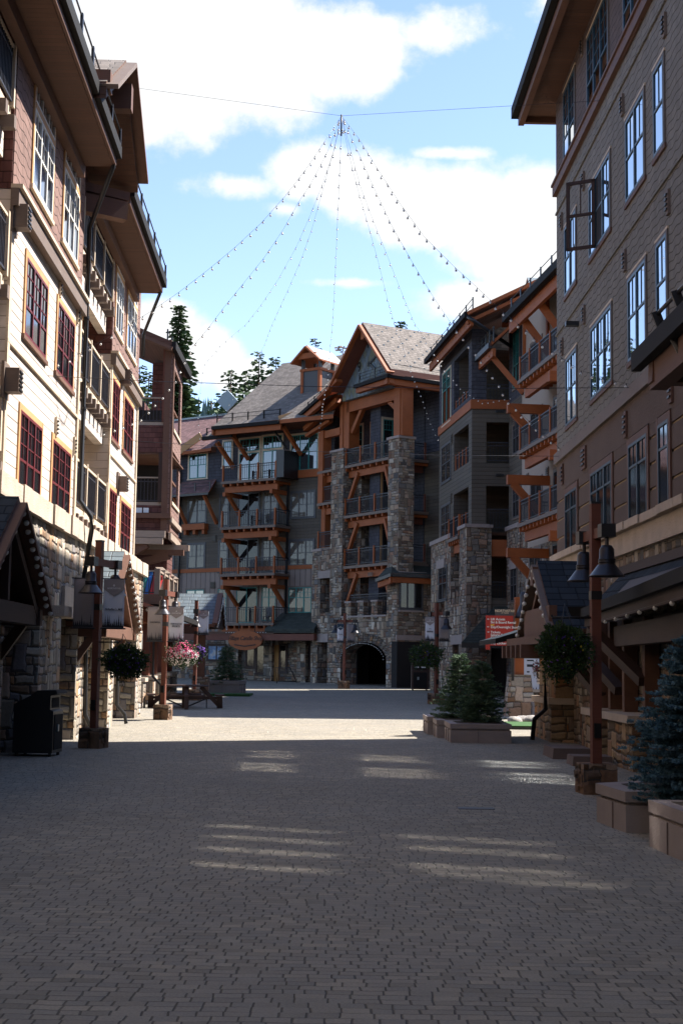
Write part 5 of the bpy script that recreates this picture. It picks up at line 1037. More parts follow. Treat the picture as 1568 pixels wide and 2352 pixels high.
m.box(RF, U0-.05, U1, -13.03, .08, 6.72, 6.98, 'trim_taupe'); m.build('cornice', RB)
def rw(tl, br, **k):
    a = RF.uz(*tl, k.get('o',0)); b = RF.uz(*br, k.get('o',0)); return (a[0], b[0], b[1], a[1])
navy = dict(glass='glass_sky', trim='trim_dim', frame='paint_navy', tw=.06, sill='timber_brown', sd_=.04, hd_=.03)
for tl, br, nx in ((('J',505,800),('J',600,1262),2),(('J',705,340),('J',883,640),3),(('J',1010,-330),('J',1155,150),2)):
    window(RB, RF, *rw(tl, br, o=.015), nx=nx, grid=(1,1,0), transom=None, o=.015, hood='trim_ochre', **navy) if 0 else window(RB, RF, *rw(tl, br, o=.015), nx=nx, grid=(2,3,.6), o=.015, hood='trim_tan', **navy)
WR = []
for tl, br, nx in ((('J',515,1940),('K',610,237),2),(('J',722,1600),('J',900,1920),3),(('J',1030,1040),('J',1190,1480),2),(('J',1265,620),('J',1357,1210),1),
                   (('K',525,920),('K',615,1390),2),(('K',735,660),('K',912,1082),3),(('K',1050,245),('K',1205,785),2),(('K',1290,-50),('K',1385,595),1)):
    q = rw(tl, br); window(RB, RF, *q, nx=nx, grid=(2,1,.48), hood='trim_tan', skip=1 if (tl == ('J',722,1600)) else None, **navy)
    if tl == ('J',722,1600): OW = q
# the casement that stands open
sw = (OW[1]-OW[0])/3; hu = OW[0]+sw*1.02; z0, z1 = OW[2]+.03, OW[3]-.03
G = Fc(P(hu+.1,.03,0).xy, tuple((-(RF.n)*-1 + RF.t*-.35).xy)); G = Fc(P(hu,.04,0).xy, (RF.n*1.0 + RF.t*-.55).xy)
m = MB(); W_ = .64
for a, b, c, d in ((0,W_,z1-.07,z1),(0,W_,z0,z0+.07),(0,.07,z0,z1),(W_-.07,W_,z0,z1),(0,W_,(z0+z1)/2-.03,(z0+z1)/2+.03)): m.box(G, a, b, -.02, .03, c, d, 'timber_dark')
m.box(G, W_*.5-.012, W_*.5+.012, -.01, .015, (z0+z1)/2, z1, 'timber_dark'); m.build('open_casement', RB)
m = MB(); m.box(RF, OW[0]+sw+.03, OW[0]+2*sw-.03, .004, .02, z0, z1, 'interior_dark'); m.build('dark_opening', RB)
# stucco storey: courses of dark blocks with tan grooves
sb = [rw(('K',520,2050),('M',568,590)), rw(('K',735,1880),('M',900,430)), rw(('K',1055,1640),('K',1215,2160)), rw(('K',1305,1470),('K',1400,2090))]
sb = [(a,b,4.42,d) for a,b,c,d in sb]
more = [(13.5,15,4.42,5.9),(17,19.4,4.42,5.9),(22,24,4.42,5.9)]
hl = [(a-.14,b+.14,4.3,d+.16) for a,b,c,d in sb+more]
m = MB(); m.box(RF, U0+.02, U1, -12, -.035, 4.2, 6.75, 'groove_tan'); zc = 4.3; gr = MB()
z = 4.42
while z < 6.6:
    zt = min(z+.40, 6.72); wall(gr, RF, U0, U1, z, zt if zt < 6.6 else 6.72, -.3, .0, 'wall_stucco_brown', hl); z = zt+.055
m.build('groove', RB); gr.build('wall', RB)
m = MB(); wall(m, RF, U0, U1, 6.0, 6.72, -.2, .004, 'wall_stucco_brown', hl); m.build('wall', RB)
for q in sb+more: window(RB, RF, *q, nx=max(1, round((q[1]-q[0])/.85)), grid=(2,1,.3), trim='timber_brown', frame='paint_navy', tw=.13, sill='trim_taupe')
m = MB(); u = U0
while u < 30: l = random.uniform(.4,.9); m.box(RF, u, u+l-.01, -.2, .20+random.uniform(-.02,.02), 4.27, 4.42, 'cap_stone'); m.box(RF, u, u+l-.008, -.2, .09, 3.86, 4.265, 'cap_stone'); u += l
each(m, 'ledge', RB)
for q in (('J',1005,890),('J',675,1530),('K',680,530),('K',1025,75),('K',495,800),('J',1392,1710),('J',490,1870),('J',665,400),('J',1362,215)): u, z = RF.uz(*q); vent(RB, RF, u, z, .17, .42, 'trim_taupe')
for q in (('K',1033,1460),('K',1418,1150),('K',498,1880)): u, z = RF.uz(*q); vent(RB, RF, u, z, .22, .5, 'timber_brown')
for q in (('K',680,1740),): u, z = RF.uz(*q); vent(RB, RF, u, z, .5, .5, 'timber_brown')
u, z = RF.uz('K',625,610); m = MB(); m.box(RF, u-.1, u+.1, 0, .3, z-.05, z+.05, 'metal_black'); m.build('spotlight', RB)
# roof and deep soffit
ge = RF.uz('J',125,935,.85); ZE = ge[1]+.2
m = MB(); o = .85; un = -.75; a, b, c, d = P(un,o,ZE), P(U1,o,ZE), P(U1,-6.5,ZE+4.3), P(un+7,-6.5,ZE+4.3); m.hexa([x-UP*.22 for x in (a,b,c,d)]+[a,b,c,d], 'soffit_brown', 'roof_brown'); e = P(un,-14,ZE); f_ = P(U1,-14,ZE); m.add([a,d,e],[[0,1,2]],'roof_brown'); m.add([e,d,c,f_],[[0,1,2,3]],'roof_brown')
m.box(RF, un, U1, -13.9, o-.02, ZE-.3, ZE-.22, 'soffit_brown'); rf = m.build('roof', RB)
m = MB(); m.box(RF, un-.1, U1, o, o+.16, ZE-.28, ZE+.02, 'metal_gutter'); m.box(RF, un-.1, un, -13, o+.16, ZE-.28, ZE+.02, 'metal_gutter'); m.build('gutter', RB, rf)
m = MB(); m.box(RF, un, U1, o-.16, o-.01, ZE-.5, ZE-.29, 'timber_brown'); m.box(RF, un+.01, un+.15, -13, o-.16, ZE-.46, ZE-.29, 'timber_brown'); m.build('fascia', RB, rf)
# projecting lower roof near the viewer
k0 = RF.uz('K',1165,1030,1.25); m = MB(); o = 1.25; zz_ = k0[1]+.25; a, b, c, d = P(k0[0],o,zz_), P(k0[0]+10,o,zz_), P(k0[0]+10,0,zz_+.8), P(k0[0],0,zz_+.8); m.hexa([x-UP*.16 for x in (a,b,c,d)]+[a,b,c,d], 'soffit_brown', 'roof_slate_dark'); rf = m.build('porch_roof', RB)
m = MB(); m.box(RF, k0[0]-.1, k0[0]+10, o, o+.14, zz_-.2, zz_+.06, 'metal_gutter'); m.box(RF, k0[0]+.35, k0[0]+10, o-.25, o-.02, zz_-.55, zz_-.17, 'timber_brown'); m.beam(P(k0[0]+.5,o,zz_-.3), P(k0[0]+.5,.1,zz_-.35), .25, .35, 'timber_brown'); m.build('gutter', RB, rf)
downpipe(RB, [P(k0[0]+1.9,o+.05,zz_-.1), P(k0[0]+1.95,o-.1,zz_-.45), P(k0[0]+2.6,.15,zz_-.75), P(k0[0]+3.2,.15,zz_-.8)], .06)
m = MB(); 
for dx in (.9,2.0): m.beam(P(k0[0]+dx,o-.1,zz_+.1), P(k0[0]+dx,o+.02,zz_+.42), .06, .12, 'metal_black')
m.tube([P(k0[0]+.6,o-.02,zz_+.4), P(k0[0]+9,o-.02,zz_+.4)], .03, 'metal_black'); m.build('snow_guard', RB, rf)
# ---------------------------------------------------------------- street arcade: gable porch, awning, piers
AF = Fc((4.9,35.6),(.0,-1)); A = AF.P; SB_ = 'stone_brown'
AR = Root('shop_arcade', 'single-storey arcade of slate porch roofs, brown timbers and stone piers', 'arcade', (5,28,0))
def ab(a, b, z0, z1, o0, o1, m_, nm): m = MB(); m.box(AF, a, b, o0, o1, z0, z1, m_); return m.build(nm, AR)
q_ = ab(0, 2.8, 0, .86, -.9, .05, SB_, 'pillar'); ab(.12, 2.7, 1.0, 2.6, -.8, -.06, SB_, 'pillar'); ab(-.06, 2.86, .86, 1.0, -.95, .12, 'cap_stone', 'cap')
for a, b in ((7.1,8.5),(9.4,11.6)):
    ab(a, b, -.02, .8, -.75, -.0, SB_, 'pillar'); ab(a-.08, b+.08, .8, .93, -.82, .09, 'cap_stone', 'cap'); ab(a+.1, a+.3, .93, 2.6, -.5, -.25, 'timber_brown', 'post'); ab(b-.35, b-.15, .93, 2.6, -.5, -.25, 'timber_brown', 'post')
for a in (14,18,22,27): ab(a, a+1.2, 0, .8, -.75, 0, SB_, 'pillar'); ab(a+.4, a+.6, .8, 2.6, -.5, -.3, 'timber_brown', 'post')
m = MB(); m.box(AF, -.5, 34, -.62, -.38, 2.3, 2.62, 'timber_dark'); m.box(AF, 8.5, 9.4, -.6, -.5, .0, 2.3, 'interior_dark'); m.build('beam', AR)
m = MB(); m.box(AF, 2.8, 34, -.8, -.72, 0, 2.6, 'timber_dark')
for u in (7.3,7.8,9.8,10.5,11.2): m.box(AF, u, u+.22, -.72, -.68, .95, 2.3, 'trim_tan')
m.build('shop_front', AR)
m = MB()
for u in (7.45,8.05,10.1,10.75): m.box(AF, u+.15, u+.5, -.72, -.70, 1.0, 2.25, 'glass')
m.build('pane', AR)
for (u, z0, u2, z1) in ((4.3,2.35,7.4,1.15),(7.0,2.3,9.3,1.3),(9.2,2.4,11.4,1.5)): m = MB(); m.beam(A(u,.25,z0), A(u2,-.25,z1), .16, .2, 'timber_dark', AF.n); m.build('brace', AR)
gx = 4.9-4.25; apx = AF.uz('X',1233,1287,gx); fN = AF.uz('X',1273,1452,gx); fF = AF.uz('X',1197.5,1464,gx)
hw = (fN[0]-fF[0])/2; cu = (fN[0]+fF[0])/2
canopy(AR, AF, cu, hw, apx[1], fN[1]+.08, gx, -.5, top='roof_slate_dark', tim='timber_brown', tr='trim_taupe')
m = MB(); m.box(AF, cu-.2, cu+.2, gx-.15, gx+.12, apx[1]-.55, apx[1]-.15, 'timber_brown'); m.box(AF, cu-hw+.9, cu+hw-.35, gx-.1, gx+.06, fN[1]-.05, fN[1]+.55, 'timber_brown'); m.box(AF, cu-hw-.9, cu+hw-.2, -.3, .9, fN[1]-.22, fN[1]-.05, 'timber_brown')
for i in range(5): m.box(AF, cu-hw-.6+i*.85, cu-hw-.42+i*.85, .2, 1.05, fN[1]-.5, fN[1]-.22, 'timber_brown')
m.build('porch_beam', AR)
m = MB(); lf = AF.uz('I',615,1305,1.1); m.hexa([A(-2.8,1.15,2.25),A(1.2,1.15,2.25),A(1.2,-.4,2.6),A(-2.8,-.4,2.6),A(-2.8,1.15,2.37),A(1.2,1.15,2.37),A(1.2,-.4,2.85),A(-2.8,-.4,2.85)], 'metal_gutter', 'roof_slate_dark'); m.build('side_roof', AR)
bulbs_along('light_string', 'globe bulbs edging the dark gable porch beside the directory sign', [A(cu-hw,gx+.1,fF[1]), A(cu,gx+.1,apx[1]-.15), A(cu+hw,gx+.1,fN[1])], 17, .05, 'bulb strings on porch gables', drop=.02)
# long awning with a gutter and hanging bulbs
e0, e1_ = Vector((4.55,24.8,2.8)), Vector((3.55,10.0,2.86)); dirv = (e1_-e0)
EF = Fc(e0.xy, dirv.xy); L_ = dirv.length; m = MB(); top0, top1 = Vector((5.4,27.4,3.5)), Vector((5.5,8,3.5)); e00 = e0 - dirv.normalized()*2.6
m.hexa([e00-UP*.14, e1_-UP*.14, top1-UP*.14, top0-UP*.14, e00, e1_, top1, top0], 'timber_dark', 'roof_slate_dark'); rf = m.build('awning_roof', AR)
m = MB(); m.beam(e00+EF.n*.07-UP*.05, e1_+EF.n*.07-UP*.05, .14, .17, 'metal_gutter'); m.beam(e00-UP*.2+EF.n*.0, e1_-UP*.2, .07, .2, 'timber_dark'); m.beam(top0+Vector((-.04,0,.06)), top1+Vector((-.04,0,.06)), .06, .16, 'timber_dark'); m.build('fascia', AR, rf)
m = MB(); k_ = 0
while k_ < L_: q = e0+dirv.normalized()*k_; m.beam(q+UP*.04+Vector((.1,0,0)), q+UP*.14+Vector((.12,0,0)), .012, .012, 'metal_black', dirv); k_ += .22
m.build('snow_cleats', AR, rf)
bulbs_along('light_string', 'globe bulbs hanging along the dark awning gutter above the shop windows', [e0-UP*.27+EF.n*.03, e1_-UP*.27+EF.n*.03], 11, .034, 'bulb strings on porch gables', drop=.01)
m = MB(); m.box(EF, -.8, L_, -.5, -.3, 2.1, 2.45, 'timber_dark'); m.build('beam', AR)
m = MB(); q = e00+EF.n*.1; m.hexa([q+Vector(v) for v in ((-.2,-.15,-.14),(.05,-.3,-.14),(.2,.15,-.14),(-.05,.3,-.14),(-.3,-.2,.08),(.1,-.4,.08),(.3,.2,.08),(-.1,.4,.08))], 'metal_gutter'); m.build('rainwater_head', AR, rf)
downpipe(AR, [A(2.3,.5,2.5), A(2.75,.2,2.3), A(2.75,.17,.75), A(2.2,.35,.5), A(2.2,.4,.02)], .055)
for i, (x0, x1, y0, y1, h) in enumerate(((4.02,4.75,27.0,28.3,.2),(4.1,4.8,25.2,25.9,.17))):
    m = MB(); m.hexa([(x0,y0,0),(x1,y0,0),(x1,y1,0),(x0,y1,0),(x0+.02,y0+.02,h),(x1,y0+.02,h),(x1,y1,h),(x0+.02,y1,h)], 'dark_step'); solo(m, 'stone_step', ['low dark stone step before the arcade, the farther of two','low dark stone step just behind the tall lamp base'][i], 'step', 'low steps before the arcade')
# ================================================================ lamps
def make_lamp(loc, rz, label, h=4.0, base=(.5,.44), arm=1.2, single=False, ax=.1):
    B = Root('street_lamp', label, 'street lamp', loc, rz, 'timber street lamps', local=True); F0 = Fc((0,0),(1,0))
    m = MB(); b = base[0]/2; m.box(F0, -b, b, -b, b, -.03, base[1], 'stone_block')
    for i in range(22): 
        a = random.choice((0,1,2,3)); u = random.uniform(-b+.08,b-.08); z = random.uniform(.08,base[1]-.08); w_, hh = random.uniform(.05,.12), random.uniform(.04,.09)
        if a < 2: m.box(F0, max(u-w_,-b), min(u+w_,b), (b-.0) if a else -b-.018, (b+.018) if a else -b, z-hh, z+hh, 'stone_block')
        else: m.box(F0, b if a == 2 else -b-.018, b+.018 if a == 2 else -b, max(u-w_,-b), min(u+w_,b), z-hh, z+hh, 'stone_block')
    m.build('stone_base', B)
    m = MB(); m.box(F0, -.066, .066, -.066, .066, base[1], h, 'timber_red'); po = m.build('post', B)
    m = MB(); m.box(F0, -.072, .072, -.072, .072, h, h+.03, 'metal_black'); m.build('cap', B, po)
    m = MB(); m.box(F0, -.075, .075, -.075, .075, h*.665, h*.665+.12, 'metal_black'); m.box(F0, -.045, .045, .066, .11, base[1]+.35, base[1]+.55, 'metal_gutter'); each(m, 'bracket_plate', B, po)
    m = MB(); za = h-.5; m.box(F0, ax-.042, ax+.042, -arm/2-.02, arm/2+.02, za, za+.14, 'timber_red'); m.build('crossarm', B)
    for s_ in ((-1,1) if not single else (1,)):
        c = (ax, -s_*arm/2*.92, 0); m = MB(); zh = za-.08
        m.box(F0, ax-.1, ax+.1, s_*arm/2*.92-.1, s_*arm/2*.92+.1, za-.02, za+.16, 'metal_black'); m.lathe([(.028,za),(.028,za-.14)], 'metal_bronze', c, 8)
        m.lathe([(r_, za-.12-(q_-.15)*.72) for r_, q_ in ((.001,.15),(.07,.17),(.1,.24),(.105,.42),(.118,.43),(.118,.455),(.105,.46),(.118,.475),(.118,.5),(.105,.505),(.13,.55),(.235,.74),(.25,.755),(.245,.76),(.22,.735),(.1,.56))], 'metal_bronze', c, 24)
        ho = m.build('lamp_shade', B)
        m = MB(); m.ball((c[0],c[1],za-.46), .055, 'bulb_glass', 10, 6, 1.3); m.build('bulb', B, ho)
    return B
def banner(loc, rz, label, side, w_=.41, h_=.97, kind='plain', txt=None, tz=0, head='cloth_taupe', face='cloth_pale'):
    """cloth banner hung beside a lamp post; side -1/+1"""
    B = Root('banner', label, 'banner', loc, rz, 'banners on lamp posts', local=True); F0 = Fc((0,0),(1,0)); u0, u1 = (side*.09, side*(.09+w_)); u0, u1 = min(u0,u1), max(u0,u1); um = (u0+u1)/2
    m = MB(); n = 8; base = 'cloth_taupe' if kind == 'plain' else face
    vs = [F0.P(u0+(u1-u0)*i/n, .010*math.sin(i*.7+side)*(1-j/6*.3), -h_*j/6) for j in range(7) for i in range(n+1)]
    m.add(vs, [[(j+1)*(n+1)+i, (j+1)*(n+1)+i+1, j*(n+1)+i+1, j*(n+1)+i] for j in range(6) for i in range(n)], base, True)
    c_ = m.build('cloth', B); c_.modifiers.new('thick','SOLIDIFY').thickness = .004
    m = MB(); m.tube([F0.P(side*.05,0,.01), F0.P(side*(.13+w_),0,.01)], .012, 'metal_rail'); m.tube([F0.P(side*.05,0,-h_), F0.P(side*(.13+w_),0,-h_)], .016, 'metal_rail'); each(m, 'rod', B)
    if kind != 'plain':
        m = MB(); q = [F0.P(u0+.004,.018,-.005), F0.P(u0+.004,.018,-.2), F0.P(um,.018,-.34), F0.P(u1-.004,.018,-.2), F0.P(u1-.004,.018,-.005)]; m.prism(q, F0.n*.002, head); m.build('pennant', B, c_)
        m = MB()
        for k in range(6): a = k*math.pi/3; q = F0.P(um+.014*math.cos(a),.022,-.125+.014*math.sin(a)); m.prism([q+F0.t*.009*math.cos(b_)+UP*.009*math.sin(b_) for b_ in (0,1.57,3.14,4.71)], F0.n*.002, 'print_white')
        m.build('emblem', B, c_)
        text('NORTHSTAR', F0, um, -.185, .022, .045, 'print_white', B, c_)
    m = MB(); u = u0+.02
    while u < u1-.02:      # row of pine silhouettes along the hem
        hh = random.choice((.06,.09,.13,.2,.1)); 
        for k in range(4): f = k/4; m.prism([F0.P(u-.022*(1-f),.02,-h_+.05+hh*f), F0.P(u+.022*(1-f),.02,-h_+.05+hh*f), F0.P(u,.02,-h_+.05+hh*(f+.42))], F0.n*.002, 'print_dark')
        u += random.uniform(.03,.05)
    m.box(F0, u0+.003, u1-.003, .02, .022, -h_+.02, -h_+.06, 'print_dark'); m.build('print', B, c_)
    for (s, zz_, sz, sh) in (txt or []): text(s, F0, um, zz_, .022, sz, 'print_dark', B, c_, shear=sh)
    return B
def blossoms(name, label, cat, c, rx, rz_, nl, nf, leafm, petals, drop=.0, lf=.05, group=None, cup=True, fs=.022, hook=None):
    """hanging basket: bowl, foliage, flowers"""
    B = Root(name, label, cat, c, 0, group, local=True); random.seed(int(c[0]*100+c[1]*7))
    def pt(r):
        a = random.uniform(0,6.283); t = random.uniform(-1,1); q = math.sqrt(1-t*t); d = Vector((q*math.cos(a), q*math.sin(a), t)); lump = 1+.5*noise.noise(d*1.9+Vector(c))+.35*noise.noise(d*4.5+Vector(c)); v = Vector((d.x*rx, d.y*rx, d.z*rz_))*r*lump
        if v.z < 0: v.z *= 1+drop*(1+.8*noise.noise(Vector((d.x*3,d.y*3,c[0]))))
        return v, d
    m = MB()
    for i in range(nl): v, d = pt(random.uniform(.4,1.3)**.5); dd = (d+Vector([random.uniform(-.9,.9) for _ in range(3)])).normalized(); m.leaf(v, dd, Vector([random.uniform(-1,1) for _ in range(3)]), lf*random.uniform(.7,1.4), lf*.6, leafm)
    for k in range(14 if cup else 0):      # trailing stems
        a = random.uniform(0,6.283); p = Vector((rx*.8*math.cos(a), rx*.8*math.sin(a), -rz_*.3)); L = random.uniform(.3,1.15)*rz_*(1+drop)
        for q in range(int(nl/140)): t = random.random(); v = p+Vector((math.cos(a)*.12*t*rx, math.sin(a)*.12*t*rx, -L*t))+Vector([random.uniform(-.03,.03) for _ in range(3)]); m.leaf(v, Vector((random.uniform(-1,1),random.uniform(-1,1),-.6)).normalized(), Vector([random.uniform(-1,1) for _ in range(3)]), lf, lf*.6, leafm)
    m.build('foliage', B)
    for pm, sh in petals:
        m = MB()
        for i in range(int(nf*sh)):
            v, d = pt(random.uniform(.93,1.1)); 
            if pm == 'petal_white' and len(petals) > 1 and v.z > rz_*.35: continue
            if pm == 'petal_pink' and v.z < -rz_*.5 : continue
            x = d.cross(UP).normalized() if abs(d.z) < .99 else Vector((1,0,0)); y = x.cross(d); s_ = fs*random.uniform(.7,1.3); k = [v + x*s_*math.cos(b_)*(1 if j%2 else .55) + y*s_*math.sin(b_)*(1 if j%2 else .55) for j, b_ in enumerate([i_*.6283 for i_ in range(10)])]
            m.add([v+d*.004]+k, [[0,j+1,(j+1)%10+1] for j in range(10)], pm)
        m.build('blossoms' if 0 else 'flower', B)['kind'] = 'stuff'
    if cup: m = MB(); m.lathe([(.001,-rz_*.75),(rx*.45,-rz_*.6),(rx*.6,-rz_*.1),(rx*.58,-rz_*.08)], 'timber_dark', (0,0,0), 14); m.build('bowl', B)
    if hook:
        m = MB(); hk = Vector(hook)
        for a in (0,2.1,4.2): m.tube([hk, (rx*.6*math.cos(a), rx*.6*math.sin(a), rz_*.2)], .005, 'metal_black', 4)
        m.build('chain', B)
    return B
def arm_bracket(lampB, z, side, L=.62):
    F0 = Fc((0,0),(1,0)); m = MB(); m.tube([(0,0,z),(side*L,0,z)], .016, 'metal_black'); m.lathe([(.02,0),(.02,.03)], 'metal_black', (side*L,0,z), 6); m.build('basket_arm', lampB)
gY = lambda x, y: (x, y, gz(y))
l1 = make_lamp((-4.82,28.4,0), R(-16), 'dark timber lamp post on stone base beside the dark green flower basket', 4.08, base=(.44,.39))
banner((-4.8,28.33,3.33), R(4), 'plain taupe banner with pine hem on the near post, hidden partly by a lamp shade', -1, .40, .98)
banner((-4.8,28.33,3.33), R(4), 'grey banner reading Schaffer\'s Mill beside the near dark lamp', 1, .42, .98, 'logo', [("Schaffer's Mill",-.6,.062,.35)], head='cloth_taupe')
arm_bracket(l1, 2.08+.0, 1, .5)
blossoms('hanging_basket', 'dark leafy flower basket hanging from the nearer street-side lamp post', 'hanging basket', at('C',1055,1320,28.2), .36, .23, 5200, 160, 'leaf_dark', [('petal_purple',1.0),('petal_white',.12)], .25, .045, 'hanging flower baskets', hook=(-.05,0,.52))
l2 = make_lamp((-5.15,42.15,0), R(-12), 'sunlit reddish lamp post rising from a small pale stone base by the picnic table', 4.12, base=(.44,.44))
banner((-5.13,42.05,3.3), R(3), 'plain sunlit taupe banner reading one word beside the ski shop banner', -1, .44, 1.02, 'plain', [('NORTHSTAR',-.46,.05,0)])
banner((-5.13,42.05,3.3), R(3), 'sunlit banner reading Northstar Sports with pale ground', 1, .44, 1.02, 'logo', [('NORTHSTAR',-.5,.058,0),('SPORTS',-.57,.07,0)])
arm_bracket(l2, 2.1, 1, .5)
blossoms('hanging_basket', 'bright pink and white petunia basket in full sun', 'hanging basket', at('R',725,1225,41.9), .40, .27, 4200, 2200, 'leaf_dark', [('petal_pink',.5),('petal_white',.6)], .2, .04, 'hanging flower baskets', fs=.028, hook=(-.1,0,.42))
x3 = at('E',350,1640,58); l3 = make_lamp(gY(x3.x,58), R(-5), 'slim lamp post half hidden behind the slate porch roof, beside small purple flowers', 4.0)
blossoms('hanging_basket', 'small purple flower basket on the slim post beyond the picnic table', 'hanging basket', at('E',395,1330,58), .26, .25, 1500, 500, 'leaf_dark', [('petal_purple',1.0)], .2, .05, 'hanging flower baskets', fs=.035)
banner((x3.x,57.95,at('E',400,1140,58).z+.9), 0, 'pale banner hem with pines showing under the slate porch eave', 1, .42, .98, 'logo')
x4 = at('G',405,1690,76.5); l4 = make_lamp(gY(.26,76.8), R(70), 'orange-brown lamp post standing in front of the stone arch', 4.05)
banner((.30,76.7,3.79), 0, 'banner with a blue pennant head in front of the stone arch', -1, .34, .98, 'logo', [('VILLAGE',-.55,.06,0)], head='cloth_blue')
banner((.30,76.7,3.79), 0, 'plain dusky banner behind a lamp shade before the stone arch', 1, .4, .98)
l5 = make_lamp(gY(3.9,57.6), R(30), 'lamp post left of two spruces, with banners reading mine'.replace('left of','beside'), 4.05)
banner((3.9,57.5,3.61), 0, 'pale banner with the word mine near two spruces', -1, .37, .96, 'logo', [('THE',-.47,.05,0),('mine',-.57,.13,0)])
banner((3.9,57.5,3.61), 0, 'plain taupe banner beside the banner with the word mine', 1, .41, .96)
arm_bracket(l5, 2.35, -1, .8)
blossoms('hanging_basket', 'dark trailing basket before the stone doorway beside the brown bin', 'hanging basket', at('G',1195,1345,57.4), .55, .38, 2600, 120, 'leaf_dark', [('petal_purple',.8),('petal_yellow',.2)], .5, .07, 'hanging flower baskets')
l6 = make_lamp((3.57,19.95,0), R(5), 'tallest reddish lamp post with twin bell shades beside the big trailing basket', 4.02, base=(.47,.41), arm=1.3, ax=.0)
arm_bracket(l6, 2.42, -1, .62); arm_bracket
blossoms('hanging_basket', 'large dark trailing basket with a few yellow and purple blooms by the twin-shade lamp', 'hanging basket', at('M',445,1480,19.8), .31, .24, 9000, 260, 'leaf_dark', [('petal_purple',.75),('petal_yellow',.08),('petal_white',.1)], .55, .034, 'hanging flower baskets', fs=.016, hook=(.0,0,.6))
blossoms('flower_cluster', 'small white and pink trailing flowers beside the numbered street plaque', 'flowers', at('I',985,1570,34), .07, .16, 120, 120, 'leaf_dark', [('petal_pink',.5),('petal_white',.5)], .3, .03, cup=False, fs=.025)
l7b = at('I',835,1980,48.5)
B = Root('sign_pier', 'flared stone pier carrying an orange post and small green notice', 'pier', (l7b.x,48.5,gz(48.5)), local=True)
m = MB(); m.hexa([(-.5,-.5,-.05),(.5,-.5,-.05),(.5,.5,-.05),(-.5,.5,-.05),(-.36,-.36,1.38),(.36,-.36,1.38),(.36,.36,1.38),(-.36,.36,1.38)], 'stone_tan'); m.build('stone_base', B)
m = MB(); m.box(Fc((0,0),(1,0)), -.15, .15, -.15, .15, 1.38, 4.0, OR); m.build('post', B)
m = MB(); F0 = Fc((0,0),(1,0)); m.box(F0, -.18, .2, .16, .2, 2.0, 2.62, 'sign_green'); gs = m.build('green_notice', B)
m = MB(); 
for i in range(5): m.box(F0, -.1, .12, .2, .206, 2.48-.055*i, 2.495-.055*i, 'print_white')
m.build('lettering', B, gs)
hd = Vector((0,0,0)); m = MB(); m.lathe([(.001,4.18),(.1,4.14),(.13,4.0),(.13,3.75),(.15,3.7),(.3,3.3),(.32,3.28),(.12,3.6)], 'metal_bronze', (.1,-.45,.0), 20); m.build('lamp_shade', B)
# directory sign
c = at('I',540,1410,48); d = at('I',785,1110,48); SF = Fc((c.x,48),(1,0)); zo, zt = c.z, d.z; wS = d.x-c.x
SG = Root('directory_sign', 'red directory panel listing lift access, rentals, storage and tickets', 'sign', (c.x,48,gz(48)))
m = MB(); zb_ = zo+.14; m.box(SF, 0, wS, -.05, 0, zb_, zt, 'sign_red'); m.box(SF, 0, wS*.16, -.05, 0, zo, zb_, 'sign_red'); pn = m.build('panel', SG)
m = MB(); e = at('I',625,1050,48); m.box(SF, wS*.36, wS*1.03, -.12, -.052, zt-.3, e.z, 'paint_grey'); m.box(SF, wS*.95, wS*1.05, -.18, -.12, gz(48), e.z, 'metal_black'); m.build('header_board', SG)
text('NORTHSTAR', SF, wS*.7, zt+.16, -.045, .115, 'trim_tan', SG); text('AT TAHOE', SF, wS*.7, zt+.09, -.045, .05, 'trim_tan', SG)
for s, yy in (('Lift Access',1140),('Ski & Board Rental',1168),('Day/Overnight Storage',1210),('Tickets',1256),('Season Passes',1280),('Kids Club',1304),('Restrooms',1328),('Day Lockers',1353)): text(s, SF, wS*.175, at('I',600,yy,48).z, .008, .112, 'print_white', SG, pn, 'LEFT')
m = MB()
for yy, dr in ((1140,-1),(1208,-1),(1254,1)):
    zc_ = at('I',600,yy,48).z; uc = wS*.09; m.box(SF, uc-.035, uc+.035, 0, .006, zc_-.008, zc_+.008, 'print_white'); m.prism([SF.P(uc+dr*.045,0,zc_), SF.P(uc+dr*.005,0,zc_+.03), SF.P(uc+dr*.005,0,zc_-.03)], SF.n*.006, 'print_white')
m.build('arrow', SG, pn)
m = MB(); zc_ = at('I',600,1191,48).z; m.box(SF, wS*.175, wS*.31, 0, .006, zc_-.02, zc_+.02, 'sign_yellow'); m.build('tag', SG, pn)
# white plaque with a numeral, window posters behind the pier
c = at('I',997,1715,35.9); d = at('I',1028,1570,35.9); F1 = Fc((c.x,35.9),(1,0)); PL = Root('street_plaque', 'narrow pale plaque with a dark numeral fixed beside the arcade pier', 'plaque', (c.x,35.9,c.z))
m = MB(); m.box(F1, 0, d.x-c.x, -.03, 0, c.z, d.z, 'cloth_pale'); m.build('panel', PL); text('0', F1, (d.x-c.x)/2, c.z+(d.z-c.z)*.55, .004, .3, 'print_dark', PL); text('SHOP', F1, (d.x-c.x)/2, c.z+(d.z-c.z)*.16, .004, .055, 'print_dark', PL)
c = at('I',862,1815,50.5); d = at('I',1000,1540,50.5); F1 = Fc((c.x,50.5),(1,0)); PW = Root('poster_window', 'tall shop window papered with pale printed posters', 'shop window', (c.x,50.5,gz(50.5)))
m = MB(); m.box(F1, -.05, d.x-c.x+.3, -.3, 0, gz(50.5), 3.4, 'timber_dark'); m.build('wall', PW); zs_ = c.z+.1
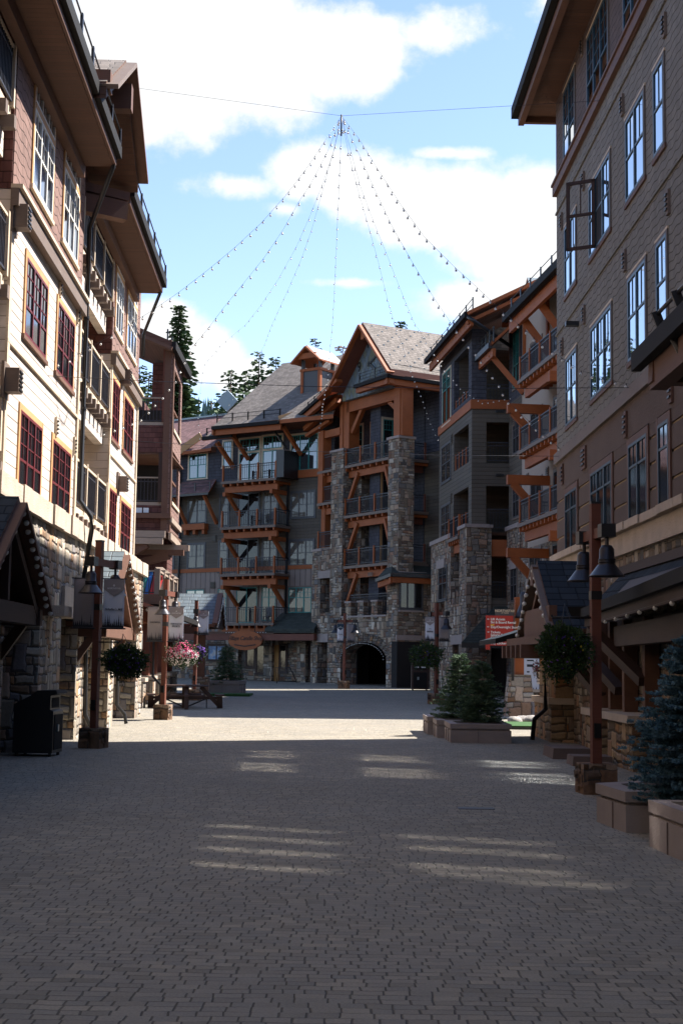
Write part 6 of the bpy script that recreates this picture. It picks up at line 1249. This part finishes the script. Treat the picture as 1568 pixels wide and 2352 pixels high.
for i in range(3):
    m = MB(); a = .05+.62*i; m.box(F1, a, a+.55, 0, .02, zs_, d.z+.2, 'cloth_pale'); po = m.build('poster', PW)
    m = MB(); 
    for k in range(9): m.box(F1, a+.12, a+.12+random.uniform(.08,.3), .02, .024, zs_+.5+.2*k, zs_+.5+.2*k+random.choice((.02,.05,.09)), 'print_dark')
    for k in range(5): u = a+.05+k*.1; m.prism([F1.P(u-.04,.02,zs_+.02), F1.P(u+.04,.02,zs_+.02), F1.P(u,.02,zs_+random.uniform(.15,.35))], F1.n*.004, 'print_dark')
    m.build('print', PW, po)
m = MB(); m.box(F1, -.1, 2.4, -.1, .3, 0, gz(50)+.75, 'stone_grey'); m.box(F1, -.15, 2.45, -.1, .36, gz(50)+.75, gz(50)+.85, 'cap_stone'); m.build('sill', PW)
# oval shop sign
oc = MF.uz('E',846,1213,.35); OS = Root('oval_sign', 'oval carved wooden sign of the candle shop hanging under the lowest balcony', 'sign', MF.P(oc[0],.35,oc[1]-.5)); rw_ = abs(MF.uz('E',1012,1213,.35)[0]-MF.uz('E',680,1213,.35)[0])/2; rh = .62
m = MB(); m.prism([MF.P(oc[0]+rw_*math.cos(a*math.pi/20),.35,oc[1]+rh*math.sin(a*math.pi/20)) for a in range(40)], MF.n*-.1, OR); pb = m.build('board', OS)
m = MB()
for u in (-.55,.75): m.tube([MF.P(oc[0]+u,.3,oc[1]+.5), MF.P(oc[0]+u,.3,oc[1]+1.1)], .02, 'metal_black')
m.build('chain', OS)
text('Village Candle Shop', MF, oc[0], oc[1]+.12, .36, .36, 'timber_dark', OS, pb, shear=.3)
m = MB()
for k in range(14): u = oc[0]-rw_*.6+rw_*1.2*k/13; m.box(MF, u-.05, u+.05, .35, .37, oc[1]-.42+.1*abs(k-6.5)/6.5, oc[1]-.34+.1*abs(k-6.5)/6.5, 'timber_dark')
m.build('carving', OS, pb)
bulbs_along('light_string', 'row of tiny bulbs along the beam above the oval candle shop sign', [MF.P(MF.uz('E',650,1135,.3)[0],.3,MF.uz('E',650,1130,.3)[1]), MF.P(MF.uz('E',1060,1140,.3)[0],.3,MF.uz('E',1060,1130,.3)[1])], 16, .035, 'bulb strings on porch gables', drop=.01)
# ================================================================ bins
def bin_(loc, rz, label, mt='metal_black', s=1.0):
    B = Root('litter_bin', label, 'litter bin', loc, rz, 'steel litter bins', local=True); F0 = Fc((0,0),(1,0))
    pr = [(-.0,.06),(.72,.06),(.72,.80),(.66,.83),(.66,1.08),(.78,1.12),(.76,1.18),(.42,1.17),(.30,1.08),(.0,.92)]
    m = MB(); m.prism([F0.P(x*s-.36*s,.34*s,z*s) for x, z in pr], F0.n*-.68*s, mt); bo = m.build('body', B)
    m = MB(); m.box(F0, .365*s, .375*s, -.27*s, .27*s, .12*s, .74*s, 'metal_gutter'); do = m.build('door', B); m = MB(); m.box(F0, .375*s, .40*s, .05*s, .12*s, .44*s, .56*s, 'metal_roof'); m.build('handle', B, do)
    m = MB(); m.box(F0, .303*s, .31*s, -.24*s, .24*s, .86*s, 1.04*s, 'interior_dark'); m.build('flap', B)
    for a in (-.3,.3):
        for b in (-.28,.28): m = MB(); m.lathe([(.03,-.01),(.03,.07)], 'metal_black', (a*s,b*s,0), 8); m.build('foot', B)
    return B
bin_((-5.42,26.0,0), R(-4), 'black steel bear-proof bin with sloped top beside the arcade pier')
b2 = bin_((4.25,75.6,gz(75)), R(-90), 'brown steel bin with pale notices before the stone doorway', 'timber_dark', 1.3)
m = MB(); m.box(F0, -.28, -.04, .455, .47, 1.05, 1.12, 'print_white') if 0 else m.box(Fc((0,0),(0,1)), -.3,-.08,.48,.49,1.2,1.27,'print_white'); m.box(Fc((0,0),(0,1)), .05,.3,.48,.49,1.2,1.27,'print_white'); m.build('notice', b2)
# ================================================================ picnic table
tx = at('R',770,1980,50.6); B = Root('picnic_table', 'dark octagonal picnic table with attached benches beside the sunlit lamp base', 'picnic table', gY(tx.x,50.8), R(8), local=True); F0 = Fc((0,0),(1,0))
m = MB(); m.prism([(.86*math.cos(R(22.5+45*i)), .86*math.sin(R(22.5+45*i)), .76) for i in range(8)], UP*.05, 'timber_dark'); m.build('tabletop', B)
for k in range(4):
    a = R(90*k); t = Vector((math.cos(a), math.sin(a), 0)); n_ = Vector((-t.y, t.x, 0)); m = MB()
    m.prism([t*1.05+n_*.5+UP*.44, t*1.35+n_*.62+UP*.44, t*1.35-n_*.62+UP*.44, t*1.05-n_*.5+UP*.44], UP*.05, 'timber_dark'); m.build('seat', B)
    m = MB(); m.beam(t*.55+UP*.74, t*1.28+UP*.0, .12, .14, 'timber_dark'); m.beam(t*1.2+UP*.42, t*1.22, .12, .2, 'timber_dark'); m.build('leg', B)
    m = MB(); m.beam(t*.1+UP*.36, t*1.2+UP*.36, .05, .1, 'timber_dark'); m.beam(t*.1+UP*.06, t*.75+UP*.34, .04, .05, 'metal_black'); m.beam(t*.75+UP*.34, t*.75, .04, .04, 'metal_black'); m.build('brace', B)
m = MB(); m.box(F0, -.12, .12, -.12, .12, 0, .76, 'timber_dark'); m.build('pedestal', B)
# ================================================================ trees
def conifer(name, label, loc, h, r, mat='needle_green', whorls=30, per=9, tri=5, bare=.06, droop=.25, trunk=.02, seed=1, group=None, lw=.5, twig=None, cat='tree', up=.0, thick=1.0, irr=.25, power=.85):
    """trunk plus tiered drooping boughs made of many small sprays"""
    random.seed(seed); B = Root(name, label, cat, loc, 0, group, local=True)
    m = MB(); k = 8; m.tube([(random.uniform(-.004,.004)*h, random.uniform(-.004,.004)*h, h*i/k*.985 - (.05 if i == 0 else 0)) for i in range(k+1)], 0, 'bark', 7, [h*trunk*(1-i/k*.93) for i in range(k+1)])
    for i in range(whorls*2):
        f = random.uniform(bare, .9); a = random.uniform(0,6.28); L = r*(1-f)*.8+.02*h; z = h*f; m.tube([(0,0,z),(math.cos(a)*L*.6,math.sin(a)*L*.6,z-L*.1)], 0, 'bark', 4, [h*trunk*.22,h*trunk*.08])
    m.build('trunk', B)
    m = MB(); side = 1 + .0
    for i in range(whorls):
        f = bare + (1-bare)*((i+random.uniform(-.3,.3))/whorls); f = min(max(f, bare), .985)
        env = r*((1-f)**power)*(1-.35*max(0, (.12-f)/.12)) + .012*h
        nb = max(4, int(per*(.6+.75*(1-f))))
        for j in range(nb):
            a = 6.283*(j+random.random())/nb; L = env*random.uniform(1-irr*1.6, 1+irr*.5); d = Vector((math.cos(a), math.sin(a), 0)); z0 = h*f + random.uniform(-.5,.5)*h/whorls
            s_ = Vector((-d.y, d.x, 0)); nseg = max(2, int(tri*(.4+.6*L/max(r,.01))))
            for q in range(nseg):
                t = (q+random.uniform(.2,1))/nseg; p = d*L*t + UP*(z0 - L*droop*t*t*1.2 + L*up*t + L*.10*t**3)
                if twig is None:
                    wd = L*lw*(1.05-t*.75)
                    for sg in (-1,1):
                        dd = (d*.75 + s_*sg*random.uniform(.5,1.1) + UP*random.uniform(-.35,.12)).normalized(); m.leaf(p, dd, UP*.5+Vector((random.uniform(-1,1),random.uniform(-1,1),random.uniform(-.4,.4))), wd*random.uniform(.7,1.25)+.14, wd*.5*thick+.05, mat)
                    m.leaf(p, (d+UP*random.uniform(-.4,.1)).normalized(), UP*.4+s_*random.uniform(-1.2,1.2), L*.4+.1, L*.24*thick+.06, mat)
                else:
                    ln, nn, nl_, nw = twig          # bottle-brush twigs
                    for sg in (-1,0,1):
                        dd = (d*(.8 if sg else 1) + s_*sg*random.uniform(.5,1.0) + UP*random.uniform(-.12,.3)).normalized(); l2 = ln*random.uniform(.6,1.2)*(1.1-.4*t)
                        xx = dd.cross(UP).normalized(); yy = xx.cross(dd)
                        for w_ in range(nn):
                            tt = (w_+random.random())/nn; b_ = random.uniform(0,6.283); o_ = xx*math.cos(b_)+yy*math.sin(b_); nd = (o_*.9+dd*.75).normalized(); m.leaf(p+dd*l2*tt, nd, dd.cross(o_), nl_*random.uniform(.7,1.15), nw, mat)
    m.build('crown', B); return B
def tr(name, label, k, x, ytip, d, r, **kw):
    kw['whorls'] = int(kw.get('whorls',30)*2.1); kw['lw'] = kw.get('lw',.5)*.66; kw['per'] = int(kw.get('per',9)*1.25)
    tip = at(k, x, ytip, d); kw.setdefault('seed', int(x*7+ytip)); return conifer(name, label, (tip.x, d, 0), tip.z, r, group='conifers beyond the roofs', **kw)
tr('pine_tree', 'tallest dark fir rising beyond the porch tower', 'X', 412, 692, 125, 3.6, whorls=70, per=12, tri=6, bare=.08, irr=.3, power=.85)
tr('pine_tree', 'dark fir in the clump behind the broad brown roof, nearest the dish panel', 'X', 532, 843, 140, 4.2, whorls=34, per=10, irr=.4, bare=.1, power=.6)
tr('pine_tree', 'lower bushy fir between two taller firs behind the brown roof', 'X', 568, 850, 146, 3.8, whorls=30, per=10, irr=.4, bare=.1, power=.6)
tr('pine_tree', 'tall open-branched fir behind the brown roof slope', 'X', 597, 798, 150, 3.8, whorls=34, per=8, irr=.5, bare=.1, power=.6)
tr('pine_tree', 'slim fir just above the hip of the brown roof', 'X', 632, 812, 150, 3.4, whorls=34, per=9, irr=.35, bare=.1, power=.6)
tr('pine_tree', 'fir tip showing behind the metal-capped cupola', 'X', 725, 771, 150, 2.8, whorls=40, per=9, irr=.35, bare=.1, power=.65)
tr('pine_tree', 'bright green fir tip above the clock gable ridge', 'X', 919, 729, 150, 2.3, whorls=40, per=11, irr=.3, bare=.1, power=.5, thick=1.3)
tr('dead_tree', 'bare grey dead conifer beside the clock gable rake', 'X', 788, 786, 150, 1.3, mat='twig_dead', whorls=50, per=5, irr=.6, bare=.1, lw=.18, power=.6)
tr('pine_tree', 'small fir tip seen through the gap beside the porch tower column', 'X', 343, 846, 140, 1.9, whorls=34, per=9, irr=.35, bare=.1, power=.6)
tr('pine_tree', 'short fir partly hidden by the lodge eave beside the porch roof', 'X', 322, 832, 120, 1.9, whorls=34, per=9, irr=.35, bare=.1, power=.6)
tr('pine_tree', 'pale green fir on the slope between the tall fir and the clump', 'X', 489, 912, 170, 2.4, whorls=30, per=9, irr=.35, bare=.1, power=.65)
tr('pine_tree', 'broad low fir behind the purple roof ridge', 'X', 445, 905, 135, 2.6, whorls=30, per=10, irr=.35, bare=.1, power=.6) if 0 else None
# planter spruces
gr_s = 'spruces in stone planters'
conifer('spruce_tree', 'grey-green spruce with a pale sunlit tip in the stepped planter', (2.98,35.3,.3), at('I',310,1442,35.3).z-.3, .72, 'needle_spruce', 26, 12, 6, .03, .12, .014, 5, gr_s, twig=(.15,12,.036,.013), irr=.25, power=.75, up=.15)
conifer('spruce_tree', 'darker spruce at the front of the stepped planter, beside the taller one', (3.30,33.2,.3), at('I',497,1502,33.2).z-.3, .70, 'needle_spruce', 24, 12, 6, .03, .12, .014, 9, gr_s, twig=(.15,12,.036,.013), irr=.25, power=.8, up=.15)
t7 = at('E',645,1600,66); conifer('spruce_tree', 'small shaded spruce in the far planter before the candle shop', (t7.x+.1,66,gz(66)+.2), at('E',712,1268,66).z-gz(66)-.2, .95, 'needle_spruce', 20, 10, 5, .12, .15, .014, 11, gr_s, twig=(.2,8,.06,.025), irr=.35, power=.6)
conifer('blue_spruce', 'large blue spruce spilling over the nearest pale stone planter', (3.66,14.9,.32), 1.78, .74, 'needle_blue', 22, 15, 8, .02, .12, .016, 21, gr_s, twig=(.12,26,.03,.011), irr=.3, power=.62, up=.12)
# planters
def planter(label, pts, h, loc, soil=True, name='stone_planter', group='pale stone planters'):
    """seat-wall planter: plinth, cap course with a shadow groove"""
    B = Root(name, label, 'planter', loc, 0, group); cen = sum((Vector((x,y,0)) for x,y in pts), Vector())/len(pts); z0 = loc[2]
    def ring(f, za, zb, m_, nm):
        m = MB(); m.prism([cen+(Vector((x,y,0))-cen)+(Vector((x,y,0))-cen).normalized()*f+UP*za for x, y in pts], UP*(zb-za), m_); return m.build(nm, B)
    ring(0, z0-.03, z0+h*.66, 'cast_stone', 'wall'); ring(-.05, z0+h*.66, z0+h*.74, 'cast_stone', 'groove'); c_ = ring(.012, z0+h*.74, z0+h, 'cast_stone', 'cap')
    if soil: ring(-.28, z0+h-.01, z0+h+.006, 'soil', 'soil')
    m = MB(); n = len(pts)
    for i in range(n):
        a, b = Vector((*pts[i],0)), Vector((*pts[(i+1)%n],0)); L = (b-a).length; nn = (b-a).normalized().cross(UP)
        for k in range(1, int(L/.62)+1):
            q = a.lerp(b, k*.62/L) if k*.62 < L-.2 else None
            if q: m.beam(q+nn*.004+UP*(z0+.0), q+nn*.004+UP*(z0+h*.66), .006, .02, 'dark_step', nn)
    each(m, 'joint', B)
    return B
planter('long low pale planter block in front of the darker spruce', [(2.5,32.1),(3.86,32.1),(3.86,33.9),(2.5,33.9)], .42, (3.2,33,0))
planter('middle step of the stepped planter wall beside the grey-green spruce', [(2.33,34.05),(3.9,34.05),(3.9,35.4),(2.33,35.4)], .42, (3.1,34.7,0))
planter('farthest step of the stepped planter wall, by the loose rocks', [(2.2,35.6),(3.9,35.6),(3.9,37.4),(2.2,37.4)], .44, (3.0,36.5,0))
planter('pale L-shaped planter end with a deep groove, beside the tall lamp base', [(3.05,15.3),(4.3,15.3),(4.3,17.3),(2.93,16.35)], .43, (3.6,16,0))
planter('nearest pale planter under the blue spruce, cut by the picture edge'.replace(', cut by the picture edge',''), [(3.06,14.2),(3.25,11.4),(5.0,11.4),(5.0,14.2)], .45, (4,13,0))
a = at('E',486,1750,65.2); b = at('E',786,1750,65.2); planter('long dark planter with a small spruce before the candle shop', [(a.x,65.2),(b.x,65.2),(b.x+.2,66.9),(a.x,66.9)], .62, (-5.4,66,gz(66)))
a = at('E',310,1700,63); m = MB(); m.box(Fc((a.x,63),(1,0)), 0, 2.6, -2.5, .0, gz(63)-.05, gz(63)+.1, 'turf'); solo(m, 'turf_mat', 'patch of green turf beside the long dark planter', 'turf')
m = MB(); m.box(Fc((3.95,39),(1,0)), 0, 2.6, -3, .0, 0, .07, 'metal_black'); m.box(Fc((4.0,39.05),(1,0)), 0, 2.5, -2.9, .0, .07, .1, 'turf'); solo(m, 'putting_green', 'bright green putting mat edged with rocks behind the spruces', 'putting green')
for i, (k, x, y, d, s_) in enumerate((('G',1215,2045,38.5,.16),('G',1240,2020,39.5,.2),('G',1222,2058,37.9,.12),('I',800,2082,42.2,.26),('I',870,2084,42.4,.28),('I',950,2086,42.3,.3),('I',990,2088,42.1,.22))):
    q = at(k,x,y,d); m = MB(); m.ball((0,0,0), s_, 'rock', 9, 6, .55); m.v = [tuple(Vector(v)*(1+.3*noise.noise(Vector(v)*6+Vector((i,0,0))))) for v in m.v]
    o = solo(m, 'rock', ['small rounded rock at the corner of the stepped planter, lowest of three','largest of three loose rocks beside the stepped planter','smallest loose rock beside the stepped planter','rock on the rim of the green putting mat, nearest the spruces','second rock from the spruces on the putting mat rim','big rock on the rim of the green putting mat','last small rock on the putting mat rim beside the arcade pier'][i], 'rock', 'loose rocks', loc=(0,0,-s_*.4)); o.location = (q.x, d, .0)
# bike rack before the candle shop
a = at('E',1160,1630,86); b = at('E',1355,1630,86); F1 = Fc((a.x,86),(1,0)); B = Root('bike_rack', 'low black metal bicycle rack before the ochre shop door', 'bike rack', (a.x,86,gz(86)))
m = MB(); wr = b.x-a.x; g_ = gz(86); m.tube([F1.P(0,0,g_), F1.P(-.1,0,g_+.95), F1.P(wr-.4,0,g_+.95), F1.P(wr,0,g_+.05)], .03, 'metal_black'); m.tube([F1.P(0,0,g_+.12), F1.P(wr,0,g_+.12)], .025, 'metal_black'); fr = m.build('frame', B)
m = MB()
for i in range(14): m.tube([F1.P(wr*(i+.5)/14.5,0,g_+.12), F1.P(wr*(i+.5)/14.5,0,g_+.93)], .014, 'metal_black', 5)
m.build('bar', B)
# drain cover in the paving
dr_ = at('X',1092,1857,1); r_ = ray('X',1092,1857); q = Vector((0,0,EYE))+r_*(-EYE/r_.z); m = MB(); m.box(Fc(q.xy,(1,0)), -.22, .22, -.12, .12, .001, .006, 'metal_black'); solo(m, 'drain_grate', 'small dark drain grate set in the paving', 'drain')
# ================================================================ overhead light strings
apex = at('X',784,266,33)
sT = 'strands of the light canopy'
def strand(label, pts, n, end_d, sag=.5, r=.05, name='light_string'):
    """from the apex through a surveyed line to an anchor"""
    K = len(pts); path = []; dA = 33.0
    for i, (x, y) in enumerate(pts):
        t = i/(K-1); f = t**1.35 if end_d > 40 else t
        path.append(at('X', x, y, dA+(end_d-dA)*f))
    path[0] = apex.copy()
    return bulbs_along(name, label, path, n, r*.56, sT, .003, .04)
strand('outermost strand sweeping down to the lodge wall past the upper bay windows', [(784,266),(742,330),(700,392),(655,450),(600,512),(540,568),(475,622),(410,672),(352,712),(250,774),(165,822),(95,850),(12,858)], 42, 27.3, r=.045)
strand('second strand from the lodge side, ending at the recessed balcony pipe', [(784,266),(752,348),(712,425),(687,462),(650,528),(608,590),(560,650),(515,705),(480,752),(440,800),(405,870),(370,915),(320,965),(262,985),(188,1010)], 40, 36, r=.05)
strand('third strand from the lodge side, dropping to the purple roof corner', [(784,266),(765,350),(738,430),(710,500),(680,568),(640,640),(600,700),(565,745),(505,795),(468,840),(455,940),(459,1012)], 38, 88)
strand('fourth strand from the lodge side, dropping beyond the fir clump', [(784,266),(768,340),(740,440),(715,530),(690,600),(655,680),(625,745),(606,795),(560,880),(515,945)], 34, 88)
strand('centre strand hanging straight down to the timber porch of the clock gable', [(784,266),(782,340),(779,420),(775,500),(772,580),(768,660),(764,740),(757,810),(752,870),(741,925),(738,960),(728,1015)], 44, 86)
strand('strand crossing the clock gable roof down to the corner wing wall', [(784,266),(800,350),(820,430),(843,510),(868,600),(890,690),(905,740),(925,800),(944,855),(965,905),(985,965),(1014,1025)], 40, 78)
strand('strand crossing the clock gable ridge down to the wing loggia', [(784,266),(806,350),(828,430),(858,510),(890,590),(925,680),(950,740),(985,795),(1020,850),(1060,895),(1110,925),(1175,912)], 40, 68)
strand('strand passing the corner wing eave to the lower stucco band', [(784,266),(818,340),(858,430),(900,520),(945,600),(990,675),(1040,750),(1090,810),(1130,860),(1165,920),(1200,955),(1240,990),(1304,1048)], 42, 34.2, r=.05)
strand('outermost strand on the shingled lodge side, ending beside its third row of windows', [(784,266),(825,320),(865,385),(920,470),(975,545),(1040,610),(1100,665),(1142,705),(1190,745),(1250,795),(1330,850),(1400,872),(1476,890)], 42, 26, r=.05)
wl = at('A',760,700,34.5); wr_ = at('J',815,850,28.5)
W = Root('support_cable', 'thin steel cable spanning the street between the roofs above the bulb strands', 'cable', apex)
m = MB(); m.tube([at('X',212,188,31.5), apex, wr_], .004, 'metal_rail', 4); m.tube([apex+UP*.03, apex-UP*.5], .02, 'metal_black', 6); m.build('wire', W)
for lb, a, b in (('thin cable crossing the street at balcony height before the porch tower', at('X',12,858,27.3), at('X',1476,890,26.2)), ('lower thin cable from the balcony pipe to the stucco band', at('X',300,1012,40), at('X',1304,1048,34.3))):
    m = MB(); mid = a.lerp(b,.5)-UP*.12; m.tube([a,a.lerp(mid,.5)-UP*.03,mid,b.lerp(mid,.5)-UP*.03,b], .006, 'metal_rail', 4); solo(m, 'guy_cable', lb, 'cable', 'thin cables across the street')
# ================================================================ hills
def hill(name, x0, x1, y, depth, hgt, m_, seed, nx=60, ny=8):
    mb = MB(); vs = []; 
    for j in range(ny+1):
        for i in range(nx+1):
            x = x0+(x1-x0)*i/nx; f = math.sin(min(j/ny,1)*math.pi/2); z = (hgt(x)+noise.noise(Vector((x*.01,j*.4,seed)))*hgt(x)*.15)*f; vs.append((x, y+depth*j/ny, z-2))
    mb.add(vs, [[j*(nx+1)+i, j*(nx+1)+i+1, (j+1)*(nx+1)+i+1, (j+1)*(nx+1)+i] for j in range(ny) for i in range(nx)], m_, True); o = bpy.data.objects.new(name, mb.mesh(name)); scn.collection.objects.link(o); o['kind'] = 'structure'; return vs
def woods(name, x0, x1, y, depth, hgt, n, h0, h1, seed):
    random.seed(seed); mb = MB()
    for i in range(n):
        x = random.uniform(x0,x1); f = random.random()**.7; yy = y+depth*f; z = hgt(x)*math.sin(f*math.pi/2)-2+noise.noise(Vector((x*.01,f*3.2,seed)))*hgt(x)*.1; h = random.uniform(h0,h1); r = h*random.uniform(.12,.19)
        for k in range(6):
            zz_ = z+h*(.12+.15*k); rr = r*(1-k*.155)*random.uniform(.8,1.15); n_ = 6; vs = [(x,yy,zz_+h*.24)]+[(x+rr*(1 if j%2 else .6)*math.cos(j*6.283/n_+k),yy+rr*(1 if j%2 else .6)*math.sin(j*6.283/n_+k),zz_-random.uniform(0,.05)*h) for j in range(n_)]
            mb.add(vs, [[0,1+j,1+(j+1)%n_] for j in range(n_)], 'needle_far')
    o = bpy.data.objects.new(name, mb.mesh(name)); scn.collection.objects.link(o); tag(o, 'far blue-green wooded hillside seen between the tall fir and the brown roof', 'forest', kind='stuff')
hg = lambda x: 82+20*math.sin(x*.006+1.2)+(x+60)*.06
hill('hills', -420, 420, 420, 240, hg, 'hill_forest', 3); woods('distant_forest', -190, 40, 420, 240, hg, 2600, 13, 24, 3)
hb = lambda x: 44+8*math.sin(x*.02)
hill('hills', -260, 260, -90, -80, hb, 'hill_forest', 5)  # unseen ridge behind the camera, added to block low sky light
